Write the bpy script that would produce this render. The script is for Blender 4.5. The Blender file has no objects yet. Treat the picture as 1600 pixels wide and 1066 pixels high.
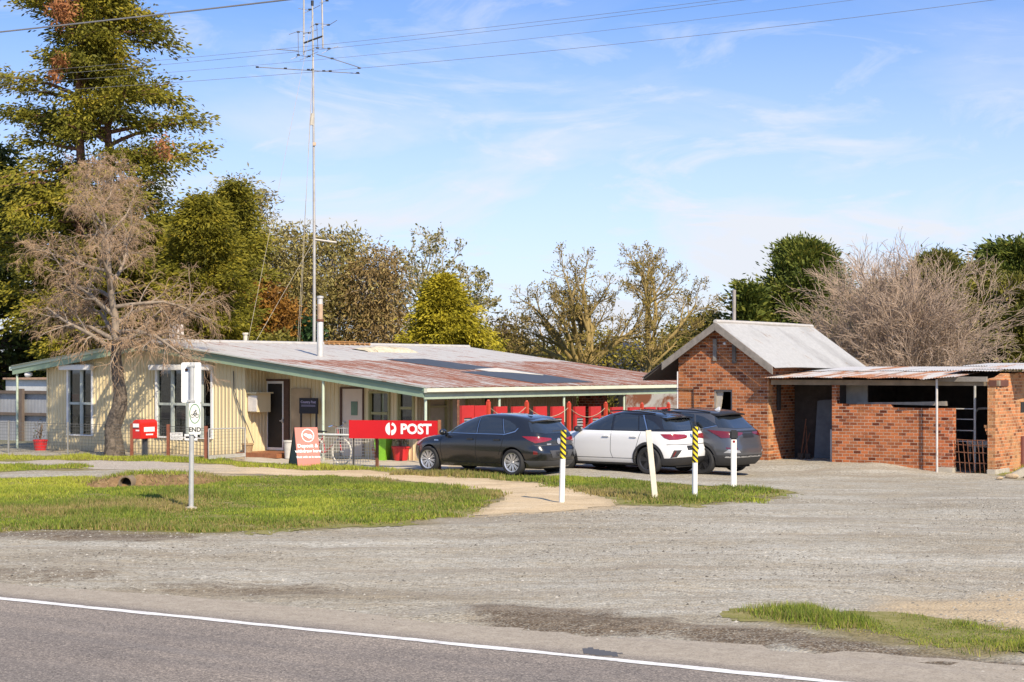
import bpy, bmesh, math, random
import numpy as np
from mathutils import Vector, Matrix
from mathutils.bvhtree import BVHTree

random.seed(7)
rng = np.random.default_rng(7)
SC = bpy.context.scene
COL = SC.collection
R = math.radians

# ------------------------------------------------------------------ camera
FPX, CX, HY, H = 2700.0, 800.0, 578.0, 2.55       # focal length in photo pixels, horizon row, eye height
cam_d = bpy.data.cameras.new('camera')
cam = bpy.data.objects.new('camera', cam_d)
COL.objects.link(cam)
cam.location = (0, 0, H)
cam.rotation_euler = (R(90), 0, 0)
cam_d.sensor_width = 36
cam_d.lens = 36 * FPX / 1600
cam_d.shift_y = (HY - 533) / 1600
cam_d.clip_start = 0.1
cam_d.clip_end = 3000
SC.camera = cam

# ------------------------------------------------------------------ light
SUN_EL, SUN_AZ = R(40), math.atan2(0.46, -0.89)     # direction to the sun: right of and behind the camera
sd = Vector((math.sin(SUN_AZ) * math.cos(SUN_EL), math.cos(SUN_AZ) * math.cos(SUN_EL), math.sin(SUN_EL)))
sun_d = bpy.data.lights.new('sun', 'SUN')
sun_d.energy = 3.95
sun_d.angle = R(0.5)
sun_d.color = (1.0, 0.865, 0.665)
sun = bpy.data.objects.new('sun', sun_d)
COL.objects.link(sun)
sun.rotation_euler = sd.to_track_quat('Z', 'Y').to_euler()

world = bpy.data.worlds.new("World")
SC.world = world
world.use_nodes = True
wt = world.node_tree
for n in list(wt.nodes):
    wt.nodes.remove(n)
def wn(t, **kw):
    n = wt.nodes.new(t)
    for k, v in kw.items():
        setattr(n, k, v)
    return n
w_out = wn('ShaderNodeOutputWorld')
w_bg = wn('ShaderNodeBackground')
w_bg.inputs['Strength'].default_value = 0.165
sky = wn('ShaderNodeTexSky', sky_type='NISHITA', sun_disc=False)
sky.sun_elevation = SUN_EL
sky.sun_rotation = SUN_AZ
sky.altitude = 300
sky.air_density = 1.0
sky.dust_density = 0.3
sky.ozone_density = 3.0
w_tc = wn('ShaderNodeTexCoord')
w_map = wn('ShaderNodeMapping')
w_map.inputs['Scale'].default_value = (1, 1, 2.2)      # low sky takes the deeper blue of the sky higher up
wt.links.new(w_tc.outputs['Generated'], w_map.inputs['Vector'])
w_nrm = wn('ShaderNodeVectorMath', operation='NORMALIZE')
wt.links.new(w_map.outputs[0], w_nrm.inputs[0])
wt.links.new(w_nrm.outputs[0], sky.inputs['Vector'])
# thin cirrus: stretched noise over the direction
w_cm = wn('ShaderNodeMapping')
w_cm.inputs['Scale'].default_value = (3.0, 3.0, 8.5)
w_cm.inputs['Rotation'].default_value = (0, R(24), 0)
w_cm.inputs['Location'].default_value = (0.35, 0.0, 0.6)
wt.links.new(w_tc.outputs['Generated'], w_cm.inputs['Vector'])
w_n1 = wn('ShaderNodeTexNoise')
w_n1.inputs['Scale'].default_value = 1.9
w_n1.inputs['Detail'].default_value = 9
w_n1.inputs['Roughness'].default_value = 0.56
w_n1.inputs['Distortion'].default_value = 0.6
wt.links.new(w_cm.outputs[0], w_n1.inputs['Vector'])
w_r1 = wn('ShaderNodeValToRGB')
w_r1.color_ramp.elements[0].position = 0.44
w_r1.color_ramp.elements[1].position = 0.72
wt.links.new(w_n1.outputs['Fac'], w_r1.inputs['Fac'])
w_sep = wn('ShaderNodeSeparateXYZ')
wt.links.new(w_tc.outputs['Generated'], w_sep.inputs[0])
w_lo = wn('ShaderNodeMapRange')                         # more veil low down
w_lo.inputs['From Min'].default_value = 0.02
w_lo.inputs['From Max'].default_value = 0.21
w_lo.inputs['To Min'].default_value = 1.0
w_lo.inputs['To Max'].default_value = 0.10
wt.links.new(w_sep.outputs['Z'], w_lo.inputs['Value'])
w_mul = wn('ShaderNodeMath', operation='MULTIPLY')
wt.links.new(w_r1.outputs['Color'], w_mul.inputs[0])
wt.links.new(w_lo.outputs[0], w_mul.inputs[1])
w_wm = wn('ShaderNodeMapping')
w_wm.inputs['Scale'].default_value = (5.0, 5.0, 17.0)
w_wm.inputs['Rotation'].default_value = (0, R(27), 0)
w_wm.inputs['Location'].default_value = (3.1, 0.9, 2.2)
wt.links.new(w_tc.outputs['Generated'], w_wm.inputs['Vector'])
w_n2 = wn('ShaderNodeTexNoise')
for k_, v_ in (('Scale', 1.5), ('Detail', 10), ('Roughness', 0.62), ('Distortion', 1.4)): w_n2.inputs[k_].default_value = v_
wt.links.new(w_wm.outputs[0], w_n2.inputs['Vector'])
w_r2 = wn('ShaderNodeMapRange')
for k_, v_ in (('From Min', 0.53), ('From Max', 0.78), ('To Min', 0.0), ('To Max', 0.5)): w_r2.inputs[k_].default_value = v_
wt.links.new(w_n2.outputs['Fac'], w_r2.inputs['Value'])
w_sum = wn('ShaderNodeMath', operation='ADD')
wt.links.new(w_mul.outputs[0], w_sum.inputs[0]); wt.links.new(w_r2.outputs[0], w_sum.inputs[1])
w_add = wn('ShaderNodeMath', operation='MULTIPLY_ADD', use_clamp=True)
w_add.inputs[1].default_value = 0.95
wt.links.new(w_lo.outputs[0], w_add.inputs[0])
wt.links.new(w_sum.outputs[0], w_add.inputs[2])
w_mix = wn('ShaderNodeMix', data_type='RGBA')
w_mix.inputs['B'].default_value = (2.95, 3.1, 3.4, 1)
w_tint = wn('ShaderNodeMix', data_type='RGBA', blend_type='MULTIPLY')
w_tint.inputs['Factor'].default_value = 1.0
w_tint.inputs['B'].default_value = (0.52, 0.735, 0.96, 1)
wt.links.new(sky.outputs[0], w_tint.inputs['A'])
wt.links.new(w_add.outputs[0], w_mix.inputs['Factor'])
wt.links.new(w_tint.outputs['Result'], w_mix.inputs['A'])
wt.links.new(w_mix.outputs['Result'], w_bg.inputs['Color'])
wt.links.new(w_bg.outputs[0], w_out.inputs[0])

vs = SC.view_settings
vs.view_transform = 'Standard'
vs.look = 'None'
vs.gamma = 1
vs.exposure = 0.78
vs.use_curve_mapping = False
SC.cycles.max_bounces = 6
SC.cycles.transparent_max_bounces = 8

# ------------------------------------------------------------------ frames
TH = R(34)
UX, UY = math.cos(TH), -math.sin(TH)                    # U: along the road, to the right and nearer
VX, VY = math.sin(TH), math.cos(TH)                     # V: away from the road
def W(x, y, Y):                                         # photo pixel at depth Y
    return Vector(((x - CX) / FPX * Y, Y, H + (HY - y) / FPX * Y))
def sstep(a, b, x):
    t = np.clip((x - a) / (b - a), 0, 1)
    return t * t * (3 - 2 * t)
def ground_z(X, Y):
    X = np.asarray(X, float); Y = np.asarray(Y, float)
    v = (X - 7.2) * VX + (Y - 48.7) * VY                # behind (+) or before (-) the brick front
    u = (X - 7.2) * UX + (Y - 48.7) * UY
    f = sstep(0.0, 2.6, -v) * sstep(1.0, 7.0, X) * sstep(30, 38, Y)
    z = -0.16 * f
    z = z - 0.20 * sstep(3.0, 5.6, u) * sstep(-7, -1.5, v) * (1 - 0.75 * f)
    d2 = ((X + 9.0) ** 2 / 3.0 + (Y - 38.3) ** 2 / 1.2)
    z = z - 0.10 * np.exp(-d2)                          # the ditch at the culvert
    return z
def gz(X, Y):
    return float(ground_z(X, Y))
def gp(x, y):                                           # ground point under a photo pixel
    Y = FPX * H / max(y - HY, 4)
    for _ in range(8):
        X = (x - CX) / FPX * Y
        Y = FPX * (H - gz(X, Y)) / max(y - HY, 4)
    X = (x - CX) / FPX * Y
    return Vector((X, Y, gz(X, Y)))
class Frame:
    def __init__(s, ox, oy):
        s.ox, s.oy = ox, oy
    def wp(s, u, v, z=0):
        return Vector((s.ox + u * UX + v * VX, s.oy + u * UY + v * VY, z))
    def u_at(s, x, v):                                  # u of photo column x on the plane v
        k = (x - CX) / FPX
        a, b = s.ox + v * VX, s.oy + v * VY
        return (k * b - a) / (UX - k * UY)
    def v_at(s, x, u):
        k = (x - CX) / FPX
        a, b = s.ox + u * UX, s.oy + u * UY
        return (k * b - a) / (VX - k * VY)
    def z_at(s, y, u, v):
        return H + (HY - y) / FPX * (s.oy + u * UY + v * VY)

# ------------------------------------------------------------------ mesh helpers
class MB:
    def __init__(s):
        s.v, s.f, s.m = [], [], []
    def add(s, vs_, fs_, mi=0):
        o = len(s.v)
        s.v += [tuple(p) for p in vs_]
        s.f += [tuple(i + o for i in f) for f in fs_]
        s.m += [mi] * len(fs_)
        return s
    def box(s, x0, x1, y0, y1, z0, z1, M=None, mi=0):
        P = [(x0, y0, z0), (x1, y0, z0), (x1, y1, z0), (x0, y1, z0), (x0, y0, z1), (x1, y0, z1), (x1, y1, z1), (x0, y1, z1)]
        if M is not None:
            P = [M @ Vector(p) for p in P]
        return s.add(P, [(0, 3, 2, 1), (4, 5, 6, 7), (0, 1, 5, 4), (1, 2, 6, 5), (2, 3, 7, 6), (3, 0, 4, 7)], mi)
    def prism(s, poly, axis, a, b, mi=0):               # polygon extruded along an axis (0 x, 1 y, 2 z)
        def p3(q, c):
            if axis == 0: return (c, q[0], q[1])
            if axis == 1: return (q[0], c, q[1])
            return (q[0], q[1], c)
        n = len(poly)
        P = [p3(q, a) for q in poly] + [p3(q, b) for q in poly]
        F = [tuple(range(n - 1, -1, -1)), tuple(range(n, 2 * n))]
        F += [(i, (i + 1) % n, n + (i + 1) % n, n + i) for i in range(n)]
        return s.add(P, F, mi)
    def tube(s, path, r, sides=8, cap=True, mi=0):
        path = [Vector(p) for p in path]
        rs = r if hasattr(r, '__len__') else [r] * len(path)
        P, F = [], []
        ref = None
        for i, p in enumerate(path):
            d = (path[min(i + 1, len(path) - 1)] - path[max(i - 1, 0)])
            d = d.normalized() if d.length > 1e-9 else Vector((0, 0, 1))
            if ref is None:
                ref = Vector((1, 0, 0)) if abs(d.x) < 0.8 else Vector((0, 1, 0))
            a = (ref - d * ref.dot(d)).normalized()
            ref = a
            b = d.cross(a)
            for k in range(sides):
                t = 2 * math.pi * k / sides
                P.append(p + (a * math.cos(t) + b * math.sin(t)) * rs[i])
        for i in range(len(path) - 1):
            for k in range(sides):
                k2 = (k + 1) % sides
                F.append((i * sides + k, i * sides + k2, (i + 1) * sides + k2, (i + 1) * sides + k))
        if cap:
            F.append(tuple(range(sides - 1, -1, -1)))
            F.append(tuple((len(path) - 1) * sides + k for k in range(sides)))
        return s.add(P, F, mi)
    def lathe(s, prof, axis='z', seg=24, c=(0, 0, 0), mi=0):   # prof: (radius, height) pairs
        P, F = [], []
        for r_, h_ in prof:
            for k in range(seg):
                t = 2 * math.pi * k / seg
                x, y = r_ * math.cos(t), r_ * math.sin(t)
                q = (x, y, h_) if axis == 'z' else ((x, h_, y) if axis == 'y' else (h_, x, y))
                P.append((q[0] + c[0], q[1] + c[1], q[2] + c[2]))
        for i in range(len(prof) - 1):
            for k in range(seg):
                k2 = (k + 1) % seg
                F.append((i * seg + k, i * seg + k2, (i + 1) * seg + k2, (i + 1) * seg + k))
        loop = prof[0] == prof[-1]
        if prof[0][0] > 1e-6 and not loop: F.append(tuple(range(seg - 1, -1, -1)))
        if prof[-1][0] > 1e-6 and not loop: F.append(tuple((len(prof) - 1) * seg + k for k in range(seg)))
        return s.add(P, F, mi)
    def build(s, name, mat, parent=None, smooth=False, bevel=0, uv=False):
        me = bpy.data.meshes.new(name)
        me.from_pydata(s.v, [], s.f)
        mats = mat if isinstance(mat, (list, tuple)) else [mat]
        for m_ in mats: me.materials.append(m_)
        if len(mats) > 1: me.polygons.foreach_set('material_index', s.m)
        bm = bmesh.new(); bm.from_mesh(me)
        bmesh.ops.recalc_face_normals(bm, faces=bm.faces)
        if bevel:
            es = [e for e in bm.edges if len(e.link_faces) == 2 and e.calc_face_angle(0) > 0.6]
            bmesh.ops.bevel(bm, geom=es, offset=bevel, segments=2, affect='EDGES', clamp_overlap=True)
        if uv:
            L = bm.loops.layers.uv.new('UVMap')
            for f in bm.faces:
                n = f.normal
                if abs(n.z) > 0.75:
                    for l in f.loops: l[L].uv = (l.vert.co.x, l.vert.co.y)
                else:
                    t = Vector((-n.y, n.x, 0)).normalized()
                    for l in f.loops: l[L].uv = (l.vert.co.dot(t), l.vert.co.z)
        bm.to_mesh(me); bm.free()
        if smooth:
            me.polygons.foreach_set('use_smooth', [True] * len(me.polygons))
            me.set_sharp_from_angle(angle=R(38))
        o = bpy.data.objects.new(name, me)
        COL.objects.link(o)
        if parent is not None: o.parent = parent
        return o

def mesh_np(name, V, F, mat, parent=None, attrs=None, smooth=False, vattrs=None):
    V = np.asarray(V, np.float32).reshape(-1, 3)
    F = np.asarray(F, np.int32)
    k = F.shape[1]
    me = bpy.data.meshes.new(name)
    me.vertices.add(len(V)); me.vertices.foreach_set('co', V.ravel())
    me.loops.add(F.size); me.loops.foreach_set('vertex_index', F.ravel())
    me.polygons.add(len(F))
    me.polygons.foreach_set('loop_start', np.arange(0, F.size, k, dtype=np.int32))
    if smooth: me.polygons.foreach_set('use_smooth', np.ones(len(F), bool))
    me.update(calc_edges=True)
    me.validate()
    me.materials.append(mat)
    for nm, arr in (attrs or {}).items():
        a = me.attributes.new(nm, 'FLOAT', 'FACE'); a.data.foreach_set('value', np.asarray(arr, np.float32))
    for nm, arr in (vattrs or {}).items():
        a = me.attributes.new(nm, 'FLOAT', 'POINT'); a.data.foreach_set('value', np.asarray(arr, np.float32))
    o = bpy.data.objects.new(name, me)
    COL.objects.link(o)
    if parent is not None: o.parent = parent
    return o

def tag(o, label=None, cat=None, group=None, kind=None):
    if label: o['label'] = label
    if cat: o['category'] = cat
    if group: o['group'] = group
    if kind: o['kind'] = kind
    return o
def thing(name, label, cat, loc=(0, 0, 0), rz=0, group=None):
    o = bpy.data.objects.new(name, None)
    COL.objects.link(o)
    o.location = loc
    o.rotation_euler = (0, 0, rz)
    o.empty_display_size = 0.3
    return tag(o, label, cat, group)
def copy_tree(o, parent=None):
    c = o.copy(); COL.objects.link(c)
    if parent is not None: c.parent = parent
    for ch in [x for x in bpy.data.objects if x.parent == o]:
        copy_tree(ch, c)
    return c
def text_obj(s, size, mat, parent, loc, rot, name='lettering', extrude=0.004, offset=0.0, align='CENTER', sx=1.0):
    cu = bpy.data.curves.new('t', 'FONT')
    cu.body = s; cu.size = size; cu.extrude = extrude; cu.offset = offset
    cu.align_x = align; cu.align_y = 'CENTER'
    cu.resolution_u = 3
    t = bpy.data.objects.new('t', cu); COL.objects.link(t)
    dg = bpy.context.evaluated_depsgraph_get(); dg.update()
    me = bpy.data.meshes.new_from_object(t.evaluated_get(dg))
    bpy.data.objects.remove(t)
    me.materials.clear(); me.materials.append(mat)
    me.transform(Matrix.Diagonal((sx, 1, 1, 1)))
    o = bpy.data.objects.new(name, me); COL.objects.link(o)
    o.parent = parent; o.location = loc; o.rotation_euler = rot
    return o

# ------------------------------------------------------------------ materials
class NT:
    def __init__(s, name):
        s.m = bpy.data.materials.new(name); s.m.use_nodes = True
        s.t = s.m.node_tree; s.t.nodes.clear()
        s.out = s.t.nodes.new('ShaderNodeOutputMaterial')
    def n(s, typ, ins=None, **kw):
        nd = s.t.nodes.new(typ)
        for k, v in kw.items(): setattr(nd, k, v)
        for k, v in (ins or {}).items():
            sock = nd.inputs[k]
            if isinstance(v, bpy.types.NodeSocket): s.t.links.new(v, sock)
            elif sock.type == 'RGBA' and len(v) == 3: sock.default_value = (*v, 1)
            else: sock.default_value = v
        return nd
    def link(s, a, b): s.t.links.new(a, b)
    def obj(s, scale=(1, 1, 1), rot=(0, 0, 0), uv=False):
        tc = s.n('ShaderNodeTexCoord')
        return s.n('ShaderNodeMapping', {'Vector': tc.outputs['UV' if uv else 'Object'], 'Scale': scale, 'Rotation': rot}).outputs[0]
    def noise(s, vec, scale, detail=5, rough=0.55, dist=0.0):
        return s.n('ShaderNodeTexNoise', {'Vector': vec, 'Scale': scale, 'Detail': detail, 'Roughness': rough, 'Distortion': dist}).outputs['Fac']
    def ramp(s, fac, stops):
        r_ = s.n('ShaderNodeValToRGB', {'Fac': fac})
        e = r_.color_ramp.elements
        while len(e) < len(stops): e.new(0.5)
        for el, (p, c) in zip(e, stops):
            el.position = p; el.color = (*c, 1) if len(c) == 3 else c
        return r_.outputs['Color']
    def rng(s, val, a, b, c=0.0, d=1.0):
        return s.n('ShaderNodeMapRange', {'Value': val, 'From Min': a, 'From Max': b, 'To Min': c, 'To Max': d}).outputs[0]
    def mix(s, fac, a, b, blend='MIX'):
        return s.n('ShaderNodeMix', {'Factor': fac, 'A': a, 'B': b}, data_type='RGBA', blend_type=blend).outputs['Result']
    def math(s, op, a, b=0.0, clamp=False):
        return s.n('ShaderNodeMath', {0: a, 1: b}, operation=op, use_clamp=clamp).outputs[0]
    def attr(s, nm): return s.n('ShaderNodeAttribute', attribute_name=nm).outputs['Fac']
    def bump(s, h, strength=0.3, dist=0.02):
        return s.n('ShaderNodeBump', {'Height': h, 'Strength': strength, 'Distance': dist}).outputs[0]
    def done(s, col, rough=0.6, metal=0.0, normal=None, spec=0.5, **extra):
        ins = {'Base Color': col, 'Roughness': rough, 'Metallic': metal, 'Specular IOR Level': spec}
        ins.update(extra)
        p = s.n('ShaderNodeBsdfPrincipled', ins)
        if normal is not None: s.link(normal, p.inputs['Normal'])
        s.link(p.outputs[0], s.out.inputs[0])
        return s.m
def vc(c, k): return tuple(min(1.0, max(0.0, x * k)) for x in c)
def mat(name, col, rough=0.6, metal=0.0, var=0.18, scale=5.0, bump=0.0, bscale=40, spec=0.5, stain=None, stain_at=0.62, **extra):
    t = NT(name)
    o = t.obj()
    n1 = t.noise(o, scale, 6, 0.6)
    c = t.ramp(n1, [(0.25, vc(col, 1 - var)), (0.75, vc(col, 1 + var))])
    if stain is not None:
        n2 = t.noise(o, scale * 0.7, 8, 0.7, 0.6)
        c = t.mix(t.rng(n2, stain_at - 0.04, stain_at + 0.06), c, (*stain, 1))
    nm = t.bump(t.noise(o, bscale, 4), bump, 0.02) if bump else None
    return t.done(c, rough, metal, nm, spec, **extra)
def leaf_mat(name, stops, trans=0.3, rough=0.7):
    t = NT(name)
    c = t.ramp(t.attr('tint'), stops)
    d = t.n('ShaderNodeBsdfPrincipled', {'Base Color': c, 'Roughness': rough, 'Specular IOR Level': 0.25})
    tr = t.n('ShaderNodeBsdfTranslucent', {'Color': c})
    mx = t.n('ShaderNodeMixShader', {0: trans, 1: d.outputs[0], 2: tr.outputs[0]})
    t.link(mx.outputs[0], t.out.inputs[0])
    return t.m

def brick_mat(name, ca, cb, mortar, patch, patch_at=0.60, white=0.0):
    t = NT(name)
    uv = t.obj(uv=True)
    b = t.n('ShaderNodeTexBrick', {'Vector': uv, 'Color1': ca, 'Color2': cb, 'Mortar': mortar, 'Scale': 1.0, 'Mortar Size': 0.0075,
                                   'Mortar Smooth': 0.3, 'Bias': 0.0, 'Brick Width': 0.215, 'Row Height': 0.086}, offset=0.5, squash=1.0)
    # per-brick variation from a second, un-mortared brick pattern
    b2 = t.n('ShaderNodeTexBrick', {'Vector': uv, 'Color1': (0, 0, 0), 'Color2': (1, 1, 1), 'Mortar': (0.5, 0.5, 0.5), 'Scale': 1.0, 'Mortar Size': 0.0,
                                    'Bias': 0.0, 'Brick Width': 0.215, 'Row Height': 0.086}, offset=0.5)
    var = t.ramp(b2.outputs['Color'], [(0.0, (0.30, 0.22, 0.22)), (0.14, (0.62, 0.55, 0.55)), (0.45, (1, 1, 1)), (0.8, (1.2, 1.05, 0.95)), (1.0, (0.7, 0.72, 0.8))])
    c = t.mix(1.0, b.outputs['Color'], var, 'MULTIPLY')
    c = t.mix(b.outputs['Fac'], c, (*mortar, 1))
    big = t.noise(uv, 0.9, 7, 0.65, 0.4)
    c = t.mix(t.math('MULTIPLY', t.rng(big, patch_at - 0.05, patch_at + 0.08), 0.62), c, (*patch, 1))
    fine = t.noise(uv, 28, 5, 0.7)
    c = t.mix(1.0, c, t.ramp(fine, [(0.3, (0.72, 0.72, 0.72)), (0.7, (1.18, 1.18, 1.18))]), 'MULTIPLY')
    dk_ = t.noise(uv, 2.3, 8, 0.75, 0.6)
    c = t.mix(1.0, c, t.ramp(dk_, [(0.30, (0.55, 0.50, 0.48)), (0.48, (1, 1, 1)), (0.7, (1.08, 1.06, 1.04))]), 'MULTIPLY')
    if white:
        wn_ = t.noise(uv, 1.6, 7, 0.72, 0.8)
        c = t.mix(t.math('MULTIPLY', t.rng(wn_, 0.62, 0.70), white), c, (0.62, 0.57, 0.52, 1))
    hgt = t.math('ADD', t.math('MULTIPLY', b.outputs['Fac'], -1.0), t.math('MULTIPLY', fine, 0.5))
    return t.done(c, 0.9, 0, t.bump(hgt, 0.7, 0.012), 0.2)

def sheet_iron(name, base, rust, at, stretch=(1, 1, 1), dark=(0.10, 0.09, 0.085), metal=0.0, rough=0.5, grime=0.5, rust2=None):
    t = NT(name)
    o = t.obj(stretch)
    oi = t.obj()
    n1 = t.noise(o, 1.6, 8, 0.66, 0.3)
    n2 = t.noise(oi, 9, 6, 0.7)
    n3 = t.noise(o, 0.6, 4, 0.6)
    c = t.ramp(n2, [(0.25, vc(base, 0.82)), (0.7, vc(base, 1.08))])
    r_ = t.ramp(t.noise(oi, 14, 5, 0.7), [(0.3, vc(rust, 0.55)), (0.5, rust), (0.72, rust2 or vc(rust, 1.5))])
    f = t.rng(t.math('ADD', n1, t.math('MULTIPLY', t.math('SUBTRACT', n2, 0.5), 0.22)), at - 0.04, at + 0.05)
    c = t.mix(f, c, r_)
    c = t.mix(t.math('MULTIPLY', t.rng(n3, 0.52, 0.75), grime), c, (*dark, 1))
    return t.done(c, t.rng(f, 0, 1, rough, 0.9), metal, t.bump(n2, 0.08, 0.01), 0.4)
# ================================================================== GROUND
def poly_sd(P, X, Y):                                   # signed distance, + inside
    P = np.asarray(P, float)
    X = np.asarray(X, float); Y = np.asarray(Y, float)
    ins = np.zeros(X.shape, bool); d = np.full(X.shape, 1e9)
    n = len(P)
    for i in range(n):
        x0, y0 = P[i]; x1, y1 = P[(i + 1) % n]
        c = ((y0 > Y) != (y1 > Y))
        with np.errstate(divide='ignore', invalid='ignore'):
            ins ^= c & (X < (x1 - x0) * (Y - y0) / (y1 - y0 + 1e-12) + x0)
        ex, ey = x1 - x0, y1 - y0
        t = np.clip(((X - x0) * ex + (Y - y0) * ey) / (ex * ex + ey * ey + 1e-12), 0, 1)
        d = np.minimum(d, np.hypot(X - x0 - t * ex, Y - y0 - t * ey))
    return np.where(ins, d, -d)
def gpoly(pts):
    return [tuple(gp(x, y)[:2]) for x, y in pts]
_ph = rng.uniform(0, 6.28, (24, 2)); _dr = rng.uniform(0, 6.28, 24)
def wob(X, Y, f0=0.5, n=6, amp=1.0, seed=0):            # cheap smooth noise
    out = 0
    for k in range(n):
        f = f0 * 1.9 ** k
        a = _dr[(k * 3 + seed) % 24]
        out = out + amp * 0.62 ** k * np.sin(f * (X * math.cos(a) + Y * math.sin(a)) + _ph[(k + seed) % 24, 0]
              + 1.3 * np.sin(f * 0.7 * (X * math.cos(a + 1.7) + Y * math.sin(a + 1.7)) + _ph[(k + seed) % 24, 1]))
    return out

G_MAIN = gpoly([(-70, 752), (0, 748), (60, 747), (130, 745), (180, 752), (225, 760), (275, 764), (318, 762), (322, 748), (420, 744), (560, 748), (650, 753), (720, 760), (782, 772), (778, 786), (740, 802), (640, 818), (500, 827), (400, 831), (300, 833), (150, 829), (0, 831), (-90, 833)])
G_ISLE = gpoly([(560, 739), (640, 738), (700, 738), (760, 741), (850, 745), (935, 748), (1000, 752), (1060, 757), (1130, 762), (1200, 765), (1240, 770), (1200, 777), (1150, 784), (1090, 789), (1030, 792), (975, 792), (930, 780), (900, 768), (850, 757), (760, 748), (690, 745), (600, 743)])
G_TOP = gpoly([(-70, 712), (0, 711), (110, 713), (200, 714.5), (330, 719), (420, 723), (500, 727), (560, 731), (640, 732), (640, 737), (560, 735), (450, 732.5), (330, 726.5), (200, 722), (100, 720), (0, 719), (-70, 719)])
G_STRIP = gpoly([(-70, 725), (0, 725), (60, 727), (140, 731), (150, 734), (60, 736), (0, 738), (-70, 739)])
G_TUFT = gpoly([(205, 744), (235, 740), (262, 742), (290, 752), (262, 757), (220, 755)])
G_RIGHT = gpoly([(1142, 968), (1190, 958), (1262, 951), (1330, 961), (1450, 973), (1560, 983), (1660, 992), (1700, 1000), (1700, 1034), (1600, 1027), (1500, 1017), (1400, 1003), (1270, 984), (1180, 976)])
G_SHED = gpoly([(1540, 738), (1600, 728), (1660, 726), (1660, 752), (1600, 747), (1560, 745)])
P_PATH = gpoly([(-70, 718), (0, 719), (100, 720), (200, 722), (330, 726.5), (450, 732), (560, 734.5), (640, 739), (700, 744), (760, 747), (850, 756), (905, 767), (940, 780), (970, 792), (930, 797), (860, 800), (780, 802), (745, 803), (778, 786), (782, 772), (720, 760), (650, 753), (560, 748), (420, 744), (335, 742), (200, 736), (140, 733), (60, 728), (0, 726), (-70, 726)])
P_APRON = gpoly([(385, 714), (500, 718), (640, 720), (700, 722), (700, 742), (640, 733), (560, 731.5), (420, 724), (385, 722)])
S_SAND = gpoly([(1290, 958), (1380, 942), (1480, 934), (1600, 930), (1720, 932), (1720, 1000), (1600, 986), (1450, 972), (1340, 960)])
S_CULV = gpoly([(140, 748), (190, 742), (215, 752), (262, 757), (300, 744), (345, 740), (420, 745), (430, 752), (350, 768), (290, 770), (220, 764)])
D_DIRT = [gpoly([(690, 965), (740, 950), (830, 950), (930, 962), (1050, 972), (1190, 982), (1380, 1008), (1600, 1036), (1720, 1052), (1720, 1075), (1560, 1062), (1330, 1030), (1150, 1000), (930, 990), (780, 982)]),
          gpoly([(-60, 893), (60, 892), (190, 894), (200, 902), (90, 909), (-60, 906)]),
          gpoly([(-90, 831), (150, 827), (320, 831), (300, 843), (100, 846), (-90, 844)]),
          gpoly([(180, 914), (320, 908), (460, 913), (560, 930), (420, 934), (250, 926)])]

Xs = np.unique(np.concatenate([np.array([-1200, -600, -300, -150, -90, -60, -45, -36]), np.arange(-30, 30.01, 0.25), np.array([36, 45, 60, 90, 150, 300, 600, 1200])]))
Ys = np.unique(np.concatenate([np.array([-200, -100, -50, -20, -5, 4, 8]), np.arange(10, 62.01, 0.25), np.array([66, 72, 80, 95, 120, 160, 220, 320, 500, 800, 1500])]))
GX, GY = np.meshgrid(Xs, Ys)
gxf, gyf = GX.ravel(), GY.ravel()
near = sstep(64, 56, gyf) * sstep(30, 26, np.abs(gxf))
RD = (gp(1280, 1066) - gp(0, 937)); RD.z = 0; RD.normalize()      # direction of the painted line
RO = gp(0, 937)
RN = Vector((-RD.y, RD.x, 0))                                       # away from the road
def road_d(X, Y): return (X - RO.x) * RN.x + (Y - RO.y) * RN.y
onroad = sstep(1.6, 0.6, road_d(gxf, gyf))
bz = ground_z(gxf, gyf) + near * (1 - onroad) * (0.018 * wob(gxf, gyf, 0.6, 5) + 0.008 * wob(gxf, gyf, 3.0, 3, seed=5))
dd = np.zeros_like(gxf)
for i_, p in enumerate(D_DIRT): dd = np.maximum(dd, (1, .55, .85, .5)[i_] * sstep(-0.35, 0.25, poly_sd(p, gxf, gyf) + 0.22 * wob(gxf, gyf, 1.6, 4, seed=3)))
mound = sstep(-0.2, 0.5, poly_sd(D_DIRT[0], gxf, gyf) + 0.2 * wob(gxf, gyf, 1.2, 4, seed=9)) * sstep(4.6, 1.2, gxf)
bz = bz + 0.05 * mound * (1 - onroad)
sa = sstep(-0.5, 0.3, poly_sd(S_SAND, gxf, gyf) + 0.3 * wob(gxf, gyf, 1.1, 4, seed=4))
sa = np.maximum(sa, sstep(-0.3, 0.3, poly_sd(S_CULV, gxf, gyf) + 0.2 * wob(gxf, gyf, 1.5, 4, seed=6)))
for p in (P_PATH, P_APRON): sa = np.maximum(sa, 0.85 * sstep(-0.9, 0.1, poly_sd(p, gxf, gyf) + 0.3 * wob(gxf, gyf, 1.0, 5, seed=2)))
so = np.zeros_like(gxf)
for p in (G_MAIN, G_ISLE, G_TOP, G_STRIP, G_RIGHT, G_SHED, G_TUFT): so = np.maximum(so, sstep(-0.45, 0.1, poly_sd(p, gxf, gyf) + 0.2 * wob(gxf, gyf, 1.8, 4, seed=8)))
far = sstep(50, 70, gyf) * 1.0
nx, ny = len(Xs), len(Ys)
ii = np.arange((nx - 1) * (ny - 1)); r_, c_ = ii // (nx - 1), ii % (nx - 1)
q0 = r_ * nx + c_
gF = np.stack([q0, q0 + 1, q0 + nx + 1, q0 + nx], 1)

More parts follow.
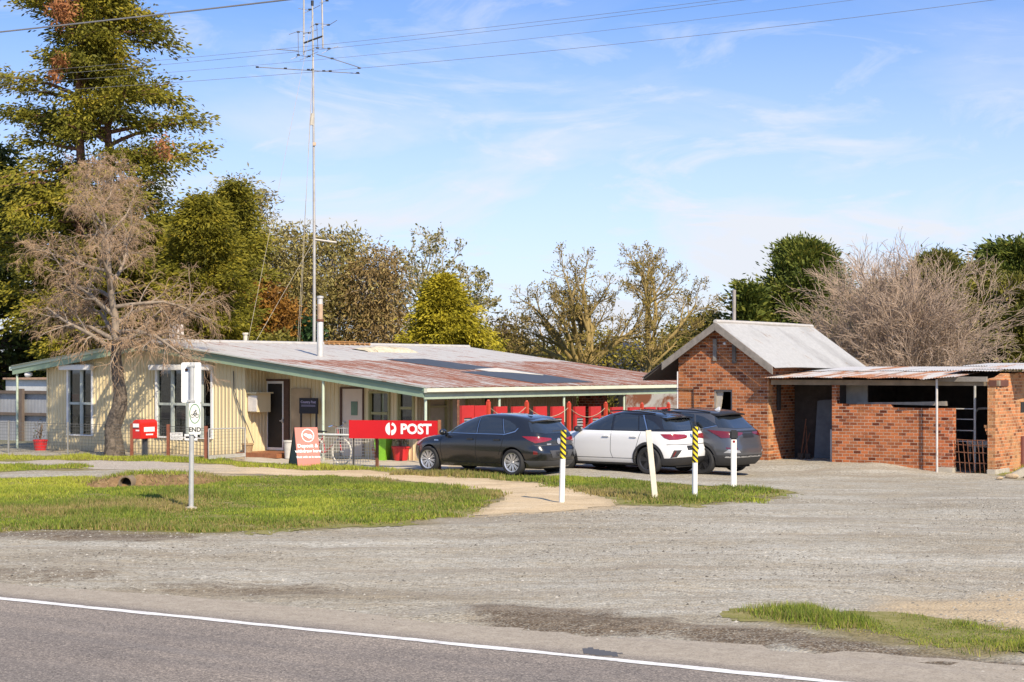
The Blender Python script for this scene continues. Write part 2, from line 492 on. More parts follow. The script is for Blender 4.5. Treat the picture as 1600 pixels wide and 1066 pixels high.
t = NT('gravel_ground')
o = t.obj()
vor = t.n('ShaderNodeTexVoronoi', {'Vector': o, 'Scale': 27.0, 'Randomness': 1.0})
vor2 = t.n('ShaderNodeTexVoronoi', {'Vector': o, 'Scale': 60.0})
sc_ = t.n('ShaderNodeSeparateColor', {0: vor.outputs['Color']}).outputs[0]
sc2 = t.n('ShaderNodeSeparateColor', {0: vor2.outputs['Color']}).outputs[0]
big = t.noise(t.obj((0.40, 1.0, 1.0), (0, 0, R(18))), 0.50, 7, 0.62, 0.5)
mid = t.noise(t.obj((0.7, 1.6, 1.0), (0, 0, TH)), 1.9, 6, 0.65, 0.3)
gcol = t.ramp(sc_, [(0.0, (0.11, 0.10, 0.085)), (0.14, (0.23, 0.215, 0.19)), (0.35, (0.33, 0.315, 0.285)), (0.65, (0.38, 0.365, 0.335)), (0.9, (0.47, 0.45, 0.41)), (1.0, (0.60, 0.57, 0.52))])
gcol = t.mix(0.35, gcol, t.ramp(sc2, [(0.0, (0.17, 0.15, 0.125)), (0.5, (0.355, 0.33, 0.285)), (1.0, (0.52, 0.485, 0.425))]))
gcol = t.mix(1.0, gcol, t.ramp(big, [(0.28, (0.66, 0.60, 0.52)), (0.42, (0.90, 0.88, 0.84)), (0.55, (1.04, 1.05, 1.05)), (0.70, (1.24, 1.27, 1.30))]), 'MULTIPLY')
fines = t.ramp(mid, [(0.3, (0.25, 0.20, 0.14)), (0.7, (0.37, 0.315, 0.235))])
gcol = t.mix(t.math('MULTIPLY', t.rng(mid, 0.47, 0.68), 0.62), gcol, fines)
earth = t.ramp(t.noise(o, 5, 8, 0.75), [(0.3, (0.055, 0.040, 0.028)), (0.55, (0.12, 0.088, 0.060)), (0.75, (0.27, 0.22, 0.17))])
gcol = t.mix(t.math('MULTIPLY', t.rng(t.math('ADD', t.attr('dirt'), t.math('MULTIPLY', t.math('SUBTRACT', t.noise(o, 3.0, 9, 0.78, 0.4), 0.5), 2.6)), 0.25, 0.85), t.rng(sc2, 0.4, 1.0, 1.0, 0.35)), gcol, earth)
sandc = t.ramp(t.noise(o, 3.5, 8, 0.7), [(0.3, (0.38, 0.29, 0.185)), (0.7, (0.54, 0.43, 0.29))])
gcol = t.mix(t.math('MULTIPLY', t.attr('sand'), t.rng(mid, 0.3, 0.6, 0.95, 0.72)), gcol, sandc)
soilc = t.ramp(t.noise(o, 7, 6, 0.7), [(0.3, (0.13, 0.11, 0.05)), (0.7, (0.28, 0.23, 0.12))])
gcol = t.mix(1.0, gcol, (1.02, 1.0, 0.925, 1), 'MULTIPLY')
gcol = t.mix(t.attr('soil'), gcol, soilc)
farc = t.ramp(t.noise(o, 0.2, 5), [(0.3, (0.06, 0.08, 0.025)), (0.7, (0.10, 0.12, 0.04))])
gcol = t.mix(t.attr('far'), gcol, farc)
trk = t.noise(t.obj((0.10, 1.5, 1), (0, 0, R(24))), 1.1, 4, 0.55, 0.8)
gcol = t.mix(t.math('MULTIPLY', t.rng(trk, 0.54, 0.62), 0.45), gcol, (0.255, 0.215, 0.165, 1))
hh = t.math('ADD', t.math('MULTIPLY', vor.outputs['Distance'], -1.0), t.math('MULTIPLY', mid, 0.6))
t.done(gcol, 0.95, 0, t.bump(hh, 0.75, 0.02), 0.15)
ground = mesh_np('ground', np.stack([gxf, gyf, bz], 1), gF, t.m, smooth=True, vattrs={'dirt': dd, 'sand': sa, 'soil': so, 'far': far})
tag(ground, 'grey gravel yard with worn dirt hollows in front of the buildings', 'ground', kind='structure')
bvh_g = None
def bz_at(X, Y):                                         # rendered ground height
    n_ = sstep(64, 56, Y) * sstep(30, 26, np.abs(X)) * (1 - sstep(1.6, 0.6, road_d(X, Y)))
    return ground_z(X, Y) + n_ * (0.018 * wob(X, Y, 0.6, 5) + 0.008 * wob(X, Y, 3.0, 3, seed=5))

def cell_sheet(name, polys, cell, m, lift, wobble, label, cat, seed=0):   # a thin sheet with a ragged outline
    allp = np.concatenate([np.asarray(p) for p in polys])
    x0, y0 = allp.min(0) - 0.5; x1, y1 = allp.max(0) + 0.5
    xs = np.arange(x0, x1, cell); ys = np.arange(y0, y1, cell)
    A, B = np.meshgrid(xs, ys)
    cx, cy = A[:-1, :-1] + cell / 2, B[:-1, :-1] + cell / 2
    sd_ = np.full(cx.shape, -9.0)
    for p in polys: sd_ = np.maximum(sd_, poly_sd(p, cx, cy))
    keep = (sd_ + wobble * wob(cx, cy, 2.2, 6, seed=seed)) > 0
    vsd = np.full(A.shape, -9.0)
    for p in polys: vsd = np.maximum(vsd, poly_sd(p, A, B))
    idx = np.arange(A.size).reshape(A.shape)
    F = np.stack([idx[:-1, :-1][keep], idx[:-1, 1:][keep], idx[1:, 1:][keep], idx[1:, :-1][keep]], 1)
    used = np.unique(F); remap = np.full(A.size, -1); remap[used] = np.arange(len(used))
    af, bf = A.ravel()[used], B.ravel()[used]
    ob = mesh_np(name, np.stack([af, bf, bz_at(af, bf) + lift], 1), remap[F], m, smooth=True, vattrs={'edge': vsd.ravel()[used]})
    return tag(ob, label, cat, kind='structure')

t = NT('sand_path')
o = t.obj()
n1 = t.noise(t.obj((0.5, 1.3, 1), (0, 0, R(12))), 1.2, 8, 0.68, 0.3)
c = t.ramp(n1, [(0.28, (0.40, 0.30, 0.18)), (0.5, (0.52, 0.405, 0.255)), (0.72, (0.60, 0.49, 0.335))])
sp = t.n('ShaderNodeSeparateColor', {0: t.n('ShaderNodeTexVoronoi', {'Vector': o, 'Scale': 45.0}).outputs['Color']}).outputs[0]
c = t.mix(1.0, c, t.ramp(sp, [(0.0, (0.72, 0.70, 0.68)), (0.2, (0.98, 0.98, 0.98)), (1.0, (1.08, 1.08, 1.08))]), 'MULTIPLY')
gv = t.ramp(sp, [(0.0, (0.22, 0.20, 0.18)), (0.6, (0.36, 0.34, 0.31)), (1.0, (0.5, 0.47, 0.43))])
sx_ = t.n('ShaderNodeSeparateXYZ', {0: o})
leftg = t.math('MULTIPLY', t.rng(t.math('ADD', sx_.outputs[0], t.math('MULTIPLY', n1, 6.0)), -3.5, -6.0), 0.75)
c = t.mix(leftg, c, gv)
c = t.mix(t.math('MULTIPLY', t.rng(t.math('ADD', t.attr('edge'), t.math('MULTIPLY', t.noise(o, 4, 5), 0.5)), 0.5, 0.1), 0.6), c, (0.27, 0.215, 0.13, 1))
t.done(c, 0.95, 0, t.bump(t.noise(o, 30, 6, 0.7), 0.35, 0.02), 0.15)
cell_sheet('path', [P_PATH], 0.09, t.m, 0.006, 0.10, 'sandy footpath curving past the grass to the gravel yard', 'path')
t = NT('concrete_apron')
o = t.obj()
c = t.ramp(t.noise(o, 1.6, 8, 0.7), [(0.3, (0.36, 0.31, 0.24)), (0.7, (0.55, 0.49, 0.39))])
t.done(c, 0.9, 0, t.bump(t.noise(o, 40, 4), 0.2, 0.01), 0.2)
cell_sheet('pavement', [P_APRON], 0.1, t.m, 0.004, 0.03, 'pale concrete pavement along the front of the cream building', 'pavement', seed=3)

t = NT('turf_soil')
o = t.obj()
c = t.ramp(t.noise(o, 2.2, 8, 0.7), [(0.25, (0.13, 0.12, 0.045)), (0.5, (0.20, 0.19, 0.06)), (0.75, (0.33, 0.27, 0.14))])
t.done(c, 0.95, 0, t.bump(t.noise(o, 25, 5), 0.5, 0.03), 0.1)
for ob_p, lab in (([G_MAIN], 'broad green lawn between the gravel and the sandy path'), ([G_ISLE], 'tapering grass island around the roadside posts'), ([G_TOP], 'thin grass strip in front of the wire fence'),
                  ([G_STRIP], 'short grass strip beyond the path at the left'), ([G_RIGHT], 'ragged grass tongue beside the road at the lower right'), ([G_SHED], 'weedy grass beside the orange brick wall end')):
    cell_sheet('lawn', ob_p, 0.07, t.m, 0.004, 0.24, lab, 'lawn', seed=7)

# ------------------------------------------------------------------ grass blades
grass_m = leaf_mat('grass_blades', [(0.0, (0.36, 0.28, 0.12)), (0.18, (0.26, 0.24, 0.06)), (0.42, (0.135, 0.195, 0.034)), (0.72, (0.235, 0.295, 0.034)), (1.0, (0.40, 0.42, 0.055))], 0.3)
def grass(poly, n, hmin, hmax, label, width=0.012, seed=0, tall=0.35, yel=0.0, edge_w=1.0):
    P = np.asarray(poly); lo, hi = P.min(0), P.max(0)
    X = rng.uniform(lo[0] - 0.3, hi[0] + 0.3, n * 4); Y = rng.uniform(lo[1] - 0.3, hi[1] + 0.3, n * 4)
    s_ = poly_sd(poly, X, Y) + 0.16 * wob(X, Y, 2.2, 6, seed=7) + rng.normal(0, 0.10, len(X)) - 0.06 + 0.22 * wob(X, Y, 0.9, 4, seed=20) * edge_w
    k = s_ > 0
    X, Y, s_ = X[k][:n], Y[k][:n], s_[k][:n]
    cl = wob(X, Y, 1.5, 4, seed=11 + seed); cl2 = wob(X, Y, 0.55, 4, seed=15 + seed); cl3 = wob(X, Y, 0.32, 3, seed=2 + seed)
    keep = rng.uniform(0, 1, len(X)) < np.clip(0.78 + 0.35 * cl - 0.25 * (s_ < 0.25), 0.12, 1) * np.clip(0.15 + s_ / 0.55, 0.15, 1)
    X, Y, cl, cl2, cl3, s_ = X[keep], Y[keep], cl[keep], cl2[keep], cl3[keep], s_[keep]
    m_ = len(X)
    h = (hmin + (hmax - hmin) * np.clip(0.35 + tall * cl + 0.25 * cl2 + rng.normal(0, 0.22, m_), 0, 1.6)) * np.clip(0.5 + s_ * 1.2, 0.5, 1)
    a = rng.uniform(0, 6.283, m_); ln = np.abs(rng.normal(0.35, 0.25, m_)) * h; la = rng.uniform(0, 6.283, m_)
    w = width * rng.uniform(0.7, 1.5, m_)
    z = bz_at(X, Y) + 0.006
    A = np.stack([X - np.cos(a) * w, Y - np.sin(a) * w, z], 1)
    B = np.stack([X + np.cos(a) * w, Y + np.sin(a) * w, z], 1)
    C = np.stack([X + np.cos(la) * ln, Y + np.sin(la) * ln, z + h], 1)
    V = np.stack([A, B, C], 1).reshape(-1, 3)
    F = np.arange(3 * m_).reshape(-1, 3)
    tint = np.clip(0.60 + 0.26 * cl3 - 0.20 * cl2 + 0.10 * cl + yel + rng.normal(0, 0.17, m_), 0, 1)
    dry = rng.uniform(0, 1, m_) < 0.06 + 0.22 * (s_ < 0.4) + 0.12 * (wob(X, Y, 0.9, 4, seed=18) > 0.7)
    tint = np.where(dry, rng.uniform(0, 0.2, m_), tint)
    o_ = mesh_np('grass', V, F, grass_m, attrs={'tint': tint})
    return tag(o_, label, 'grass', kind='stuff')
grass(G_MAIN, 210000, 0.025, 0.10, 'short green grass covering the broad lawn before the path', seed=0)
grass(G_ISLE, 60000, 0.03, 0.13, 'longer grass around the white roadside posts', seed=1)
grass(G_TOP, 42000, 0.04, 0.15, 'grass in front of the wire fence and sandwich board', seed=2)
grass(G_STRIP, 12000, 0.03, 0.12, 'short grass strip beyond the path at the left', seed=3)
grass(G_RIGHT, 24000, 0.015, 0.095, 'shaggy roadside grass at the lower right', 0.0045, seed=5, tall=0.7, edge_w=.7, yel=-.08)
grass(G_SHED, 5000, 0.05, 0.2, 'weeds at the foot of the orange brick wall end', seed=6)

# ------------------------------------------------------------------ road
ang = math.atan2(RD.y, RD.x)
t = NT('asphalt')
o = t.obj()
sy = t.n('ShaderNodeSeparateXYZ', {0: o}).outputs[1]
st = t.noise(t.obj((0.05, 1.0, 1)), 1.6, 5, 0.6)
n1 = t.noise(t.obj((0.4, 1, 1)), 0.7, 7, 0.6, 0.3)
sp = t.n('ShaderNodeSeparateColor', {0: t.n('ShaderNodeTexVoronoi', {'Vector': o, 'Scale': 70.0}).outputs['Color']}).outputs[0]
c = t.ramp(sp, [(0.0, (0.10, 0.091, 0.082)), (0.4, (0.185, 0.168, 0.152)), (0.8, (0.245, 0.222, 0.20)), (1.0, (0.37, 0.335, 0.295))])
c = t.mix(1.0, c, t.ramp(n1, [(0.3, (0.80, 0.77, 0.74)), (0.7, (1.22, 1.16, 1.06))]), 'MULTIPLY')
c = t.mix(1.0, c, t.ramp(st, [(0.35, (0.86, 0.86, 0.88)), (0.65, (1.16, 1.13, 1.1))]), 'MULTIPLY')
wig = t.math('MULTIPLY', t.math('SUBTRACT', t.noise(t.obj((0.5, 1.6, 1)), 1.1, 7, 0.65, 0.4), 0.5), 0.7)
dust = t.rng(t.math('ADD', sy, wig), 0.02, 0.45)
dc = t.ramp(t.noise(o, 6, 7, 0.7), [(0.3, (0.31, 0.26, 0.195)), (0.7, (0.44, 0.385, 0.30))])
c = t.mix(t.math('MULTIPLY', t.math('MULTIPLY', dust, t.rng(sp, 0.0, 0.5, 0.55, 1.0)), 0.88), c, dc)
wear = t.noise(t.obj((0.16, 2.2, 1)), 1.2, 6, 0.6, 1.2)
c = t.mix(t.math('MULTIPLY', t.rng(wear, 0.56, 0.72), 0.35), c, (0.26, 0.23, 0.20, 1))
crk = t.n('ShaderNodeTexVoronoi', {'Vector': t.mix(0.25, o, t.n('ShaderNodeTexNoise', {'Vector': o, 'Scale': 1.5, 'Detail': 6.0}).outputs['Color']), 'Scale': 0.55}, feature='DISTANCE_TO_EDGE').outputs['Distance']
c = t.mix(t.math('MULTIPLY', t.rng(crk, 0.010, 0.002), t.rng(t.noise(o, 0.35, 3), 0.55, 0.65, 0.0, 0.22)), c, (0.035, 0.033, 0.033, 1))
t.done(c, 0.85, 0, t.bump(sp, 0.25, 0.006), 0.3)
xs = np.arange(-60, 60.01, 0.12)
ys = [-8.2, -4.0, 0.35]
edge = 1.05 + 0.16 * wob(xs, xs * 0, 0.35, 6, seed=1) + 0.28 * sstep(2.0, 9.0, xs) - 0.25 * sstep(-2, -6, xs)
rows = [np.stack([xs, np.full_like(xs, y), np.zeros_like(xs)], 1) for y in ys] + [np.stack([xs, edge, np.zeros_like(xs)], 1)]
V = np.concatenate(rows); n_ = len(xs)
F = np.concatenate([np.stack([np.arange(n_ - 1) + k * n_, np.arange(1, n_) + k * n_, np.arange(1, n_) + (k + 1) * n_, np.arange(n_ - 1) + (k + 1) * n_], 1) for k in range(3)])
road = mesh_np('road', V, F, t.m)
road.location = (RO.x, RO.y, 0.010); road.rotation_euler = (0, 0, ang)
tag(road, 'worn grey asphalt road with a dusty shoulder', 'road', kind='structure')
t = NT('road_paint')
o = t.obj()
c = t.ramp(t.noise(o, 5, 8, 0.75), [(0.30, (0.22, 0.20, 0.18)), (0.40, (0.55, 0.53, 0.50)), (0.5, (0.72, 0.71, 0.68)), (0.7, (0.80, 0.79, 0.77))])
t.done(c, 0.7)
e0 = -0.07 + 0.010 * wob(xs, xs * 0, 4.0, 4, seed=2); e1 = 0.07 + 0.010 * wob(xs, xs * 0, 5.0, 4, seed=6)
V = np.concatenate([np.stack([xs, e0, xs * 0], 1), np.stack([xs, e1, xs * 0], 1)])
F = np.stack([np.arange(n_ - 1), np.arange(1, n_), np.arange(1, n_) + n_, np.arange(n_ - 1) + n_], 1)
rl = mesh_np('road_line', V, F, t.m)
rl.location = (RO.x, RO.y, 0.015); rl.rotation_euler = (0, 0, ang)
tag(rl, 'white painted edge line along the asphalt road', 'road marking', kind='structure')

t = NT('tar_patch'); t.done((0.085, 0.083, 0.085, 1), .8)
cell_sheet('road_patch', [gpoly([(893, 1016), (925, 1012), (970, 1023), (962, 1028), (915, 1024)])], 0.05, t.m, 0.0125, 0.05, 'small dark tar patch on the road shoulder', 'road patch', seed=5)
# loose stones
def stones(n, xr, yr, s0, s1, m_, label, mask=None):
    X = rng.uniform(*xr, n); Y = rng.uniform(*yr, n)
    k = road_d(X, Y) > 0.9 + 0.5 * rng.uniform(-1, 1, n)
    for p in (G_MAIN, G_ISLE, G_RIGHT, G_TOP): k &= poly_sd(p, X, Y) < -0.05
    k &= (poly_sd(P_PATH, X, Y) < -0.1) | (rng.uniform(0, 1, n) < 0.05)
    k &= rng.uniform(0, 1, n) < np.clip(0.45 + 0.5 * wob(X, Y, 0.8, 4, seed=4), 0.08, 1)
    X, Y = X[k], Y[k]; m2 = len(X)
    s_ = s0 + (s1 - s0) * rng.uniform(0, 1, m2) ** 3
    octa = np.array([(1, 0, 0), (0, 1, 0), (-1, 0, 0), (0, -1, 0), (0, 0, 1), (0, 0, -1)], float)
    fa = np.array([(0, 1, 4), (1, 2, 4), (2, 3, 4), (3, 0, 4)])
    V = octa[None, :5] * s_[:, None, None] * rng.uniform(0.6, 1.2, (m2, 5, 3))
    V[:, :, 2] *= 0.65
    a = rng.uniform(0, 6.28, m2); ca, sa_ = np.cos(a)[:, None], np.sin(a)[:, None]
    x_, y_ = V[:, :, 0] * ca - V[:, :, 1] * sa_, V[:, :, 0] * sa_ + V[:, :, 1] * ca
    V = np.stack([x_ + X[:, None], y_ + Y[:, None], V[:, :, 2] + bz_at(X, Y)[:, None] + 0.0], 2).reshape(-1, 3)
    F = (fa[None] + (np.arange(m2) * 5)[:, None, None]).reshape(-1, 3)
    tint = np.repeat(np.clip(rng.normal(0.5, 0.25, m2), 0, 1), 4)
    o_ = mesh_np('gravel', V, F, m_, attrs={'tint': tint})
    tag(o_, label, 'gravel', kind='stuff')
t = NT('stone')
t.done(t.ramp(t.attr('tint'), [(0, (0.09, 0.08, 0.065)), (0.5, (0.28, 0.26, 0.22)), (1, (0.46, 0.43, 0.37))]), 0.9, spec=0.2)
stone_m = t.m
stones(80000, (-12, 14), (13.5, 36), 0.007, 0.030, stone_m, 'loose grey stones scattered over the gravel yard')
# ================================================================== CREAM BUILDING
PO = Frame(-2.43, 46.8)
cream = NT('cream_cladding')
_o = cream.obj()
_c = cream.ramp(cream.noise(cream.obj((1, 1, 0.25)), 2.0, 6, 0.6), [(0.3, (0.64, 0.53, 0.315)), (0.7, (0.71, 0.605, 0.38))])
_d = cream.noise(cream.obj((1, 1, 0.5)), 5.0, 8, 0.75, 0.5)
_c = cream.mix(cream.math('MULTIPLY', cream.rng(_d, 0.62, 0.74), 0.45), _c, (0.33, 0.26, 0.15, 1))
_sz = cream.n('ShaderNodeSeparateXYZ', {0: _o}).outputs[2]
_c = cream.mix(cream.math('MULTIPLY', cream.rng(cream.math('ADD', _sz, cream.math('MULTIPLY', _d, 0.3)), 0.42, 0.12), 0.5), _c, (0.36, 0.28, 0.17, 1))
cream_m = cream.done(_c, 0.55, 0, None, 0.35)
green_m = mat('green_trim', (0.25, 0.34, 0.235), 0.5, var=0.12, scale=3, stain=(0.30, 0.36, 0.28), stain_at=0.66)
pgreen_m = mat('pale_green_paint', (0.47, 0.55, 0.43), 0.5, var=0.1, stain=(0.30, 0.26, 0.18), stain_at=0.68)
gutter_m = mat('cream_gutter', (0.66, 0.67, 0.53), 0.5, var=0.12, scale=2, stain=(0.30, 0.17, 0.10), stain_at=0.68)
white_m = mat('white_paint', (0.78, 0.77, 0.74), 0.5, var=0.06, scale=4, stain=(0.5, 0.46, 0.4), stain_at=0.70)
sash_m = mat('grey_green_sash', (0.42, 0.46, 0.42), 0.5, var=0.1)
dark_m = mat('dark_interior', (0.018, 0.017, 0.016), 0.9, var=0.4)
glass = NT('window_glass')
_gl = glass.n('ShaderNodeBsdfGlossy', {'Color': (0.9, 0.95, 1.0), 'Roughness': 0.02})
_gt = glass.n('ShaderNodeBsdfTransparent', {'Color': (0.55, 0.58, 0.57)})
_gm = glass.n('ShaderNodeMixShader', {0: 0.10, 1: _gt.outputs[0], 2: _gl.outputs[0]})
glass.link(_gm.outputs[0], glass.out.inputs[0])
glass_m = glass.m
timber_m = mat('dark_brown_timber', (0.085, 0.045, 0.028), 0.7, var=0.3, scale=9)
deck_m = mat('red_brown_decking', (0.27, 0.105, 0.045), 0.65, var=0.25, scale=7)
curtain_m = mat('pale_curtain', (0.52, 0.47, 0.38), 0.9, var=0.14, scale=14)
doorw_m = mat('beige_door_paint', (0.60, 0.50, 0.40), 0.5, var=0.05)
olive_m = mat('olive_trim', (0.30, 0.28, 0.13), 0.55, var=0.12)
galv_m = mat('galvanised_steel', (0.50, 0.50, 0.48), 0.45, 0.35, var=0.15, scale=6, stain=(0.34, 0.27, 0.2), stain_at=0.7)
black_m = mat('black_plastic', (0.018, 0.018, 0.02), 0.5, var=0.2)
rust_m = mat('rusted_steel', (0.15, 0.06, 0.032), 0.85, var=0.35, scale=14, bump=0.3, stain=(0.27, 0.13, 0.07), stain_at=0.6)

po = thing('post_office_building', 'long cream ribbed metal building with green trim and rusty low roof', 'building', (PO.ox, PO.oy, 0), -TH)
UA, UL = PO.u_at(220, 0), PO.u_at(20, 0)
UWL, UC, UCN = PO.u_at(75, .35), PO.u_at(382, .35), -1.2
VEND, VB = 9.8, 17.3
ZR, ZE = 3.43, 2.08
SR = (ZR - ZE) / (-UA); SL = 0.13
def zroof(u): return ZE - SR * u if u > UA else ZR - SL * (UA - u)

def ribwall(mb, p0, dirv, nrm, L, z0, ztop, holes=(), pitch=0.145, pan=0.095, dep=0.022):
    prof = []
    s = 0.0
    while s < L - 1e-6:
        for a, d in ((0, 0), (pan, 0), (pan + 0.010, dep), (pitch - 0.010, dep)):
            if s + a < L: prof.append((s + a, d))
        s += pitch
    prof.append((L, 0))
    cuts = sorted({c for h in holes for c in h[:2]})
    out = []
    for (a, da), (b, db) in zip(prof[:-1], prof[1:]):
        pts = [(a, da)] + [(c, da + (db - da) * (c - a) / (b - a)) for c in cuts if a + 1e-5 < c < b - 1e-5] + [(b, db)]
        out += list(zip(pts[:-1], pts[1:]))
    for (a, da), (b, db) in out:
        mid = (a + b) / 2
        hs = sorted([(h[2], h[3]) for h in holes if h[0] < mid < h[1]])
        zs = []; z = z0
        for ha, hb in hs:
            if ha > z: zs.append((z, ha))
            z = hb
        zs.append((z, None))
        for za, zb in zs:
            ta = ztop(a) if zb is None else zb; tb = ztop(b) if zb is None else zb
            P = []
            for s_, d_, z_ in ((a, da, za), (b, db, za), (b, db, tb), (a, da, ta)):
                P.append((p0[0] + dirv[0] * s_ + nrm[0] * d_, p0[1] + dirv[1] * s_ + nrm[1] * d_, z_))
            mb.add(P, [(0, 1, 2, 3)])
def rect_px(x0, x1, y0, y1, v):                          # photo rectangle on the plane v -> local u0,u1,z0,z1
    u0, u1 = PO.u_at(x0, v), PO.u_at(x1, v); um = (u0 + u1) / 2
    return u0, u1, PO.z_at(y1, um, v), PO.z_at(y0, um, v)

WA = rect_px(105.5, 146.5, 571, 681, .35)
WB = rect_px(244, 333.5, 571.5, 685, .35)
D1 = rect_px(414, 453, 592.5, 708.5, 1.35)
D2 = rect_px(532.5, 570, 605, 717, 1.35)
WC = rect_px(576.5, 610, 611.5, 676, 1.35)
WD = rect_px(621.5, 648, 612, 680, 1.35)
D1 = (D1[0], D1[1], 0.16, D1[3]); D2 = (D2[0], D2[1], 0.06, D2[3])

m = MB()
ribwall(m, (UWL, .35), (1, 0), (0, -1), UC - UWL, -0.02, lambda s: zroof(UWL + s) - 0.10,
        [(WA[0] - UWL, WA[1] - UWL, WA[2], WA[3]), (WB[0] - UWL, WB[1] - UWL, WB[2], WB[3])])
m.build('gable_wall', cream_m, po)
m = MB()
ribwall(m, (UC, .35), (0, 1), (1, 0), 1.0, -0.02, lambda s: zroof(UC) - 0.10)
ribwall(m, (UC, 1.35), (1, 0), (0, -1), UCN - UC, -0.02, lambda s: zroof(UC + s) - 0.10,
        [(h[0] - UC, h[1] - UC, h[2], h[3]) for h in (D1, D2, WC, WD)])
m.build('porch_wall', cream_m, po)
VE1, VE2 = PO.v_at(668, UCN), PO.v_at(699, UCN)
VF1, VF2 = PO.v_at(703, UCN), PO.v_at(731, UCN)
VG1, VG2 = PO.v_at(753, UCN), PO.v_at(765, UCN)
m = MB()
ribwall(m, (UCN, 1.35), (0, 1), (1, 0), VEND - 1.35, -0.02, lambda s: ZE + 0.04,
        [(VE1 - 1.35, VE2 - 1.35, 0.75, 2.0), (VF1 - 1.35, VF2 - 1.35, 0.1, 2.02), (VG1 - 1.35, VG2 - 1.35, 0.3, 2.0)])
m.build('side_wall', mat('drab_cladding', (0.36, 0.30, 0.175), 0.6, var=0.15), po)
m = MB()                                                # unseen sides, closed for solidity
m.box(UWL, UWL + 0.06, .40, VB - .3, 0, zroof(UWL) - 0.10)
m.prism([(UWL + .06, 0), (UCN - .02, 0), (UCN - .02, ZE), (UA, ZR - .12), (UWL + .06, zroof(UWL) - .12)], 1, VEND, VEND + .06)
m.box(UWL + .06, UA - .6, VB - .36, VB - .3, 0, 2.6)
m.build('rear_wall', cream_m, po)
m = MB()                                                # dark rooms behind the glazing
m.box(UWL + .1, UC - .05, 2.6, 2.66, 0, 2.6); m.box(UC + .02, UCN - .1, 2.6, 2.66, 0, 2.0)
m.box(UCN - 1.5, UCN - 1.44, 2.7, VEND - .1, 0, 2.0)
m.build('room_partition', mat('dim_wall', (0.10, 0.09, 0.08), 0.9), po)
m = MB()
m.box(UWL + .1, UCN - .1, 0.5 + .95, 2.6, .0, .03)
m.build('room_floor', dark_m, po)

# corner trims and conduit
for u, v in ((UWL, .35), (UC, .35)):
    m = MB(); m.box(u - .03, u + .05, v - .035, v + .03, 0, zroof(u) - .12); m.build('corner_trim', cream_m, po)
m = MB()
xs_ = [(365, 580), (366, 610), (376, 640), (388, 668), (397, 692)]
m.tube([(PO.u_at(x, .31), .30, PO.z_at(y, PO.u_at(x, .31), .31)) for x, y in xs_], .014, 6)
m.build('black_cable', black_m, po)

def window(nm, r_, v, mull, rail, fr_m, sa_m, inner=True, outer=0.075):
    u0, u1, z0, z1 = r_
    m = MB()
    e = outer
    m.box(u0, u0 + e, v - .05, v + .06, z0, z1); m.box(u1 - e, u1, v - .05, v + .06, z0, z1)
    m.box(u0 + e, u1 - e, v - .05, v + .06, z1 - e, z1); m.box(u0 + e, u1 - e, v - .06, v + .06, z0, z0 + .04)
    w = m.build('window', fr_m, po)
    s = MB()
    ms = [u0 + e] + mull + [u1 - e]
    for a in mull: s.box(a - .03, a + .03, v - .02, v + .04, z0 + .04, z1 - e)
    for a, b in zip(ms[:-1], ms[1:]):
        aa, bb = a + (.03 if a in mull else 0), b - (.03 if b in mull else 0)
        s.box(aa, aa + .035, v - .01, v + .03, z0 + .04, z1 - e); s.box(bb - .035, bb, v - .01, v + .03, z0 + .04, z1 - e)
        if rail: s.box(aa + .035, bb - .035, v - .03, v + .035, rail - .04, rail + .035)
    s.build('sash', sa_m, w)
    g = MB(); g.box(u0 + e, u1 - e, v + .045, v + .052, z0 + .04, z1 - e)
    g.build('pane', glass_m, w)
    return w
railA = PO.z_at(630, WA[0], .35); railB = PO.z_at(631, WB[0], .35)
wa = window('window', WA, .35, [PO.u_at(127.5, .35)], railA, white_m, sash_m)
wb = window('window', WB, .35, [PO.u_at(x, .35) for x in (269.5, 293, 315)], railB, white_m, sash_m)
for w_, x0, x1 in ((wa, 97, 146), (wb, 237, 332)):
    a, b = PO.u_at(x0, .25), PO.u_at(x1, .25)
    zz = PO.z_at(570, a, .25)
    m = MB(); m.box(a, b, .08, .27, zz - .17, zz)
    m.build('shutter_box', white_m, w_, bevel=.02)
# things standing inside the panes
def inside(nm, x0, x1, y0, y1, v, dep, m_, par):
    u0, u1 = PO.u_at(x0, v), PO.u_at(x1, v); um = (u0 + u1) / 2
    q = MB(); q.box(u0, u1, v, v + dep, PO.z_at(y1, um, v), PO.z_at(y0, um, v)); return q.build(nm, m_, par)
card_m = mat('cardboard', (0.40, 0.28, 0.16), 0.9, var=0.1)
inside('cardboard_box', 113, 127, 648, 680, .55, .4, card_m, po)
inside('cardboard_box', 129, 142, 650, 680, .60, .4, card_m, po)
n_ = inside('window_notice', 112.5, 123.5, 615.5, 627, .43, .004, mat('red_notice', (0.65, 0.12, 0.09), 0.6, var=0.35, scale=60), po)
inside('counter', 272, 333, 655, 686, .9, .5, mat('shop_counter', (0.16, 0.12, 0.09), 0.7, var=0.5, scale=12), po)
inside('shelf_goods', 272, 290, 640, 655, .8, .2, mat('shop_goods', (0.35, 0.16, 0.14), 0.7, var=0.9, scale=22), po)
inside('paper_stack', 320, 333, 650, 664, .75, .1, white_m, po)

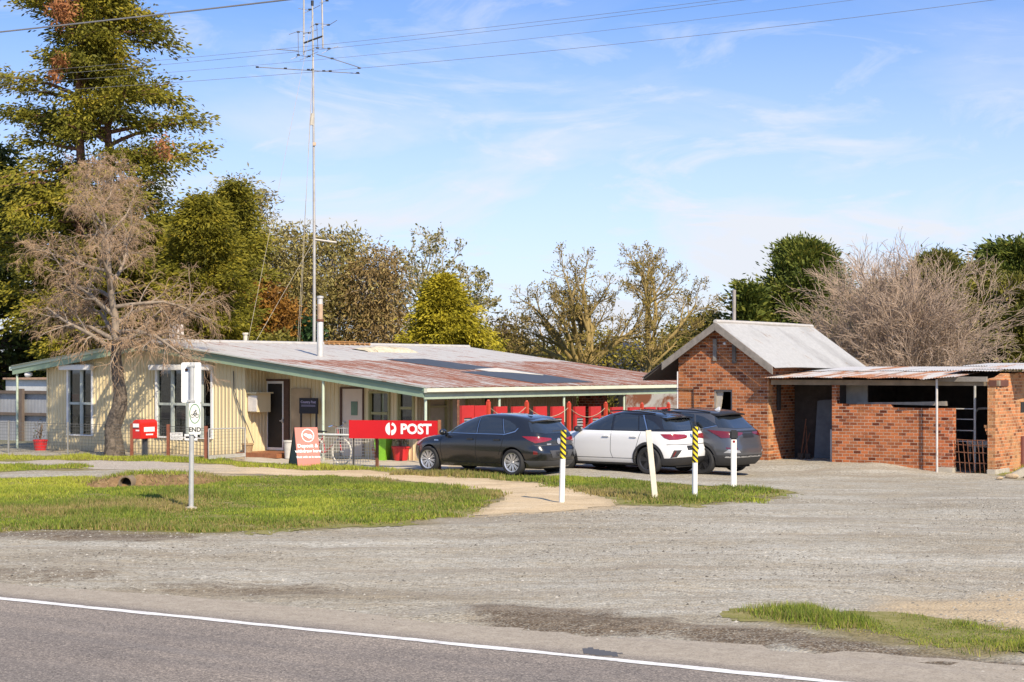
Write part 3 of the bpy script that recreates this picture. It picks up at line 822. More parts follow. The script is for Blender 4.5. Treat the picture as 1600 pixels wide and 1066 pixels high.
# doors
u0, u1, z0, z1 = D1
m = MB(); v = 1.35
ud0, ud1 = PO.u_at(416, v), PO.u_at(445, v)
m.box(u0, ud0, v - .06, v + .08, z0, z1); m.box(ud1, u1, v - .06, v + .08, z0, z1); m.box(ud0, ud1, v - .06, v + .08, z1 - .06, z1)
d = m.build('door', timber_m, po)
m = MB(); e = .075
m.box(ud0, ud0 + e, v - .03, v + .02, z0, z1 - .06); m.box(ud1 - e, ud1, v - .03, v + .02, z0, z1 - .06)
m.box(ud0 + e, ud1 - e, v - .03, v + .02, z1 - .06 - e, z1 - .06); m.box(ud0 + e, ud1 - e, v - .03, v + .02, z0, z0 + e)
m.build('screen_frame', white_m, d)
m = MB(); m.box(ud0 + e, ud1 - e, v - .012, v + .0, z0 + e, z1 - .06 - e)
m.build('screen_mesh', mat('fly_screen', (0.022, 0.019, 0.015), 0.7, var=0.2), d)
m = MB(); m.box(ud1 - .13, ud1 - .02, v - .09, v - .06, 1.02, 1.05); m.box(ud1 - .06, ud1 - .02, v - .075, v - .03, .98, 1.09)
m.build('handle', galv_m, d)
u0, u1, z0, z1 = D2
m = MB()
m.box(u0, u0 + .07, v - .06, v + .08, z0, z1); m.box(u1 - .05, u1, v - .06, v + .08, z0, z1); m.box(u0 + .07, u1 - .05, v - .06, v + .08, z1 - .05, z1)
d = m.build('door', timber_m, po)
m = MB(); m.box(u0 + .07, u1 - .05, v - .02, v + .02, z0, z1 - .05); m.build('door_leaf', doorw_m, d)
r_ = rect_px(549.5, 559.5, 627.5, 649, v)
m = MB(); m.box(r_[0], r_[1], v - .035, v - .021, r_[2], r_[3]); m.build('glazed_panel', mat('green_glass', (0.10, 0.17, 0.11), 0.2), d)
m = MB(); m.box(u0 + .12, u0 + .2, v - .08, v - .021, 1.0, 1.04); m.build('handle', galv_m, d)
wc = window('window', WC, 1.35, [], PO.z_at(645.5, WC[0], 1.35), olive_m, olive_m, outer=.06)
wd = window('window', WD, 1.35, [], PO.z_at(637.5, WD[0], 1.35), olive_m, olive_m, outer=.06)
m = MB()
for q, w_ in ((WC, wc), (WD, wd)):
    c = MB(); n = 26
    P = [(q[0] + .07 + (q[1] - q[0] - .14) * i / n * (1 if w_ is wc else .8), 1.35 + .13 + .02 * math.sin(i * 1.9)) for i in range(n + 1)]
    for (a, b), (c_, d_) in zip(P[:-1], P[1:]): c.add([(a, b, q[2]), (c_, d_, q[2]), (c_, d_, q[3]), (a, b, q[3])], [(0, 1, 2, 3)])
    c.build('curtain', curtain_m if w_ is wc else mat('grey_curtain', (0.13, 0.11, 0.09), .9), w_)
# side openings
def side_win(v0, v1, z0, z1, pm, rail):
    m = MB(); e = .07; u = UCN
    m.box(u - .06, u + .05, v0, v0 + e, z0, z1); m.box(u - .06, u + .05, v1 - e, v1, z0, z1)
    m.box(u - .06, u + .05, v0 + e, v1 - e, z1 - e, z1); m.box(u - .06, u + .05, v0 + e, v1 - e, z0, z0 + e)
    if rail: m.box(u - .03, u + .03, v0 + e, v1 - e, rail - .03, rail + .03)
    w = m.build('window', olive_m, po)
    g = MB(); g.box(u - .055, u - .045, v0 + e, v1 - e, z0 + e, z1 - e); g.build('pane', pm, w)
blind_m = mat('drawn_blind', (0.36, 0.31, 0.20), .8, var=.1)
side_win(VE1, VE2, .75, 2.0, blind_m, 1.5)
side_win(VF1, VF2, .1, 2.02, mat('beige_panel', (0.42, 0.36, 0.27), .7), 0)
side_win(VG1, VG2, .3, 2.0, dark_m, 0)
# meter box on the porch return wall
a, b = PO.v_at(391, UC), PO.v_at(419, UC)
zt, zb = PO.z_at(615, UC, .8), PO.z_at(644, UC, .8)
m = MB(); m.box(UC + .02, UC + .34, .48, 1.12, zb, zt)
bx = m.build('meter_box', cream_m, po, bevel=.01)
m = MB(); m.box(UC + .06, UC + .40, .43, .47, zb + .03, zt - .06); m.build('lid', mat('pale_grey_lid', (0.62, 0.58, 0.54), .5), bx)
m = MB(); m.box(UC + .01, UC + .42, .40, 1.15, zt, zt + .04); m.build('hood', cream_m, bx)
m = MB(); m.box(UC + .02, PO.u_at(452, .5), -.05, 1.28, 0.0, .135)
m.build('step', deck_m, po, bevel=.008)
m = MB()
r_ = rect_px(457, 487, 607, 700, 1.35); m.box(r_[0], r_[1], 1.28, 1.315, .05, r_[3]); m.build('ply_panel', mat('stained_ply', (0.42, 0.32, 0.19), .8, var=.25, scale=2.5), po)

# ---- roof
def corr_roof(u0, u1, v0, v1, zf, pitch=0.076, amp=0.009, ppw=6, nu=6, along='v'):
    n = int((v1 - v0) / pitch * ppw); vv_ = np.linspace(v0, v1, n + 1); uu_ = np.linspace(u0, u1, nu + 1)
    A, B = np.meshgrid(uu_, vv_)
    Z = zf(A, B) + amp * np.sin(2 * np.pi * B / pitch)
    idx = np.arange(A.size).reshape(A.shape)
    F = np.stack([idx[:-1, :-1].ravel(), idx[:-1, 1:].ravel(), idx[1:, 1:].ravel(), idx[1:, :-1].ravel()], 1)
    return np.stack([A.ravel(), B.ravel(), Z.ravel()], 1), F
t = NT('old_roof_iron')
o = t.obj(); os_ = t.obj((0.22, 1.6, 1))
sx = t.n('ShaderNodeSeparateXYZ', {0: o})
n1 = t.noise(os_, 1.5, 8, 0.7, 0.2); n2 = t.noise(t.obj((0.32, 3.0, 1)), 2.0, 9, 0.72, 0.3); n3 = t.noise(o, 7, 6, 0.7)
c = t.ramp(n2, [(0.25, (0.34, 0.325, 0.30)), (0.5, (0.44, 0.425, 0.40)), (0.75, (0.53, 0.51, 0.48))])
rusty = t.ramp(n3, [(0.25, (0.13, 0.05, 0.032)), (0.5, (0.22, 0.088, 0.055)), (0.75, (0.35, 0.175, 0.12))])
band = t.rng(t.math('ADD', sx.outputs[0], t.math('MULTIPLY', n1, 1.2)), -5.7, -5.3)        # the lower course of sheets is the rusty one
leftb = t.rng(t.math('ADD', sx.outputs[1], t.math('MULTIPLY', n1, 2.0)), 1.0, 4.0, 0.22, 0.52)
f = t.rng(t.math('ADD', n2, t.math('MULTIPLY', t.math('MULTIPLY', band, leftb), 0.26)), 0.565, 0.625)
c = t.mix(f, c, rusty)
seam = t.n('ShaderNodeTexWave', {'Vector': o, 'Scale': 0.4, 'Distortion': 0.0}, wave_type='BANDS', bands_direction='Y').outputs['Fac']
c = t.mix(t.math('MULTIPLY', t.rng(seam, 0.985, 1.0), 0.5), c, (0.25, 0.2, 0.17, 1))
t.done(c, t.rng(f, 0, 1, 0.45, 0.9), 0, None, 0.4)
roof_m = t.m
V1, F1 = corr_roof(UA, 0.10, -0.12, VB, lambda a, b: ZE - SR * a)
V2, F2 = corr_roof(UL, UA, -0.12, VB, lambda a, b: ZR - SL * (UA - a), ppw=4, nu=2)
po_roof = mesh_np('roof', np.concatenate([V1, V2]), np.concatenate([F1, F2 + len(V1)]), roof_m, po, smooth=True)
m = MB()
m.tube([(UA, -.14, ZR + .012), (UA, VB, ZR + .012)], .07, 8)
m.build('ridge_cap', mat('ridge_iron', (0.44, 0.42, 0.39), .5), po_roof, smooth=True)
slate_m = mat('charcoal_sheet', (0.055, 0.06, 0.068), 0.55, var=0.2, scale=3)
def roof_patch(pts, m_, nm, lift=.022):
    P = [(u, v_, ZE - SR * u + lift) for u, v_ in pts]
    q = MB(); n = len(P); q.add(P + [(a, b, c - .012) for a, b, c in P], [tuple(range(n)), tuple(range(2 * n - 1, n - 1, -1))] + [(i, (i + 1) % n, n + (i + 1) % n, n + i) for i in range(n)])
    q.build(nm, m_, po_roof)
roof_patch([(-6.35, 6.5), (-6.55, 8.8), (-4.05, 9.35), (-3.75, 7.9), (-3.72, 6.9), (-5.2, 6.6)], slate_m, 'roof_patch')
roof_patch([(-3.15, 6.15), (-3.4, 9.75), (-.48, 9.7), (-.40, 6.3)], slate_m, 'roof_patch')
roof_patch([(-3.68, 7.7), (-4.0, 9.4), (-2.2, 9.42), (-2.9, 8.6), (-3.2, 7.7)], mat('pale_sheet', (0.62, 0.58, 0.5), .6), 'roof_patch', .034)
# lumpy cover, loose iron, flue, chimney, pipe
q = MB(); u_, v_ = -8.85, 9.7
prof = [(-1.45, .05), (-1.2, .12), (-.4, .16), (.4, .20), (1.0, .15), (1.35, .05)]
P = []; Fc = []
for i, (dv, h_) in enumerate(prof):
    for k in range(7):
        a_ = math.pi * k / 6
        P.append((u_ - .38 * math.cos(a_), v_ + dv, ZE - SR * (u_ - .38 * math.cos(a_)) + .0 + h_ * math.sin(a_) * random.uniform(.8, 1.15)))
for i in range(len(prof) - 1):
    for k in range(6): Fc.append((i * 7 + k, i * 7 + k + 1, (i + 1) * 7 + k + 1, (i + 1) * 7 + k))
q.add(P, Fc); q.build('skylight_cover', mat('dirty_cream_cover', (0.52, 0.46, 0.33), .8, var=.4, scale=4, stain=(.25, .19, .1), stain_at=.6), po_roof, smooth=True)
q = MB()
for v_ in np.arange(8.6, 11.0, .28): q.tube([(UA + .25, v_, ZR + .03), (UA - .35, v_ + .02, ZR + .03)], .05, 6)
q.box(UA - .2, UA + .1, 8.7, 10.3, ZR + .09, ZR + .13)
q.build('loose_iron', mat('rusty_ochre_iron', (0.33, 0.17, 0.06), .85, var=.4, scale=6), po_roof)
zf_ = PO.z_at(463, -7.09, 4.1); zb_ = ZE + SR * 7.09
q = MB(); q.lathe([(.10, zb_ - .05), (.10, PO.z_at(501, -7.09, 4.1)), (.085, PO.z_at(500, -7.09, 4.1)), (.085, zf_ - .06), (.11, zf_ - .06), (.11, zf_), (.0, zf_ + .02)], 'z', 16, (-7.09, 4.1, 0))
fl = q.build('flue', mat('flue_zinc', (0.52, 0.51, 0.48), .45, .2, var=.15), po_roof, smooth=True)
q = MB(); zz = PO.z_at(500, -7.09, 4.1); q.lathe([(.0, zz - .05), (.125, zz - .05), (.125, zz + .02), (.0, zz + .03)], 'z', 16, (-7.09, 4.1, 0)); q.build('collar', rust_m, fl)
q = MB(); q.lathe([(.088, zz + .03), (.088, zf_ - .25)], 'z', 16, (-7.09, 4.1, 0)); q.build('stained_sleeve', mat('sleeve_rust', (0.42, 0.30, 0.20), .7, var=.3, scale=3), fl)
uu = UA - .5
v_ = PO.v_at(275, uu)
q = MB(); q.box(uu - .16, uu + .2, v_ - .15, v_ + .15, 3.2, PO.z_at(507, uu, v_))
q.build('chimney', mat('peeling_white_brick', (0.66, 0.60, 0.54), .9, var=.1, stain=(.30, .17, .11), stain_at=.56, scale=7), po_roof, bevel=.01)
v_ = PO.v_at(383.5, uu)
q = MB(); q.lathe([(.07, 3.2), (.07, PO.z_at(523, uu, v_)), (.10, PO.z_at(523, uu, v_)), (.10, PO.z_at(520, uu, v_))], 'z', 12, (uu, v_, 0))
q.build('vent_pipe', mat('vent_cream', (0.6, 0.55, 0.45), .7), po_roof)
# barges along the gable, gutter and fascia along the eave
def barge(ua, ub, y0, y1, ztop, zbot, m_, nm):
    q = MB(); q.prism([(ua, zroof(ua) + ztop), (ub, zroof(ub) + ztop), (ub, zroof(ub) + zbot), (ua, zroof(ua) + zbot)], 1, y0, y1)
    return q.build(nm, m_, po)
barge(UA, .06, -.02, .02, -.05, -.275, green_m, 'bargeboard')
barge(UL, UA, -.02, .02, -.05, -.275, green_m, 'bargeboard')
dg_m = mat('dark_green_cap', (0.155, 0.235, 0.17), .5)  # barge cap paint, a darker green than the bargeboard
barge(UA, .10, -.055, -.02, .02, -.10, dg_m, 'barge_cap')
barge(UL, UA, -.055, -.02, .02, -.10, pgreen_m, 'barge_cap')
q = MB(); q.prism([(.09, ZE - .03), (.21, ZE - .03), (.21, ZE - .13), (.18, ZE - .15), (.09, ZE - .15)], 1, -.05, VB)
q.build('gutter', gutter_m, po)
q = MB(); q.box(.02, .06, .03, VB, ZE - .33, ZE - .05)
q.build('fascia', mat('sage_fascia', (0.36, 0.44, 0.33), .5, var=.12, scale=3, stain=(.34, .30, .2), stain_at=.66), po)
zl = zroof(UL)
q = MB(); q.prism([(UL - .12, zl - .02), (UL, zl - .02), (UL, zl - .14), (UL - .12, zl - .14)], 1, -.05, VB); q.build('gutter', pgreen_m, po)
# verandah posts
pv = [PO.v_at(x, -.03) for x in (665, 780, 881, 975)]
for k, v_ in enumerate(pv):
    q = MB(); v2 = max(v_, .08)
    q.tube([(-.03, v2, -.02), (-.03, v2, ZE - .1)], .04, 10); q.build('verandah_post', pgreen_m, po, smooth=True)
for x, top in ((505, None), (27, None)):
    u_ = PO.u_at(x, .06)
    q = MB(); q.tube([(u_, .06, -.02), (u_, .06, zroof(u_) - .1)], .04, 10); q.build('verandah_post', pgreen_m, po, smooth=True)
q = MB(); u_ = PO.u_at(42, .1); q.lathe([(.0, 0), (.10, .0), (.10, .10), (.05, .22), (0, .23)], 'x', 12, (u_, .1, zroof(u_) - .34)); q.build('flood_lamp', white_m, po, smooth=True)

# ================================================================== BRICK HUT
HU = Frame(7.2, 48.7)
brick_hut = brick_mat('hut_brick', (0.37, 0.125, 0.050), (0.44, 0.168, 0.064), (0.49, 0.395, 0.30), (0.47, 0.20, 0.075), 0.57)
hut = thing('brick_hut', 'small red brick gabled hut with pale iron roof', 'hut', (HU.ox, HU.oy, 0), -TH)
AP = HU.u_at(1118, -.28); ZAP = HU.z_at(505, AP, -.28)
UHL = HU.u_at(1003, -.28); ZHL = HU.z_at(592, UHL, -.28)
UHR = HU.u_at(1208, -.28); ZHR = HU.z_at(574, UHR, -.28)
sl = (ZAP - ZHL) / (AP - UHL); sr = (ZAP - ZHR) / (UHR - AP)
def zhut(u): return ZAP - sl * (AP - u) if u < AP else ZAP - sr * (u - AP)
HL = 6.2
UW0 = HU.u_at(1060, 0)
w0, w1 = HU.u_at(1115, 0), HU.u_at(1144, 0); wz1 = HU.z_at(609, w0, 0); wz0 = wz1 - .95
m = MB()
lift = .07
m.prism([(UW0, -.3), (w0, -.3), (w0, wz1), (UW0, wz1)], 1, 0, .23)
m.prism([(w1, -.3), (0, -.3), (0, wz1), (w1, wz1)], 1, 0, .23)
m.prism([(w0, -.3), (w1, -.3), (w1, wz0), (w0, wz0)], 1, 0, .23)
m.prism([(UW0, wz1), (0, wz1), (0, zhut(0) - lift), (AP, ZAP - lift), (UW0, zhut(UW0) - lift)], 1, 0, .23)
m.box(-.23, 0, .23, HL, -.3, zhut(0) - .1); m.box(UW0, UW0 + .23, .23, HL, -.3, zhut(UW0) - .1)
m.prism([(UW0 + .23, -.3), (-.23, -.3), (-.23, zhut(-.23) - .1), (AP, ZAP - .12), (UW0 + .23, zhut(UW0 + .23) - .1)], 1, HL - .23, HL)
m.build('wall', brick_hut, hut, uv=True)
m = MB(); e = .055
gt = mat('weathered_grey_timber', (0.235, 0.21, 0.18), .85, var=.3, scale=6, bump=.3)
m.box(w0 + .002, w0 + e, .03, .20, wz0, wz1); m.box(w1 - e, w1 - .002, .03, .20, wz0, wz1); m.box(w0 + e, w1 - e, .03, .20, wz1 - e, wz1)
fr = m.build('window', gt, hut)
m = MB(); m.prism([(w0 + e, wz0), (w0 + e + .05, wz0), (w0 + e + .20, wz1 - e), (w0 + e, wz1 - e)], 1, .10, .14); m.build('leaning_board', mat('pale_board', (0.45, 0.41, 0.35), .8), fr)
m = MB(); m.box(w0 - .3, w1 + .3, 1.2, 1.25, .0, 2.4); m.build('dark_room', dark_m, hut)
for x0, y0, y1, c in ((1117, 530, 564, 0), (1147, 538, 568, 1)):
    a = HU.u_at(x0, -.03); m = MB(); m.box(a - .055, a + .055, -.05, -.002, HU.z_at(y1, a, 0), HU.z_at(y0, a, 0))
    m.build('timber_strip', gt if c == 0 else mat('dark_old_timber', (0.13, 0.11, 0.09), .85, var=.3), hut)
a = HU.u_at(1133, 0); m = MB(); m.lathe([(0, -.06), (.035, -.05), (.045, -.002)], 'y', 10, (a, 0, HU.z_at(537, a, 0))); m.build('insulator', white_m, hut)
m = MB(); z_ = HU.z_at(608, UW0, -.03)
m.tube([(HU.u_at(1040, -.03), -.03, z_ + .01), (HU.u_at(1083, -.03), -.03, z_), (HU.u_at(1083.5, -.03), -.03, z_ - .75)], .016, 6); m.build('conduit', black_m, hut)
m = MB(); m.tube([(UW0 - .035, .03, .3), (UW0 - .035, .03, 2.5)], .03, 8); m.build('downpipe', white_m, hut)
iron_w = sheet_iron('pale_hut_iron', (0.37, 0.37, 0.365), (0.26, 0.20, 0.15), 0.66, (0.35, 1, 1), dark=(0.17, 0.165, 0.16), grime=.75)
def hut_sheet(ua, ub, y0, y1):
    V_, F_ = corr_roof(ua, ub, y0, y1, lambda a, b: np.vectorize(zhut)(a) + .03 + .012 * np.sin(b * 1.3), .076, .009, 6, 5)
    return V_, F_
Va, Fa = hut_sheet(AP, UHR + .06, -.30, HL + .15); Vb_, Fb = hut_sheet(UHL, AP, -.30, HL + .15)
hr = mesh_np('roof', np.concatenate([Va, Vb_]), np.concatenate([Fa, Fb + len(Va)]), iron_w, hut, smooth=True)
m = MB(); m.tube([(AP, -.31, ZAP + .045), (AP, HL * .72, ZAP + .05), (AP, HL + .16, ZAP + .04)], .06, 8); m.build('ridge_cap', mat('ridge_pale', (0.46, 0.43, 0.39), .5), hr, smooth=True)
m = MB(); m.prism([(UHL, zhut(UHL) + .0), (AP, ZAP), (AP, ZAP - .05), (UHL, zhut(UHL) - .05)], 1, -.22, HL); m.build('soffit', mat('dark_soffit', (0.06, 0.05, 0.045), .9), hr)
def hbarge(ua, ub, y0):
    m = MB(); m.prism([(ua, zhut(ua) + .02), (ub, zhut(ub) + .02), (ub, zhut(ub) - .20), (ua, zhut(ua) - .20)], 1, y0, y0 + .035); m.build('bargeboard', gt, hr)
hbarge(HU.u_at(1034, -.33), AP, -.335); hbarge(AP, UHR, -.337)
a = HU.u_at(1147, 1.2)
m = MB(); m.tube([(a, 1.2, zhut(a) - .1), (a, 1.2, HU.z_at(453, a, 1.2))], .055, 10); m.build('flue', mat('old_flue', (0.28, 0.255, 0.23), .7, var=.3, scale=5), hr, smooth=True)

# ================================================================== BRICK SHED
brick_shed = brick_mat('shed_brick', (0.37, 0.120, 0.050), (0.44, 0.160, 0.062), (0.50, 0.40, 0.31), (0.46, 0.18, 0.07), 0.58, white=0.0)
brick_w = brick_mat('whitened_brick', (0.41, 0.122, 0.052), (0.48, 0.16, 0.064), (0.50, 0.38, 0.29), (0.46, 0.18, 0.07), 0.60, white=.85)
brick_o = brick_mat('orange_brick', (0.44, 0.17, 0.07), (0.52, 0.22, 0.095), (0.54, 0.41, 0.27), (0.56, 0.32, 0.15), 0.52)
shed = thing('brick_shed', 'open fronted red brick lean-to shed under curling rusty iron', 'shed', (HU.ox, HU.oy, 0), -TH)
B0, B1 = HU.u_at(1300, 0), HU.u_at(1489, 0)
BS = HU.u_at(1391, 0)
ZT = HU.z_at(631, B0, 0)
P0, P1 = HU.u_at(1543, 0), HU.u_at(1555, 0)
zbeam0, zbeam1 = 2.13, 2.27
m = MB()
m.prism([(B0, -.5), (B1 - .45, -.5), (B1 - .45, ZT - .086), (BS + .05, ZT - .086), (BS, ZT), (B0, ZT)], 1, 0, .23)
m.box(B0, B0 + .13, .0, .23, ZT, zbeam0)
m.build('front_wall', brick_shed, shed, uv=True)
m = MB(); m.box(B1 - .45, B1, 0, .23, -.03, ZT - .086); m.build('front_wall', brick_w, shed, uv=True)
conc_m = mat('old_concrete', (0.42, 0.38, 0.31), .9, var=.25, scale=5, bump=.4)
m = MB(); m.box(B1 - .452, B1 + .01, -.03, .25, -.5, -.032); m.build('footing', conc_m, shed, bevel=.02)
m = MB(); m.box(P0 - .02, P1 + .03, -.03, 1.1, -.5, -.05); m.build('footing', conc_m, shed, bevel=.02)
SD = 4.6
m = MB()
ztp = HU.z_at(592, P1, 0)
n_ = 9
prof_t = [(i / n_ * SD, ztp + (HU.z_at(582, P1, 1.2) - ztp) * min(1, i / n_ * SD / 1.2) - .04 * (i % 2)) for i in range(n_ + 1)]
poly = [(0.0, -.05), (SD, -.5)] + prof_t[::-1]
poly[0] = (0.0, -.06)
m.prism([(p[0], p[1]) for p in poly], 0, P0, P1)
m.build('end_wall', brick_o, shed, uv=True)
m = MB()                                                # toothed brick end round the broken jamb
for k, z_ in enumerate(np.arange(.86, 1.10, .086)): m.box(P0 - .10 * (.4 + .6 * ((k * 7) % 3) / 2), P0, .02, .21, z_, z_ + .07)
m.build('broken_jamb', brick_o, shed, uv=True)
m = MB(); va_ = HU.v_at(1594.5, P1); m.box(P1 + .002, P1 + .02, va_, va_ + .6, 1.40, 1.68); m.build('vent_opening', dark_m, shed)
m = MB(); m.box(P1 + .002, P1 + .05, va_ + .02, va_ + .9, -.1, .75); m.build('side_door', mat('dark_red_door', (0.16, 0.05, 0.035), .7), shed)
m = MB(); m.box(.02, P0, SD - .1, SD, -.4, 2.5); m.box(B0 - .02, B0 + .1, .25, SD - .1, -.3, 2.3); m.build('back_wall', mat('dark_brick', (0.055, 0.045, 0.04), .95, var=.4), shed)  # near-black brown tone on the inner shed walls
m = MB(); m.box(.0, B0 - .02, 1.80, 1.88, -.4, 2.3); m.build('dark_partition', bpy.data.materials['dark_brick'], shed)
m = MB(); m.box(.0, .035, .0, .30, -.2, 2.30); m.build('sunlit_strip', brick_o, shed, uv=True)  # added strip of lighter brick paints the sunlit band on the hut side wall
m = MB(); a, b = HU.u_at(1308, .6), HU.u_at(1352, .6); m.box(a, b, .75, .80, .6, 2.2); m.build('rendered_panel', mat('grey_render', (0.40, 0.36, 0.30), .9, var=.3, scale=3), shed)
m = MB(); m.box(.1, P0 + .30, .02, .14, zbeam0, zbeam1); m.build('beam', mat('weathered_beam', (0.25, 0.195, 0.135), .85, var=.3, scale=4, bump=.3), shed)
m = MB(); m.box(HU.u_at(1467, -.1), P0 + .02, -.14, -.05, zbeam1 - .03, zbeam1 + .10); m.build('beam', gt, shed)
m = MB(); a, b = P0 + .1, P1 + .4; m.box(P1 - .15, P1 + .03, -.02, 1.0, 2.12, 2.28); m.build('beam_end', mat('red_oxide_beam', (0.12, 0.045, 0.03), .8), shed)
a = HU.u_at(1217, -.02)
m = MB(); m.box(.03, .10, .55, .68, 1.4, 2.2); m.build('bracket', mat('black_timber', (0.04, 0.032, 0.028), .9), shed)
shed_iron = sheet_iron('rusty_shed_iron', (0.48, 0.46, 0.43), (0.32, 0.135, 0.065), 0.50, (1.0, 0.16, 1), dark=(0.25, 0.15, 0.10), grime=.45, rust2=(0.50, 0.30, 0.17))
pale_iron = sheet_iron('pale_shed_iron', (0.47, 0.46, 0.45), (0.34, 0.19, 0.12), 0.62, (1.0, 0.2, 1), dark=(0.3, 0.26, 0.22), grime=.25)
def shed_sheet(u0, u1, v0, v1, z0, z1, curl, m_):
    n = int((u1 - u0) / .076 * 6); A, B = np.meshgrid(np.linspace(v0, v1, 9), np.linspace(u0, u1, n + 1))
    T = (A - v0) / (v1 - v0); Sx = (B - u0) / (u1 - u0)
    Z = z0 + (z1 - z0) * T + .010 * np.sin(2 * np.pi * B / .076) + curl[0] * (1 - T) ** 3 * Sx ** 2 + curl[1] * (1 - T) ** 3 * (1 - Sx) ** 2
    idx = np.arange(A.size).reshape(A.shape)
    F = np.stack([idx[:-1, :-1].ravel(), idx[:-1, 1:].ravel(), idx[1:, 1:].ravel(), idx[1:, :-1].ravel()], 1)
    mesh_np('roof_sheet', np.stack([B.ravel(), A.ravel(), Z.ravel()], 1), F, m_, shed, smooth=True)
us = [.04, .80, 1.58, 2.36, 3.14, 3.9, 4.66]
for k in range(6):
    a, b = us[k], us[k + 1] + .06
    cu = [(0, 0), (.015, 0), (0, .02), (-.01, .02), (.02, -.02), (-.05, .0)][k]
    shed_sheet(a, b, -.42 + .06 * (k % 2), 2.4, 2.33 + .014 * (k % 2), 2.50 + .014 * (k % 2), cu, shed_iron)
    shed_sheet(a, b, 2.25, SD + .2, 2.515 + .012 * (k % 2), 2.64, (0, 0), pale_iron if k != 2 else shed_iron)
shed_sheet(4.68, 5.6, -.50, 2.4, 2.35, 2.56, (.02, -.06), shed_iron)
shed_sheet(5.0, 6.4, .55, 2.6, 2.52, 2.63, (.0, .03), pale_iron)
shed_sheet(5.5, 7.4, 1.1, 3.4, 2.57, 2.70, (.0, .0), pale_iron)
shed_sheet(4.7, 7.4, 2.6, SD + .4, 2.66, 2.74, (.0, .0), pale_iron)
m = MB(); a = HU.u_at(1464, -.3)
m.tube([(a, -.3, gz(*HU.wp(a, -.3)[:2]) - .05), (a - .005, -.3, 2.30)], .032, 10); m.build('prop_post', mat('pale_pipe', (0.52, 0.49, 0.46), .6, var=.2, stain=(.3, .17, .1), stain_at=.62), shed, smooth=True)
SHED_OBJS = shed

# things in and about the shed
def lp(u, v, z=0): return HU.wp(u, v, z)
g1, g2 = B1 + .04, P0 - .03
gate = thing('rusty_gate', 'rusty welded pipe gate closing the shed opening', 'gate', lp(g1, .05, -.22), -TH)
L_ = g2 - g1
m = MB()
for z_ in (.05, .33, .60, .80, .93): m.tube([(0, .02 * math.sin(z_ * 9), z_), (L_ * .5, .03, z_ - .02), (L_, 0, z_ - .01)], .014, 6)
gt_rails = m.build('rail', rust_m, gate)
m = MB()
for k in range(6):
    x = .10 + k * (L_ - .2) / 5; m.tube([(x - .03, 0, .93), (x + .02 * math.sin(k * 2), .015, .5), (x + .05, 0, .03)], .011, 6)
m.build('bar', rust_m, gate)
rack = thing('pipe_rack', 'pale upright pipe with rungs inside the shed opening', 'rack', lp(B1 + .35, .7, -.15), -TH)
m = MB(); m.tube([(0, 0, 0), (0, 0, 2.35)], .035, 8); m.build('upright', galv_m, rack, smooth=True)
for z_ in (.78, 1.07, 1.37, 1.65):
    m = MB(); m.box(-.75, -.03, -.03, .03, z_ - .025 + .02, z_ + .02); m.build('rung', mat('pale_slat', (0.55, 0.52, 0.48), .7), rack)
pl = thing('grey_plank', 'long grey plank lying on top of the low brick wall', 'plank', lp(HU.u_at(1340, .1), .12, ZT + .01), -TH)
m = MB(); m.prism([(0, .0), (2.5, -.03), (2.5, .09), (1.6, .06), (0, .03)], 1, -.06, .10); m.build('plank', gt, pl)
mc = thing('old_machine', 'pale metal frame of a derelict machine inside the shed', 'machine', lp(P0 - .5, 1.4, -.15), -TH)
m = MB(); m.tube([(-.35, 0, .8), (-.30, 0, 1.55), (-.22, 0, 1.65), (.45, 0, 1.68)], .03, 8); m.build('cab_frame', mat('dull_cream_steel', (0.35, 0.32, 0.27), .6), mc, smooth=True)
m = MB(); m.box(-.45, .45, -.35, .4, .62, .80); m.build('bonnet', mat('dull_white_steel', (0.50, 0.47, 0.42), .5), mc, bevel=.04)
m = MB()
for k in range(5): m.box(-.35 + k * .12, -.32 + k * .12, -.33, -.30, .25, .6)
m.build('grille', mat('grille_steel', (0.3, 0.28, 0.25), .6), mc)
ti = thing('iron_sheet', 'dark curved iron sheet leaning inside the shed doorway', 'iron sheet', lp(.85, 1.25, -.05), -TH)
m = MB(); q = [(i / 12 * 1.0, .18 * math.sin(i / 12 * 2.2)) for i in range(13)]
for (a, b), (c_, d_) in zip(q[:-1], q[1:]): m.add([(a, b, 0), (c_, d_, 0), (c_, d_ + .25, 1.75 - .25 * (c_ - .4) ** 2), (a, b + .25, 1.75 - .25 * (a - .4) ** 2)], [(0, 1, 2, 3)])
m.build('sheet', mat('dark_sheet', (0.105, 0.105, 0.11), .5, .0, var=.3), ti, smooth=True)
m = MB(); m.box(.68, .74, -.12, -.07, 0, 1.8); m.build('batten', galv_m, ti)
dp = thing('door_post', 'short pale board standing against the doorway brickwork', 'board', lp(B0 - .12, .15, -.05), -TH)
m = MB(); m.box(0, .09, 0, .03, 0, .95); m.build('board', mat('grey_board', (0.42, 0.40, 0.37), .8), dp)
for k, (u_, v_, h_, le) in enumerate(((.55, 1.0, 1.2, .12), (.75, 1.05, 1.0, -.1), (.50, 1.2, .8, .2))):
    b_ = thing('garden_tool', ['tallest rusty tool handle leaning in the shed doorway', 'middle rusty tool handle leaning in the shed doorway', 'shortest rusty tool handle leaning in the shed doorway'][k], 'tool', lp(u_, v_, -.05), -TH, 'old tools leaning in the shed doorway')
    m = MB(); m.tube([(0, 0, 0), (le, .12, h_)], .018, 6); m.build('handle', rust_m, b_)
    m = MB(); m.prism([(-.07, -.0), (.07, 0), (.09, .22), (-.09, .22)], 1, -.012, .012); m.build('blade', black_m, b_)
sb = gp(1572, 747)
cs = thing('concrete_slab', 'broken pale concrete slab sloping against the orange brick wall', 'slab', sb, -TH + .35)
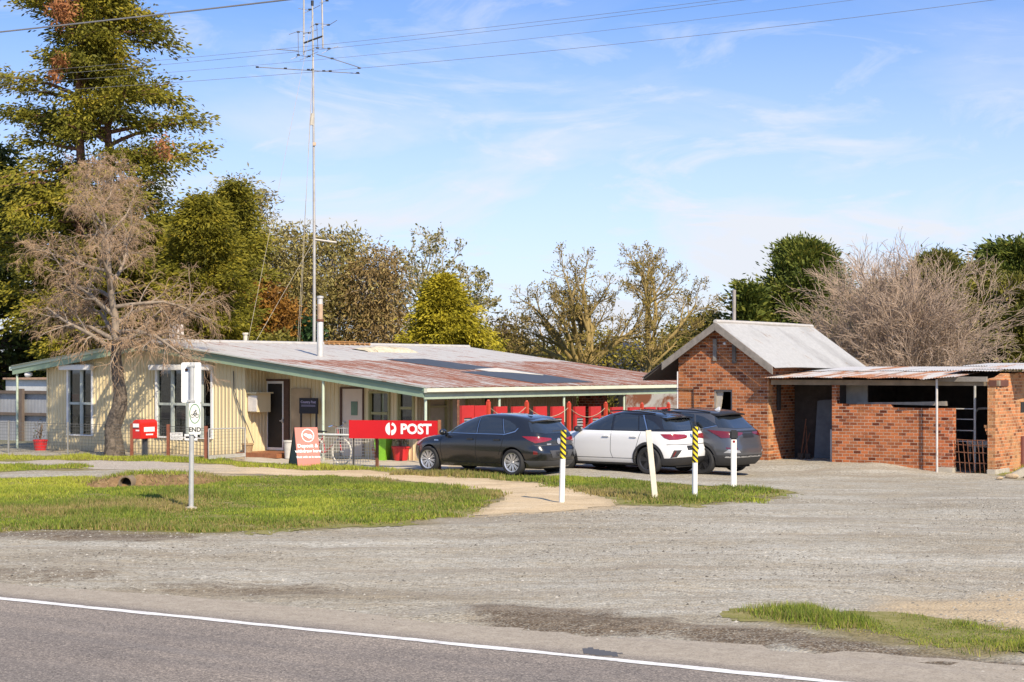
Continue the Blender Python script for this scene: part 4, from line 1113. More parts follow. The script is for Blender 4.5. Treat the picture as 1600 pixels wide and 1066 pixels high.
m = MB(); m.prism([(-.1, 0), (.25, -.06), (1.35, .55), (1.3, .72), (.1, .10)], 1, -.12, .25); m.build('slab', conc_m, cs, bevel=.02)
def rock(x, y, r, label, m_):
    p = gp(x, y); o = MB()
    bm = bmesh.new(); bmesh.ops.create_icosphere(bm, subdivisions=2, radius=1)
    for v_ in bm.verts:
        k = 1 + .18 * math.sin(v_.co.x * 3 + x) * math.cos(v_.co.y * 4 + y)
        v_.co = Vector((v_.co.x * r * k * 1.25, v_.co.y * r * k, v_.co.z * r * .62 * k))
    o.add([v_.co for v_ in bm.verts], [[v_.index for v_ in f.verts] for f in bm.faces]); bm.free()
    ob = o.build('rock', m_, None, smooth=True); ob.location = p + Vector((0, 0, r * .45)); tag(ob, label, 'rock')
rock_m = mat('tan_rock', (0.40, 0.30, 0.19), .9, var=.3, scale=9, bump=.5)
rock(1581, 748, .13, 'largest tan rock below the orange brick wall', rock_m)
rock(1562, 749, .07, 'small tan rock left of the largest by the brick wall', rock_m)
rock(1594, 747, .06, 'small grey brown stone right of the largest rock', conc_m)

# ================================================================== LEFT FENCE AND NEIGHBOUR SHED
fv = 4.2
fe = thing('iron_fence', 'tall grey corrugated iron fence with brown timber rails', 'fence', (PO.ox, PO.oy, 0), -TH)
fa = -24.0; fb = UWL - .02
ftop = PO.z_at(616, UWL - 1, fv)
V_, F_ = [], []
n = int((fb - fa) / .076 * 6); B_ = np.linspace(fa, fb, n + 1); off = .009 * np.sin(2 * np.pi * B_ / .076)
Vv = np.concatenate([np.stack([B_, fv + off, np.full_like(B_, 0.0)], 1), np.stack([B_, fv + off, np.full_like(B_, ftop)], 1)])
Ff = np.stack([np.arange(n), np.arange(1, n + 1), np.arange(1, n + 1) + n + 1, np.arange(n) + n + 1], 1)
mesh_np('sheeting', Vv, Ff, mat('blue_grey_iron', (0.30, 0.315, 0.34), .5, .2, var=.15, scale=2), fe, smooth=True)
m = MB(); m.box(fa, fb, fv - .12, fv - .02, ftop - .02, ftop + .09); m.build('rail', mat('brown_fence_timber', (0.13, 0.10, 0.08), .85, var=.25), fe)
zz = PO.z_at(650, UWL - 1, fv); m = MB(); m.box(fa, fb, fv - .12, fv - .02, zz - .05, zz + .05); m.build('rail', bpy.data.materials['brown_fence_timber'], fe)
for x in (-5, 40):
    u_ = PO.u_at(x, fv); m = MB(); m.box(u_ - .09, u_ + .09, fv - .25, fv - .122, 0, ftop + .16); m.build('fence_post', bpy.data.materials['brown_fence_timber'], fe)
nb = thing('neighbour_shed', 'white iron wall of a low shed behind the grey fence', 'shed', (PO.ox, PO.oy, 0), -TH)
nz = PO.z_at(592.5, UWL - 2, 7.5)
m = MB(); m.box(-26, UWL - .05, 7.5, 10.5, 0, nz - .04); m.build('wall', sheet_iron('white_iron_wall', (0.62, 0.63, 0.62), (0.4, 0.25, 0.17), .70, (1, 1, .3)), nb)
m = MB(); m.box(-26, UWL + .0, 7.35, 10.7, nz - .04, nz + .03); m.build('roof', mat('rusty_roof_edge', (0.42, 0.27, 0.18), .8, var=.4, scale=6), nb)
# ================================================================== CARS
tyre_m = mat('tyre_rubber', (0.022, 0.022, 0.023), .85, var=.25)
well_m = mat('wheel_well', (0.008, 0.008, 0.008), .95)
clad_m = mat('black_cladding', (0.030, 0.030, 0.032), .6, var=.15)
carglass = mat('tinted_car_glass', (0.016, 0.020, 0.024), .03, var=.1, spec=.9, **{'Coat Weight': 1.0, 'Coat Roughness': .01})
lamp_m = mat('red_tail_lamp', (0.24, 0.007, 0.008), .15, var=.15, scale=20, **{'Coat Weight': 1.0})
lampd_m = mat('dark_red_tail_lamp', (0.13, 0.008, 0.010), .15, var=.15, **{'Coat Weight': 1.0})
silver_m = mat('silver_alloy', (0.62, 0.62, 0.63), .3, .7, var=.05)
grey_alloy = mat('black_alloy', (0.05, 0.05, 0.055), .35, .5)
chrome_m = mat('chrome_trim', (0.75, 0.75, 0.76), .15, 1.0, var=.03)
def paint(name, col, rough=.3, metal=0.0):
    t = NT(name); o = t.obj()
    dust = t.noise(o, 2.5, 7, .7)
    sz = t.n('ShaderNodeSeparateXYZ', {0: o}).outputs[2]
    f = t.math('MULTIPLY', t.rng(t.math('ADD', sz, t.math('MULTIPLY', dust, -.35)), .25, .05), .2)
    c = t.mix(f, (*col, 1), (0.20, 0.175, 0.14, 1))
    return t.done(c, t.math('ADD', t.math('MULTIPLY', dust, .12), rough), metal, None, .5, **{'Coat Weight': .8, 'Coat Roughness': .06})

def pchip(xs, ys, x):
    return np.interp(x, xs, ys)
def smooth_interp(xs, ys, x):                            # monotone cubic
    xs, ys = np.asarray(xs, float), np.asarray(ys, float)
    h = np.diff(xs); d = np.diff(ys) / h
    mm = np.zeros_like(xs); mm[0], mm[-1] = d[0], d[-1]
    for i in range(1, len(xs) - 1):
        if d[i - 1] * d[i] > 0:
            w1, w2 = 2 * h[i] + h[i - 1], h[i] + 2 * h[i - 1]
            mm[i] = (w1 + w2) / (w1 / d[i - 1] + w2 / d[i])
    i = np.clip(np.searchsorted(xs, x) - 1, 0, len(xs) - 2)
    tt = (x - xs[i]) / h[i]
    return (2 * tt**3 - 3 * tt**2 + 1) * ys[i] + (tt**3 - 2 * tt**2 + tt) * h[i] * mm[i] + (-2 * tt**3 + 3 * tt**2) * ys[i + 1] + (tt**3 - tt**2) * h[i] * mm[i + 1]

def make_car(S, label, loc, rz):
    car = thing('parked_car', label, 'car', loc, rz, None)
    zs = np.array(S['zs'])
    NR = 64
    ang_ = (np.arange(NR) + 0.5) / NR * 2 * np.pi
    V, F, M_ = [], [], []
    for z in zs:
        xr = float(smooth_interp(*S['rear'], z)); xf = float(smooth_interp(*S['front'], z)); w = float(smooth_interp(*S['width'], z))
        a, xc = (xf - xr) / 2, (xf + xr) / 2
        nf, nr = S['sq']
        for t_ in ang_:
            c, s_ = math.cos(t_), math.sin(t_)
            n = nf if c > 0 else nr
            x = xc + a * math.copysign(abs(c) ** (2 / n), c); y = w * math.copysign(abs(s_) ** (2 / n), s_)
            # plan taper toward the nose and a little toward the tail
            fx = (x - 0.2) / 2.2
            y *= 1 - S['taper'][0] * max(0, fx) ** 2.2 - S['taper'][1] * max(0, -fx) ** 2.2
            V.append((x, y, z))
    nz_ = len(zs)
    for i in range(nz_ - 1):
        for k in range(NR):
            k2 = (k + 1) % NR
            F.append((i * NR + k, i * NR + k2, (i + 1) * NR + k2, (i + 1) * NR + k))
            M_.append(1 if S.get('roof_from') and zs[i] >= S['roof_from'] - 1e-6 else (2 if zs[i + 1] <= S['sill'] + 1e-6 else 0))
    F.append(tuple(range(NR - 1, -1, -1))); M_.append(2)
    F.append(tuple((nz_ - 1) * NR + k for k in range(NR))); M_.append(1 if S.get('roof_from') else 0)
    me = bpy.data.meshes.new('body'); me.from_pydata(V, [], F)
    for m_ in (S['paint'], S.get('roof_paint', S['paint']), clad_m, well_m): me.materials.append(m_)
    me.polygons.foreach_set('material_index', M_)
    body = bpy.data.objects.new('body', me); COL.objects.link(body)
    full_bvh = BVHTree.FromPolygons([Vector(v) for v in V], F)
    cut = MB()
    for ax in S['axles']:
        for sgn in (-1, 1):
            y0, y1 = (0.52, 1.2) if sgn > 0 else (-1.2, -0.52)
            cut.lathe([(S['arch'], y0), (S['arch'], y1)], 'y', 32, (ax, 0, S['r'] + .01))
    co = cut.build('cutter', well_m)
    co.data.materials.clear()
    for m_ in me.materials: co.data.materials.append(m_)
    co.data.polygons.foreach_set('material_index', [3] * len(co.data.polygons))
    bo = body.modifiers.new('b', 'BOOLEAN'); bo.operation = 'DIFFERENCE'; bo.object = co; bo.solver = 'EXACT'
    dg = bpy.context.evaluated_depsgraph_get(); dg.update()
    me2 = bpy.data.meshes.new_from_object(body.evaluated_get(dg))
    me2.name = 'body'
    body.modifiers.clear(); body.data = me2
    bpy.data.objects.remove(co); bpy.data.meshes.remove(me)
    me2.polygons.foreach_set('use_smooth', [True] * len(me2.polygons)); me2.set_sharp_from_angle(angle=R(32))
    body.parent = car

    def panel(name, poly, m_, view='L', off=.006, parent=None, thick=.0, sub=.07):
        bm = bmesh.new()
        vs_ = [bm.verts.new((p[0], p[1], 0)) for p in poly]
        f_ = bm.faces.new(vs_)
        bmesh.ops.triangulate(bm, faces=[f_])
        for _ in range(5):
            es = [e for e in bm.edges if e.calc_length() > sub]
            if not es: break
            bmesh.ops.subdivide_edges(bm, edges=es, cuts=1)
            bmesh.ops.triangulate(bm, faces=bm.faces[:])
        P = []
        ok = True
        for v in bm.verts:
            a, b = v.co.x, v.co.y
            if view == 'L': o_, d_ = Vector((a, 3, b)), Vector((0, -1, 0))
            elif view == 'R': o_, d_ = Vector((a, -3, b)), Vector((0, 1, 0))
            elif view == 'B': o_, d_ = Vector((-5, a, b)), Vector((1, 0, 0))
            elif view == 'F': o_, d_ = Vector((5, a, b)), Vector((-1, 0, 0))
            elif view == 'BL': o_, d_ = Vector((0, 0, b)) + Vector((-.7071, .7071, 0)) * 6 + Vector((.7071, .7071, 0)) * a, Vector((.7071, -.7071, 0))
            elif view == 'BR': o_, d_ = Vector((0, 0, b)) + Vector((-.7071, -.7071, 0)) * 6 + Vector((-.7071, .7071, 0)) * a, Vector((.7071, .7071, 0))
            else: o_, d_ = Vector((a, b, 4)), Vector((0, 0, -1))
            h_ = full_bvh.ray_cast(o_, d_)
            if h_[0] is None: P.append(None); continue
            nrm = h_[1] if h_[1].dot(d_) < 0 else -h_[1]
            P.append(h_[0] + nrm * off)
        bm.verts.index_update()
        good = [f for f in bm.faces if all(P[v.index] is not None for v in f.verts)]
        me_ = bpy.data.meshes.new(name)
        me_.from_pydata([tuple(p) if p is not None else (0, 0, 0) for p in P], [], [[v.index for v in f.verts] for f in good])
        bm.free()
        me_.materials.append(m_)
        me_.polygons.foreach_set('use_smooth', [True] * len(me_.polygons))
        ob = bpy.data.objects.new(name, me_); COL.objects.link(ob); ob.parent = parent or car
        return ob
    mir = lambda P: [(-a, b) for a, b in P]
    for poly in S['windows']:
        panel('window', poly, carglass, 'L'); panel('window', poly, carglass, 'R')
    for poly in S.get('trims', []):
        for vw in 'LR': panel('chrome_strip', poly, chrome_m, vw, .010)
    panel('rear_window', S['rear_glass'], S.get('rear_glass_m', carglass), 'B')
    if 'wind' in S: panel('windscreen', S['wind'], carglass, 'F')
    for poly in S['lampL']:
        panel('tail_light', poly, S['lamp_m'], 'BL', .010, sub=.04); panel('tail_light', mir(poly), S['lamp_m'], 'BR', .010, sub=.04)
    for nm, poly, m_, vw in S['extra']:
        panel(nm, poly, m_, vw, .008, sub=.06)
        if vw == 'L': panel(nm, poly, m_, 'R', .008, sub=.06)
        if vw == 'BL': panel(nm, mir(poly), m_, 'BR', .008, sub=.06)
    # shut lines: narrow dark joints
    for ln in S['joints']:
        for vw in 'LR':
            for (x0, z0), (x1, z1) in zip(ln[:-1], ln[1:]):
                dx, dz = x1 - x0, z1 - z0; L_ = math.hypot(dx, dz); nx_, nz2 = -dz / L_ * .006, dx / L_ * .006
                panel('shut_line', [(x0 - nx_, z0 - nz2), (x1 - nx_, z1 - nz2), (x1 + nx_, z1 + nz2), (x0 + nx_, z0 + nz2)], well_m, vw, .0015)
    if S.get('arch_clad'):
        for ax in S['axles']:
            n = 22; ro, ri = S['arch'] + .065, S['arch'] - .004; zc = S['r'] + .01
            a0, a1 = R(-28), R(208)
            pts = [(ax + ro * math.cos(a0 + (a1 - a0) * i / n), zc + ro * math.sin(a0 + (a1 - a0) * i / n)) for i in range(n + 1)]
            pts2 = [(ax + ri * math.cos(a0 + (a1 - a0) * i / n), zc + ri * math.sin(a0 + (a1 - a0) * i / n)) for i in range(n, -1, -1)]
            ring = [p for p in pts + pts2]
            for vw in 'LR':
                q = MB()
                P3 = []
                for p in ring:
                    o_ = Vector((p[0], 3 if vw == 'L' else -3, max(p[1], S['zs'][0] + .02))); h_ = full_bvh.ray_cast(o_, Vector((0, -1 if vw == 'L' else 1, 0)))
                    yy = h_[0].y if h_[0] is not None else (.8 if vw == 'L' else -.8)
                    P3.append((p[0], yy + (.012 if vw == 'L' else -.012), max(p[1], S['zs'][0] + .02)))
                q.add(P3, [(i, i + 1, 2 * n - i, 2 * n + 1 - i) for i in range(n)])
                q.build('arch_cladding', clad_m, car, smooth=True)
    # handles, mirrors
    for hx in S['handles']:
        for sg in (1, -1):
            h_ = full_bvh.ray_cast(Vector((hx, 3 * sg, S['handle_z'])), Vector((0, -sg, 0)))
            q = MB(); q.box(hx - .10, hx + .10, h_[0].y - .02, h_[0].y + .03 * sg, S['handle_z'] - .018, S['handle_z'] + .018)
            q.build('door_handle', S.get('handle_m', S['paint']), car, bevel=.01)
    mx, mz = S['mirror']
    for sg in (1, -1):
        h_ = full_bvh.ray_cast(Vector((mx, 3 * sg, mz)), Vector((0, -sg, 0))); y_ = h_[0].y
        bm = bmesh.new(); bmesh.ops.create_uvsphere(bm, u_segments=16, v_segments=10, radius=1)
        for v in bm.verts: v.co = Vector((mx + v.co.x * .075 - .02, y_ + sg * (.17 + .12 * v.co.y * sg), mz + .06 + v.co.z * .078))
        q = MB(); q.add([v.co for v in bm.verts], [[v.index for v in f.verts] for f in bm.faces]); bm.free()
        q.box(mx - .05, mx + .03, y_ - .02, y_ + sg * .12, mz - .01, mz + .03)
        q.build('mirror', S.get('mirror_m', S['paint']), car, smooth=True)
    # spoiler lip, aerial, wiper
    sx, sz, sw = S['spoiler']
    q = MB(); q.prism([(-sw, 0), (sw, 0), (sw * .93, .045), (-sw * .93, .045)], 0, 0, .001)
    q = MB()
    n = 10; P = []
    for i in range(n + 1):
        y = -sw + 2 * sw * i / n; dz = -.035 * (y / sw) ** 2; dx = .07 * (y / sw) ** 2
        P += [(sx + .28 + dx, y, sz + .035 + dz), (sx + dx, y, sz + dz + .005), (sx + dx + .005, y, sz + dz - .035), (sx + .22 + dx, y, sz - .03 + dz)]
    q.add(P, [(i * 4 + k, i * 4 + (k + 1) % 4, i * 4 + 4 + (k + 1) % 4, i * 4 + 4 + k) for i in range(n) for k in range(4)] + [(0, 1, 2, 3), tuple(n * 4 + k for k in (3, 2, 1, 0))])
    q.build('spoiler', S.get('spoiler_m', S['paint']), car, smooth=True)
    q = MB(); a = S['aerial']; q.prism([(a[0], a[1]), (a[0] - .16, a[1] - .01), (a[0] - .15, a[1] + .07), (a[0] - .12, a[1] + .075)], 1, -.012, .012); q.build('aerial', S.get('roof_paint', S['paint']), car)
    if S.get('rails'):
        for sg in (1, -1):
            q = MB(); q.tube([(p[0], sg * p[1], p[2]) for p in S['rails']], .018, 6); q.build('roof_rail', chrome_m if S['rails_chrome'] else black_m, car, smooth=True)
    # underside and wheels
    q = MB(); q.box(S['axles'][0] - .6, S['axles'][1] + .5, -.5, .5, .17, .3); q.build('underbody', well_m, car)
    r = S['r']
    for ax in S['axles']:
        for sg in (1, -1):
            yo = S['track']
            q = MB()
            prof = [(.60 * r, -.10), (.90 * r, -.105), (.985 * r, -.075), (r, -.03), (r, .03), (.985 * r, .075), (.90 * r, .105), (.72 * r, .10), (.70 * r, .07)]
            q.lathe([(a_, b_ * sg) for a_, b_ in prof], 'y', 36, (0, 0, 0))
            wh = q.build('wheel', tyre_m, car, smooth=True); wh.location = (ax, sg * (yo - .09), r)
            q = MB()
            q.lathe([(.72 * r, .07 * sg), (.71 * r, .098 * sg), (.655 * r, .085 * sg), (.64 * r, .02 * sg)], 'y', 36)
            q.lathe([(0, .075 * sg), (.08 * r, .078 * sg), (.13 * r, .06 * sg), (.14 * r, .02 * sg)], 'y', 20)
            ns = S['spokes']
            for k in range(ns):
                a0 = 2 * math.pi * k / ns + .15
                for da in S['split']:
                    w0_, w1_ = S['spoke_w']
                    def pt(rad, aa, y): return (rad * math.cos(aa), y * sg, rad * math.sin(aa))
                    P = []
                    for rad, w_, y_, aoff in ((.12 * r, w0_, .072, da * .3), (.655 * r, w1_, .085, da)):
                        aa = a0 + aoff; tx, tz = -math.sin(aa), math.cos(aa)
                        c_ = pt(rad, aa, y_)
                        for s2, dy in ((-1, 0), (1, 0), (1, -.03), (-1, -.03)):
                            P.append((c_[0] + tx * w_ * s2, c_[1] + dy * sg, c_[2] + tz * w_ * s2))
                    q.add(P, [(0, 1, 5, 4), (1, 2, 6, 5), (2, 3, 7, 6), (3, 0, 4, 7)])
            q.build('rim', S['rim_m'], wh, smooth=False)
            q = MB(); q.lathe([(0, -.02 * sg), (.64 * r, -.02 * sg)], 'y', 24); q.build('brake_shadow', well_m, wh)
    return car

def zlist(*segs):
    out = []
    for a, b, n in segs: out += list(np.linspace(a, b, n, endpoint=False))
    return out + [segs[-1][1]]

bumper_m = mat('charcoal_bumper', (0.060, 0.060, 0.064), .55, var=.15)
hatch = dict(
    paint=paint('black_car_paint', (0.010, 0.011, 0.014), .18), zs=zlist((.20, .28, 2), (.28, .95, 15), (.95, 1.0, 3), (1.0, 1.38, 12), (1.38, 1.47, 9), (1.47, 1.488, 5)), sill=.0,
    rear=([.2, .3, .42, .52, .62, .74, .84, .94, 1.0, 1.06, 1.2, 1.30, 1.36, 1.41, 1.45, 1.475, 1.488], [-2.0, -2.10, -2.165, -2.185, -2.17, -2.10, -2.095, -2.07, -2.04, -2.00, -1.86, -1.74, -1.64, -1.46, -1.15, -.8, -.45]),
    front=([.2, .3, .45, .58, .68, .76, .84, .90, .95, .99, 1.02, 1.15, 1.3, 1.40, 1.45, 1.475, 1.488], [2.0, 2.12, 2.18, 2.17, 2.13, 2.04, 1.86, 1.60, 1.30, 1.08, 1.0, .76, .42, .10, -.16, -.38, -.55]),
    width=([.2, .3, .45, .6, .72, .80, .88, .94, .98, 1.1, 1.25, 1.38, 1.43, 1.455, 1.475, 1.488], [.80, .855, .885, .90, .902, .895, .885, .865, .84, .79, .715, .635, .585, .52, .38, .2]),
    sq=(3.6, 6.5), taper=(.16, .05), r=.325, arch=.365, axles=(-1.33, 1.33), track=.86,
    windows=[[(.93, 1.005), (.67, 1.16), (.36, 1.30), (.03, 1.385), (-.15, 1.395), (-.20, .995)],
             [(-.27, .995), (-.21, 1.395), (-.60, 1.392), (-.86, 1.365), (-1.04, 1.01)],
             [(-1.09, 1.01), (-.92, 1.355), (-1.12, 1.315), (-1.33, 1.215), (-1.40, 1.15), (-1.34, 1.10)]],
    trims=[[(-1.06, 1.0), (-1.06, .985), (.95, .985), (.95, .998)], [(-1.04, .99), (-1.36, 1.075), (-1.43, 1.15), (-1.45, 1.145), (-1.38, 1.055), (-1.05, .972)], [(-.22, 1.0), (-.18, 1.39), (-.195, 1.39), (-.235, 1.0)], [(-1.06, 1.01), (-.895, 1.36), (-.91, 1.36), (-1.08, 1.01)]],
    rear_glass=[(-.60, 1.30), (-.3, 1.325), (.3, 1.325), (.60, 1.30), (.66, 1.2), (.72, 1.06), (.45, 1.015), (-.45, 1.015), (-.72, 1.06), (-.66, 1.2)],
    wind=[(-.70, 1.06), (.70, 1.06), (.56, 1.38), (-.56, 1.38)],
    lampL=[[(-.56, .955), (-.80, .955), (-1.0, .94), (-1.26, .91), (-1.27, .87), (-1.05, .825), (-.85, .80), (-.70, .87)]], lamp_m=lamp_m,
    extra=[('reversing_light', [(-1.12, .918), (-1.25, .904), (-1.255, .876), (-1.12, .852)], white_m, 'BL'), ('number_plate', [(-.26, .475), (.26, .475), (.26, .585), (-.26, .585)], black_m, 'B'),
           ('plate_recess', [(-.36, .445), (.36, .445), (.46, .62), (-.46, .62)], bumper_m, 'B'), ('bumper_insert', [(-.74, .24), (.74, .24), (.82, .38), (-.82, .38)], bumper_m, 'B'), ('tailgate_line', [(-.74, .735), (.74, .735), (.76, .75), (-.76, .75)], bumper_m, 'B'), ('rear_wiper', [(-.30, 1.075), (.12, 1.06), (.12, 1.078), (-.30, 1.095)], clad_m, 'B'),
           ('badge', [(.075 * math.cos(i / 10 * 6.283), .835 + .075 * math.sin(i / 10 * 6.283)) for i in range(10)], silver_m, 'B'),
           ('rear_reflector', [(-.80, .53), (-.90, .53), (-.90, .60), (-.80, .62)], lampd_m, 'BL'), ('lettering', [(.32, .755), (.48, .755), (.48, .785), (.32, .785)], silver_m, 'B'),
           ('headlight', [(1.62, .80), (1.98, .74), (2.02, .66), (1.80, .69)], silver_m, 'L'), ('side_repeater', [(.98, .79), (1.14, .79), (1.15, .82), (1.0, .825)], silver_m, 'L')],
    joints=[[(-.23, .96), (-.22, .5), (-.26, .3)], [(.90, .96), (.92, .6), (.86, .3)], [(-1.08, .98), (-1.02, .72), (-.93, .5)], [(-.93, .3), (.86, .3)]],
    handles=(-.05, -.88), handle_z=.86, mirror=(.80, .955), spoiler=(-1.82, 1.345, .58), aerial=(-1.15, 1.462), rim_m=silver_m, spokes=10, split=(-.11, .11), spoke_w=(.012, .011))
# places: rear left wheel contact, then along the building lines
def car_at(rear_left, ax, track, head):                  # wheel contact point -> car origin
    fx, fy = math.cos(head), math.sin(head)
    lx, ly = -fy, fx
    X = rear_left[0] - fx * ax - lx * track; Y = rear_left[1] - fy * ax - ly * track
    return (X, Y, gz(X, Y) - .004)
HEAD = math.atan2(-UY, -UX) - R(4)
p = gp(803, 743.5)
c1 = make_car(hatch, 'glossy black five door hatchback parked nearest the red sign', car_at((p.x, p.y), -1.33, .78, HEAD), HEAD)

suv = dict(
    paint=paint('white_car_paint', (0.76, 0.76, 0.75), .25), roof_paint=paint('black_roof_paint', (0.012, 0.012, 0.014), .2), roof_from=1.06, spoiler_m=None,
    zs=zlist((.22, .32, 2), (.32, .98, 15), (.98, 1.06, 4), (1.06, 1.45, 12), (1.45, 1.555, 9), (1.555, 1.573, 5)), sill=.31,
    rear=([.22, .32, .45, .58, .70, .80, .92, 1.02, 1.08, 1.2, 1.32, 1.42, 1.48, 1.53, 1.56, 1.573], [-1.92, -2.02, -2.08, -2.09, -2.05, -2.035, -2.02, -1.98, -1.92, -1.82, -1.70, -1.58, -1.42, -1.12, -.75, -.45]),
    front=([.22, .32, .48, .62, .75, .86, .94, 1.0, 1.04, 1.07, 1.2, 1.38, 1.48, 1.53, 1.558, 1.573], [1.95, 2.08, 2.13, 2.12, 2.07, 1.95, 1.74, 1.42, 1.15, 1.02, .80, .40, .10, -.14, -.36, -.5]),
    width=([.22, .32, .48, .64, .78, .90, .98, 1.03, 1.07, 1.2, 1.35, 1.46, 1.51, 1.54, 1.558, 1.573], [.83, .875, .90, .908, .908, .90, .885, .865, .84, .775, .705, .645, .59, .52, .40, .2]),
    sq=(3.6, 6.5), taper=(.14, .04), r=.345, arch=.385, axles=(-1.3, 1.3), track=.87,
    windows=[[(.95, 1.085), (.60, 1.27), (.28, 1.40), (.02, 1.465), (-.12, 1.48), (-.17, 1.075)], [(-.24, 1.075), (-.18, 1.48), (-.58, 1.475), (-.88, 1.44), (-.98, 1.08)], [(-1.02, 1.08), (-.92, 1.43), (-1.08, 1.385), (-1.22, 1.12), (-1.18, 1.08)], [(-1.27, 1.09), (-1.14, 1.37), (-1.38, 1.29), (-1.62, 1.12)]],
    trims=[[(-.94, 1.44), (-1.02, 1.45), (-1.24, 1.085), (-1.265, 1.085), (-1.05, 1.46), (-.94, 1.455)][:5]],
    rear_glass=[(-.60, 1.38), (-.3, 1.405), (.3, 1.405), (.60, 1.38), (.68, 1.25), (.74, 1.11), (.4, 1.085), (-.4, 1.085), (-.74, 1.11), (-.68, 1.25)],
    wind=[(-.70, 1.13), (.70, 1.13), (.56, 1.45), (-.56, 1.45)],
    lampL=[[(-.58, 1.0), (-.9, 1.005), (-1.22, .985), (-1.30, .95), (-1.26, .90), (-1.0, .865), (-.78, .86), (-.66, .91)]], lamp_m=lamp_m,
    extra=[('number_plate', [(-.26, .60), (.26, .60), (.26, .71), (-.26, .71)], black_m, 'B'), ('bumper_insert', [(-.78, .24), (.78, .24), (.84, .40), (.6, .43), (-.6, .43), (-.84, .40)], clad_m, 'B'),
           ('rear_vent', [(-.80, .42), (-.96, .44), (-1.10, .61), (-.88, .61)], clad_m, 'BL'), ('rear_reflector', [(-.84, .45), (-.88, .45), (-.95, .58), (-.91, .58)], lampd_m, 'BL'),
           ('tailgate_line', [(-.80, .735), (.80, .735), (.80, .755), (-.80, .755)], mat('grey_joint', (0.2, 0.2, 0.2), .6), 'B'), ('badge', [(.055 * math.cos(i / 10 * 6.283), .95 + .055 * math.sin(i / 10 * 6.283)) for i in range(10)], chrome_m, 'B')],
    joints=[[(-.2, 1.04), (-.19, .55), (-.25, .38)], [(.93, 1.04), (.95, .65), (.88, .38)], [(-1.08, 1.05), (-1.0, .78), (-.92, .55)], [(-.92, .38), (.88, .38)]],
    handles=(-.05, -.88), handle_z=.92, mirror=(.84, 1.03), mirror_m=black_m, spoiler=(-1.76, 1.425, .60), aerial=(-1.15, 1.545),
    rails=[(-1.35, .60, 1.50), (-.9, .625, 1.545), (-.3, .63, 1.565), (.0, .625, 1.545)], rails_chrome=False, arch_clad=True, rim_m=grey_alloy, spokes=5, split=(-.16, .16), spoke_w=(.028, .030))
suv['spoiler_m'] = suv['roof_paint']
pw = gp(1015, 742.0)
c2 = make_car(suv, 'white compact SUV with black roof parked between two dark cars', car_at((pw.x, pw.y), -1.3, .79, HEAD), HEAD)

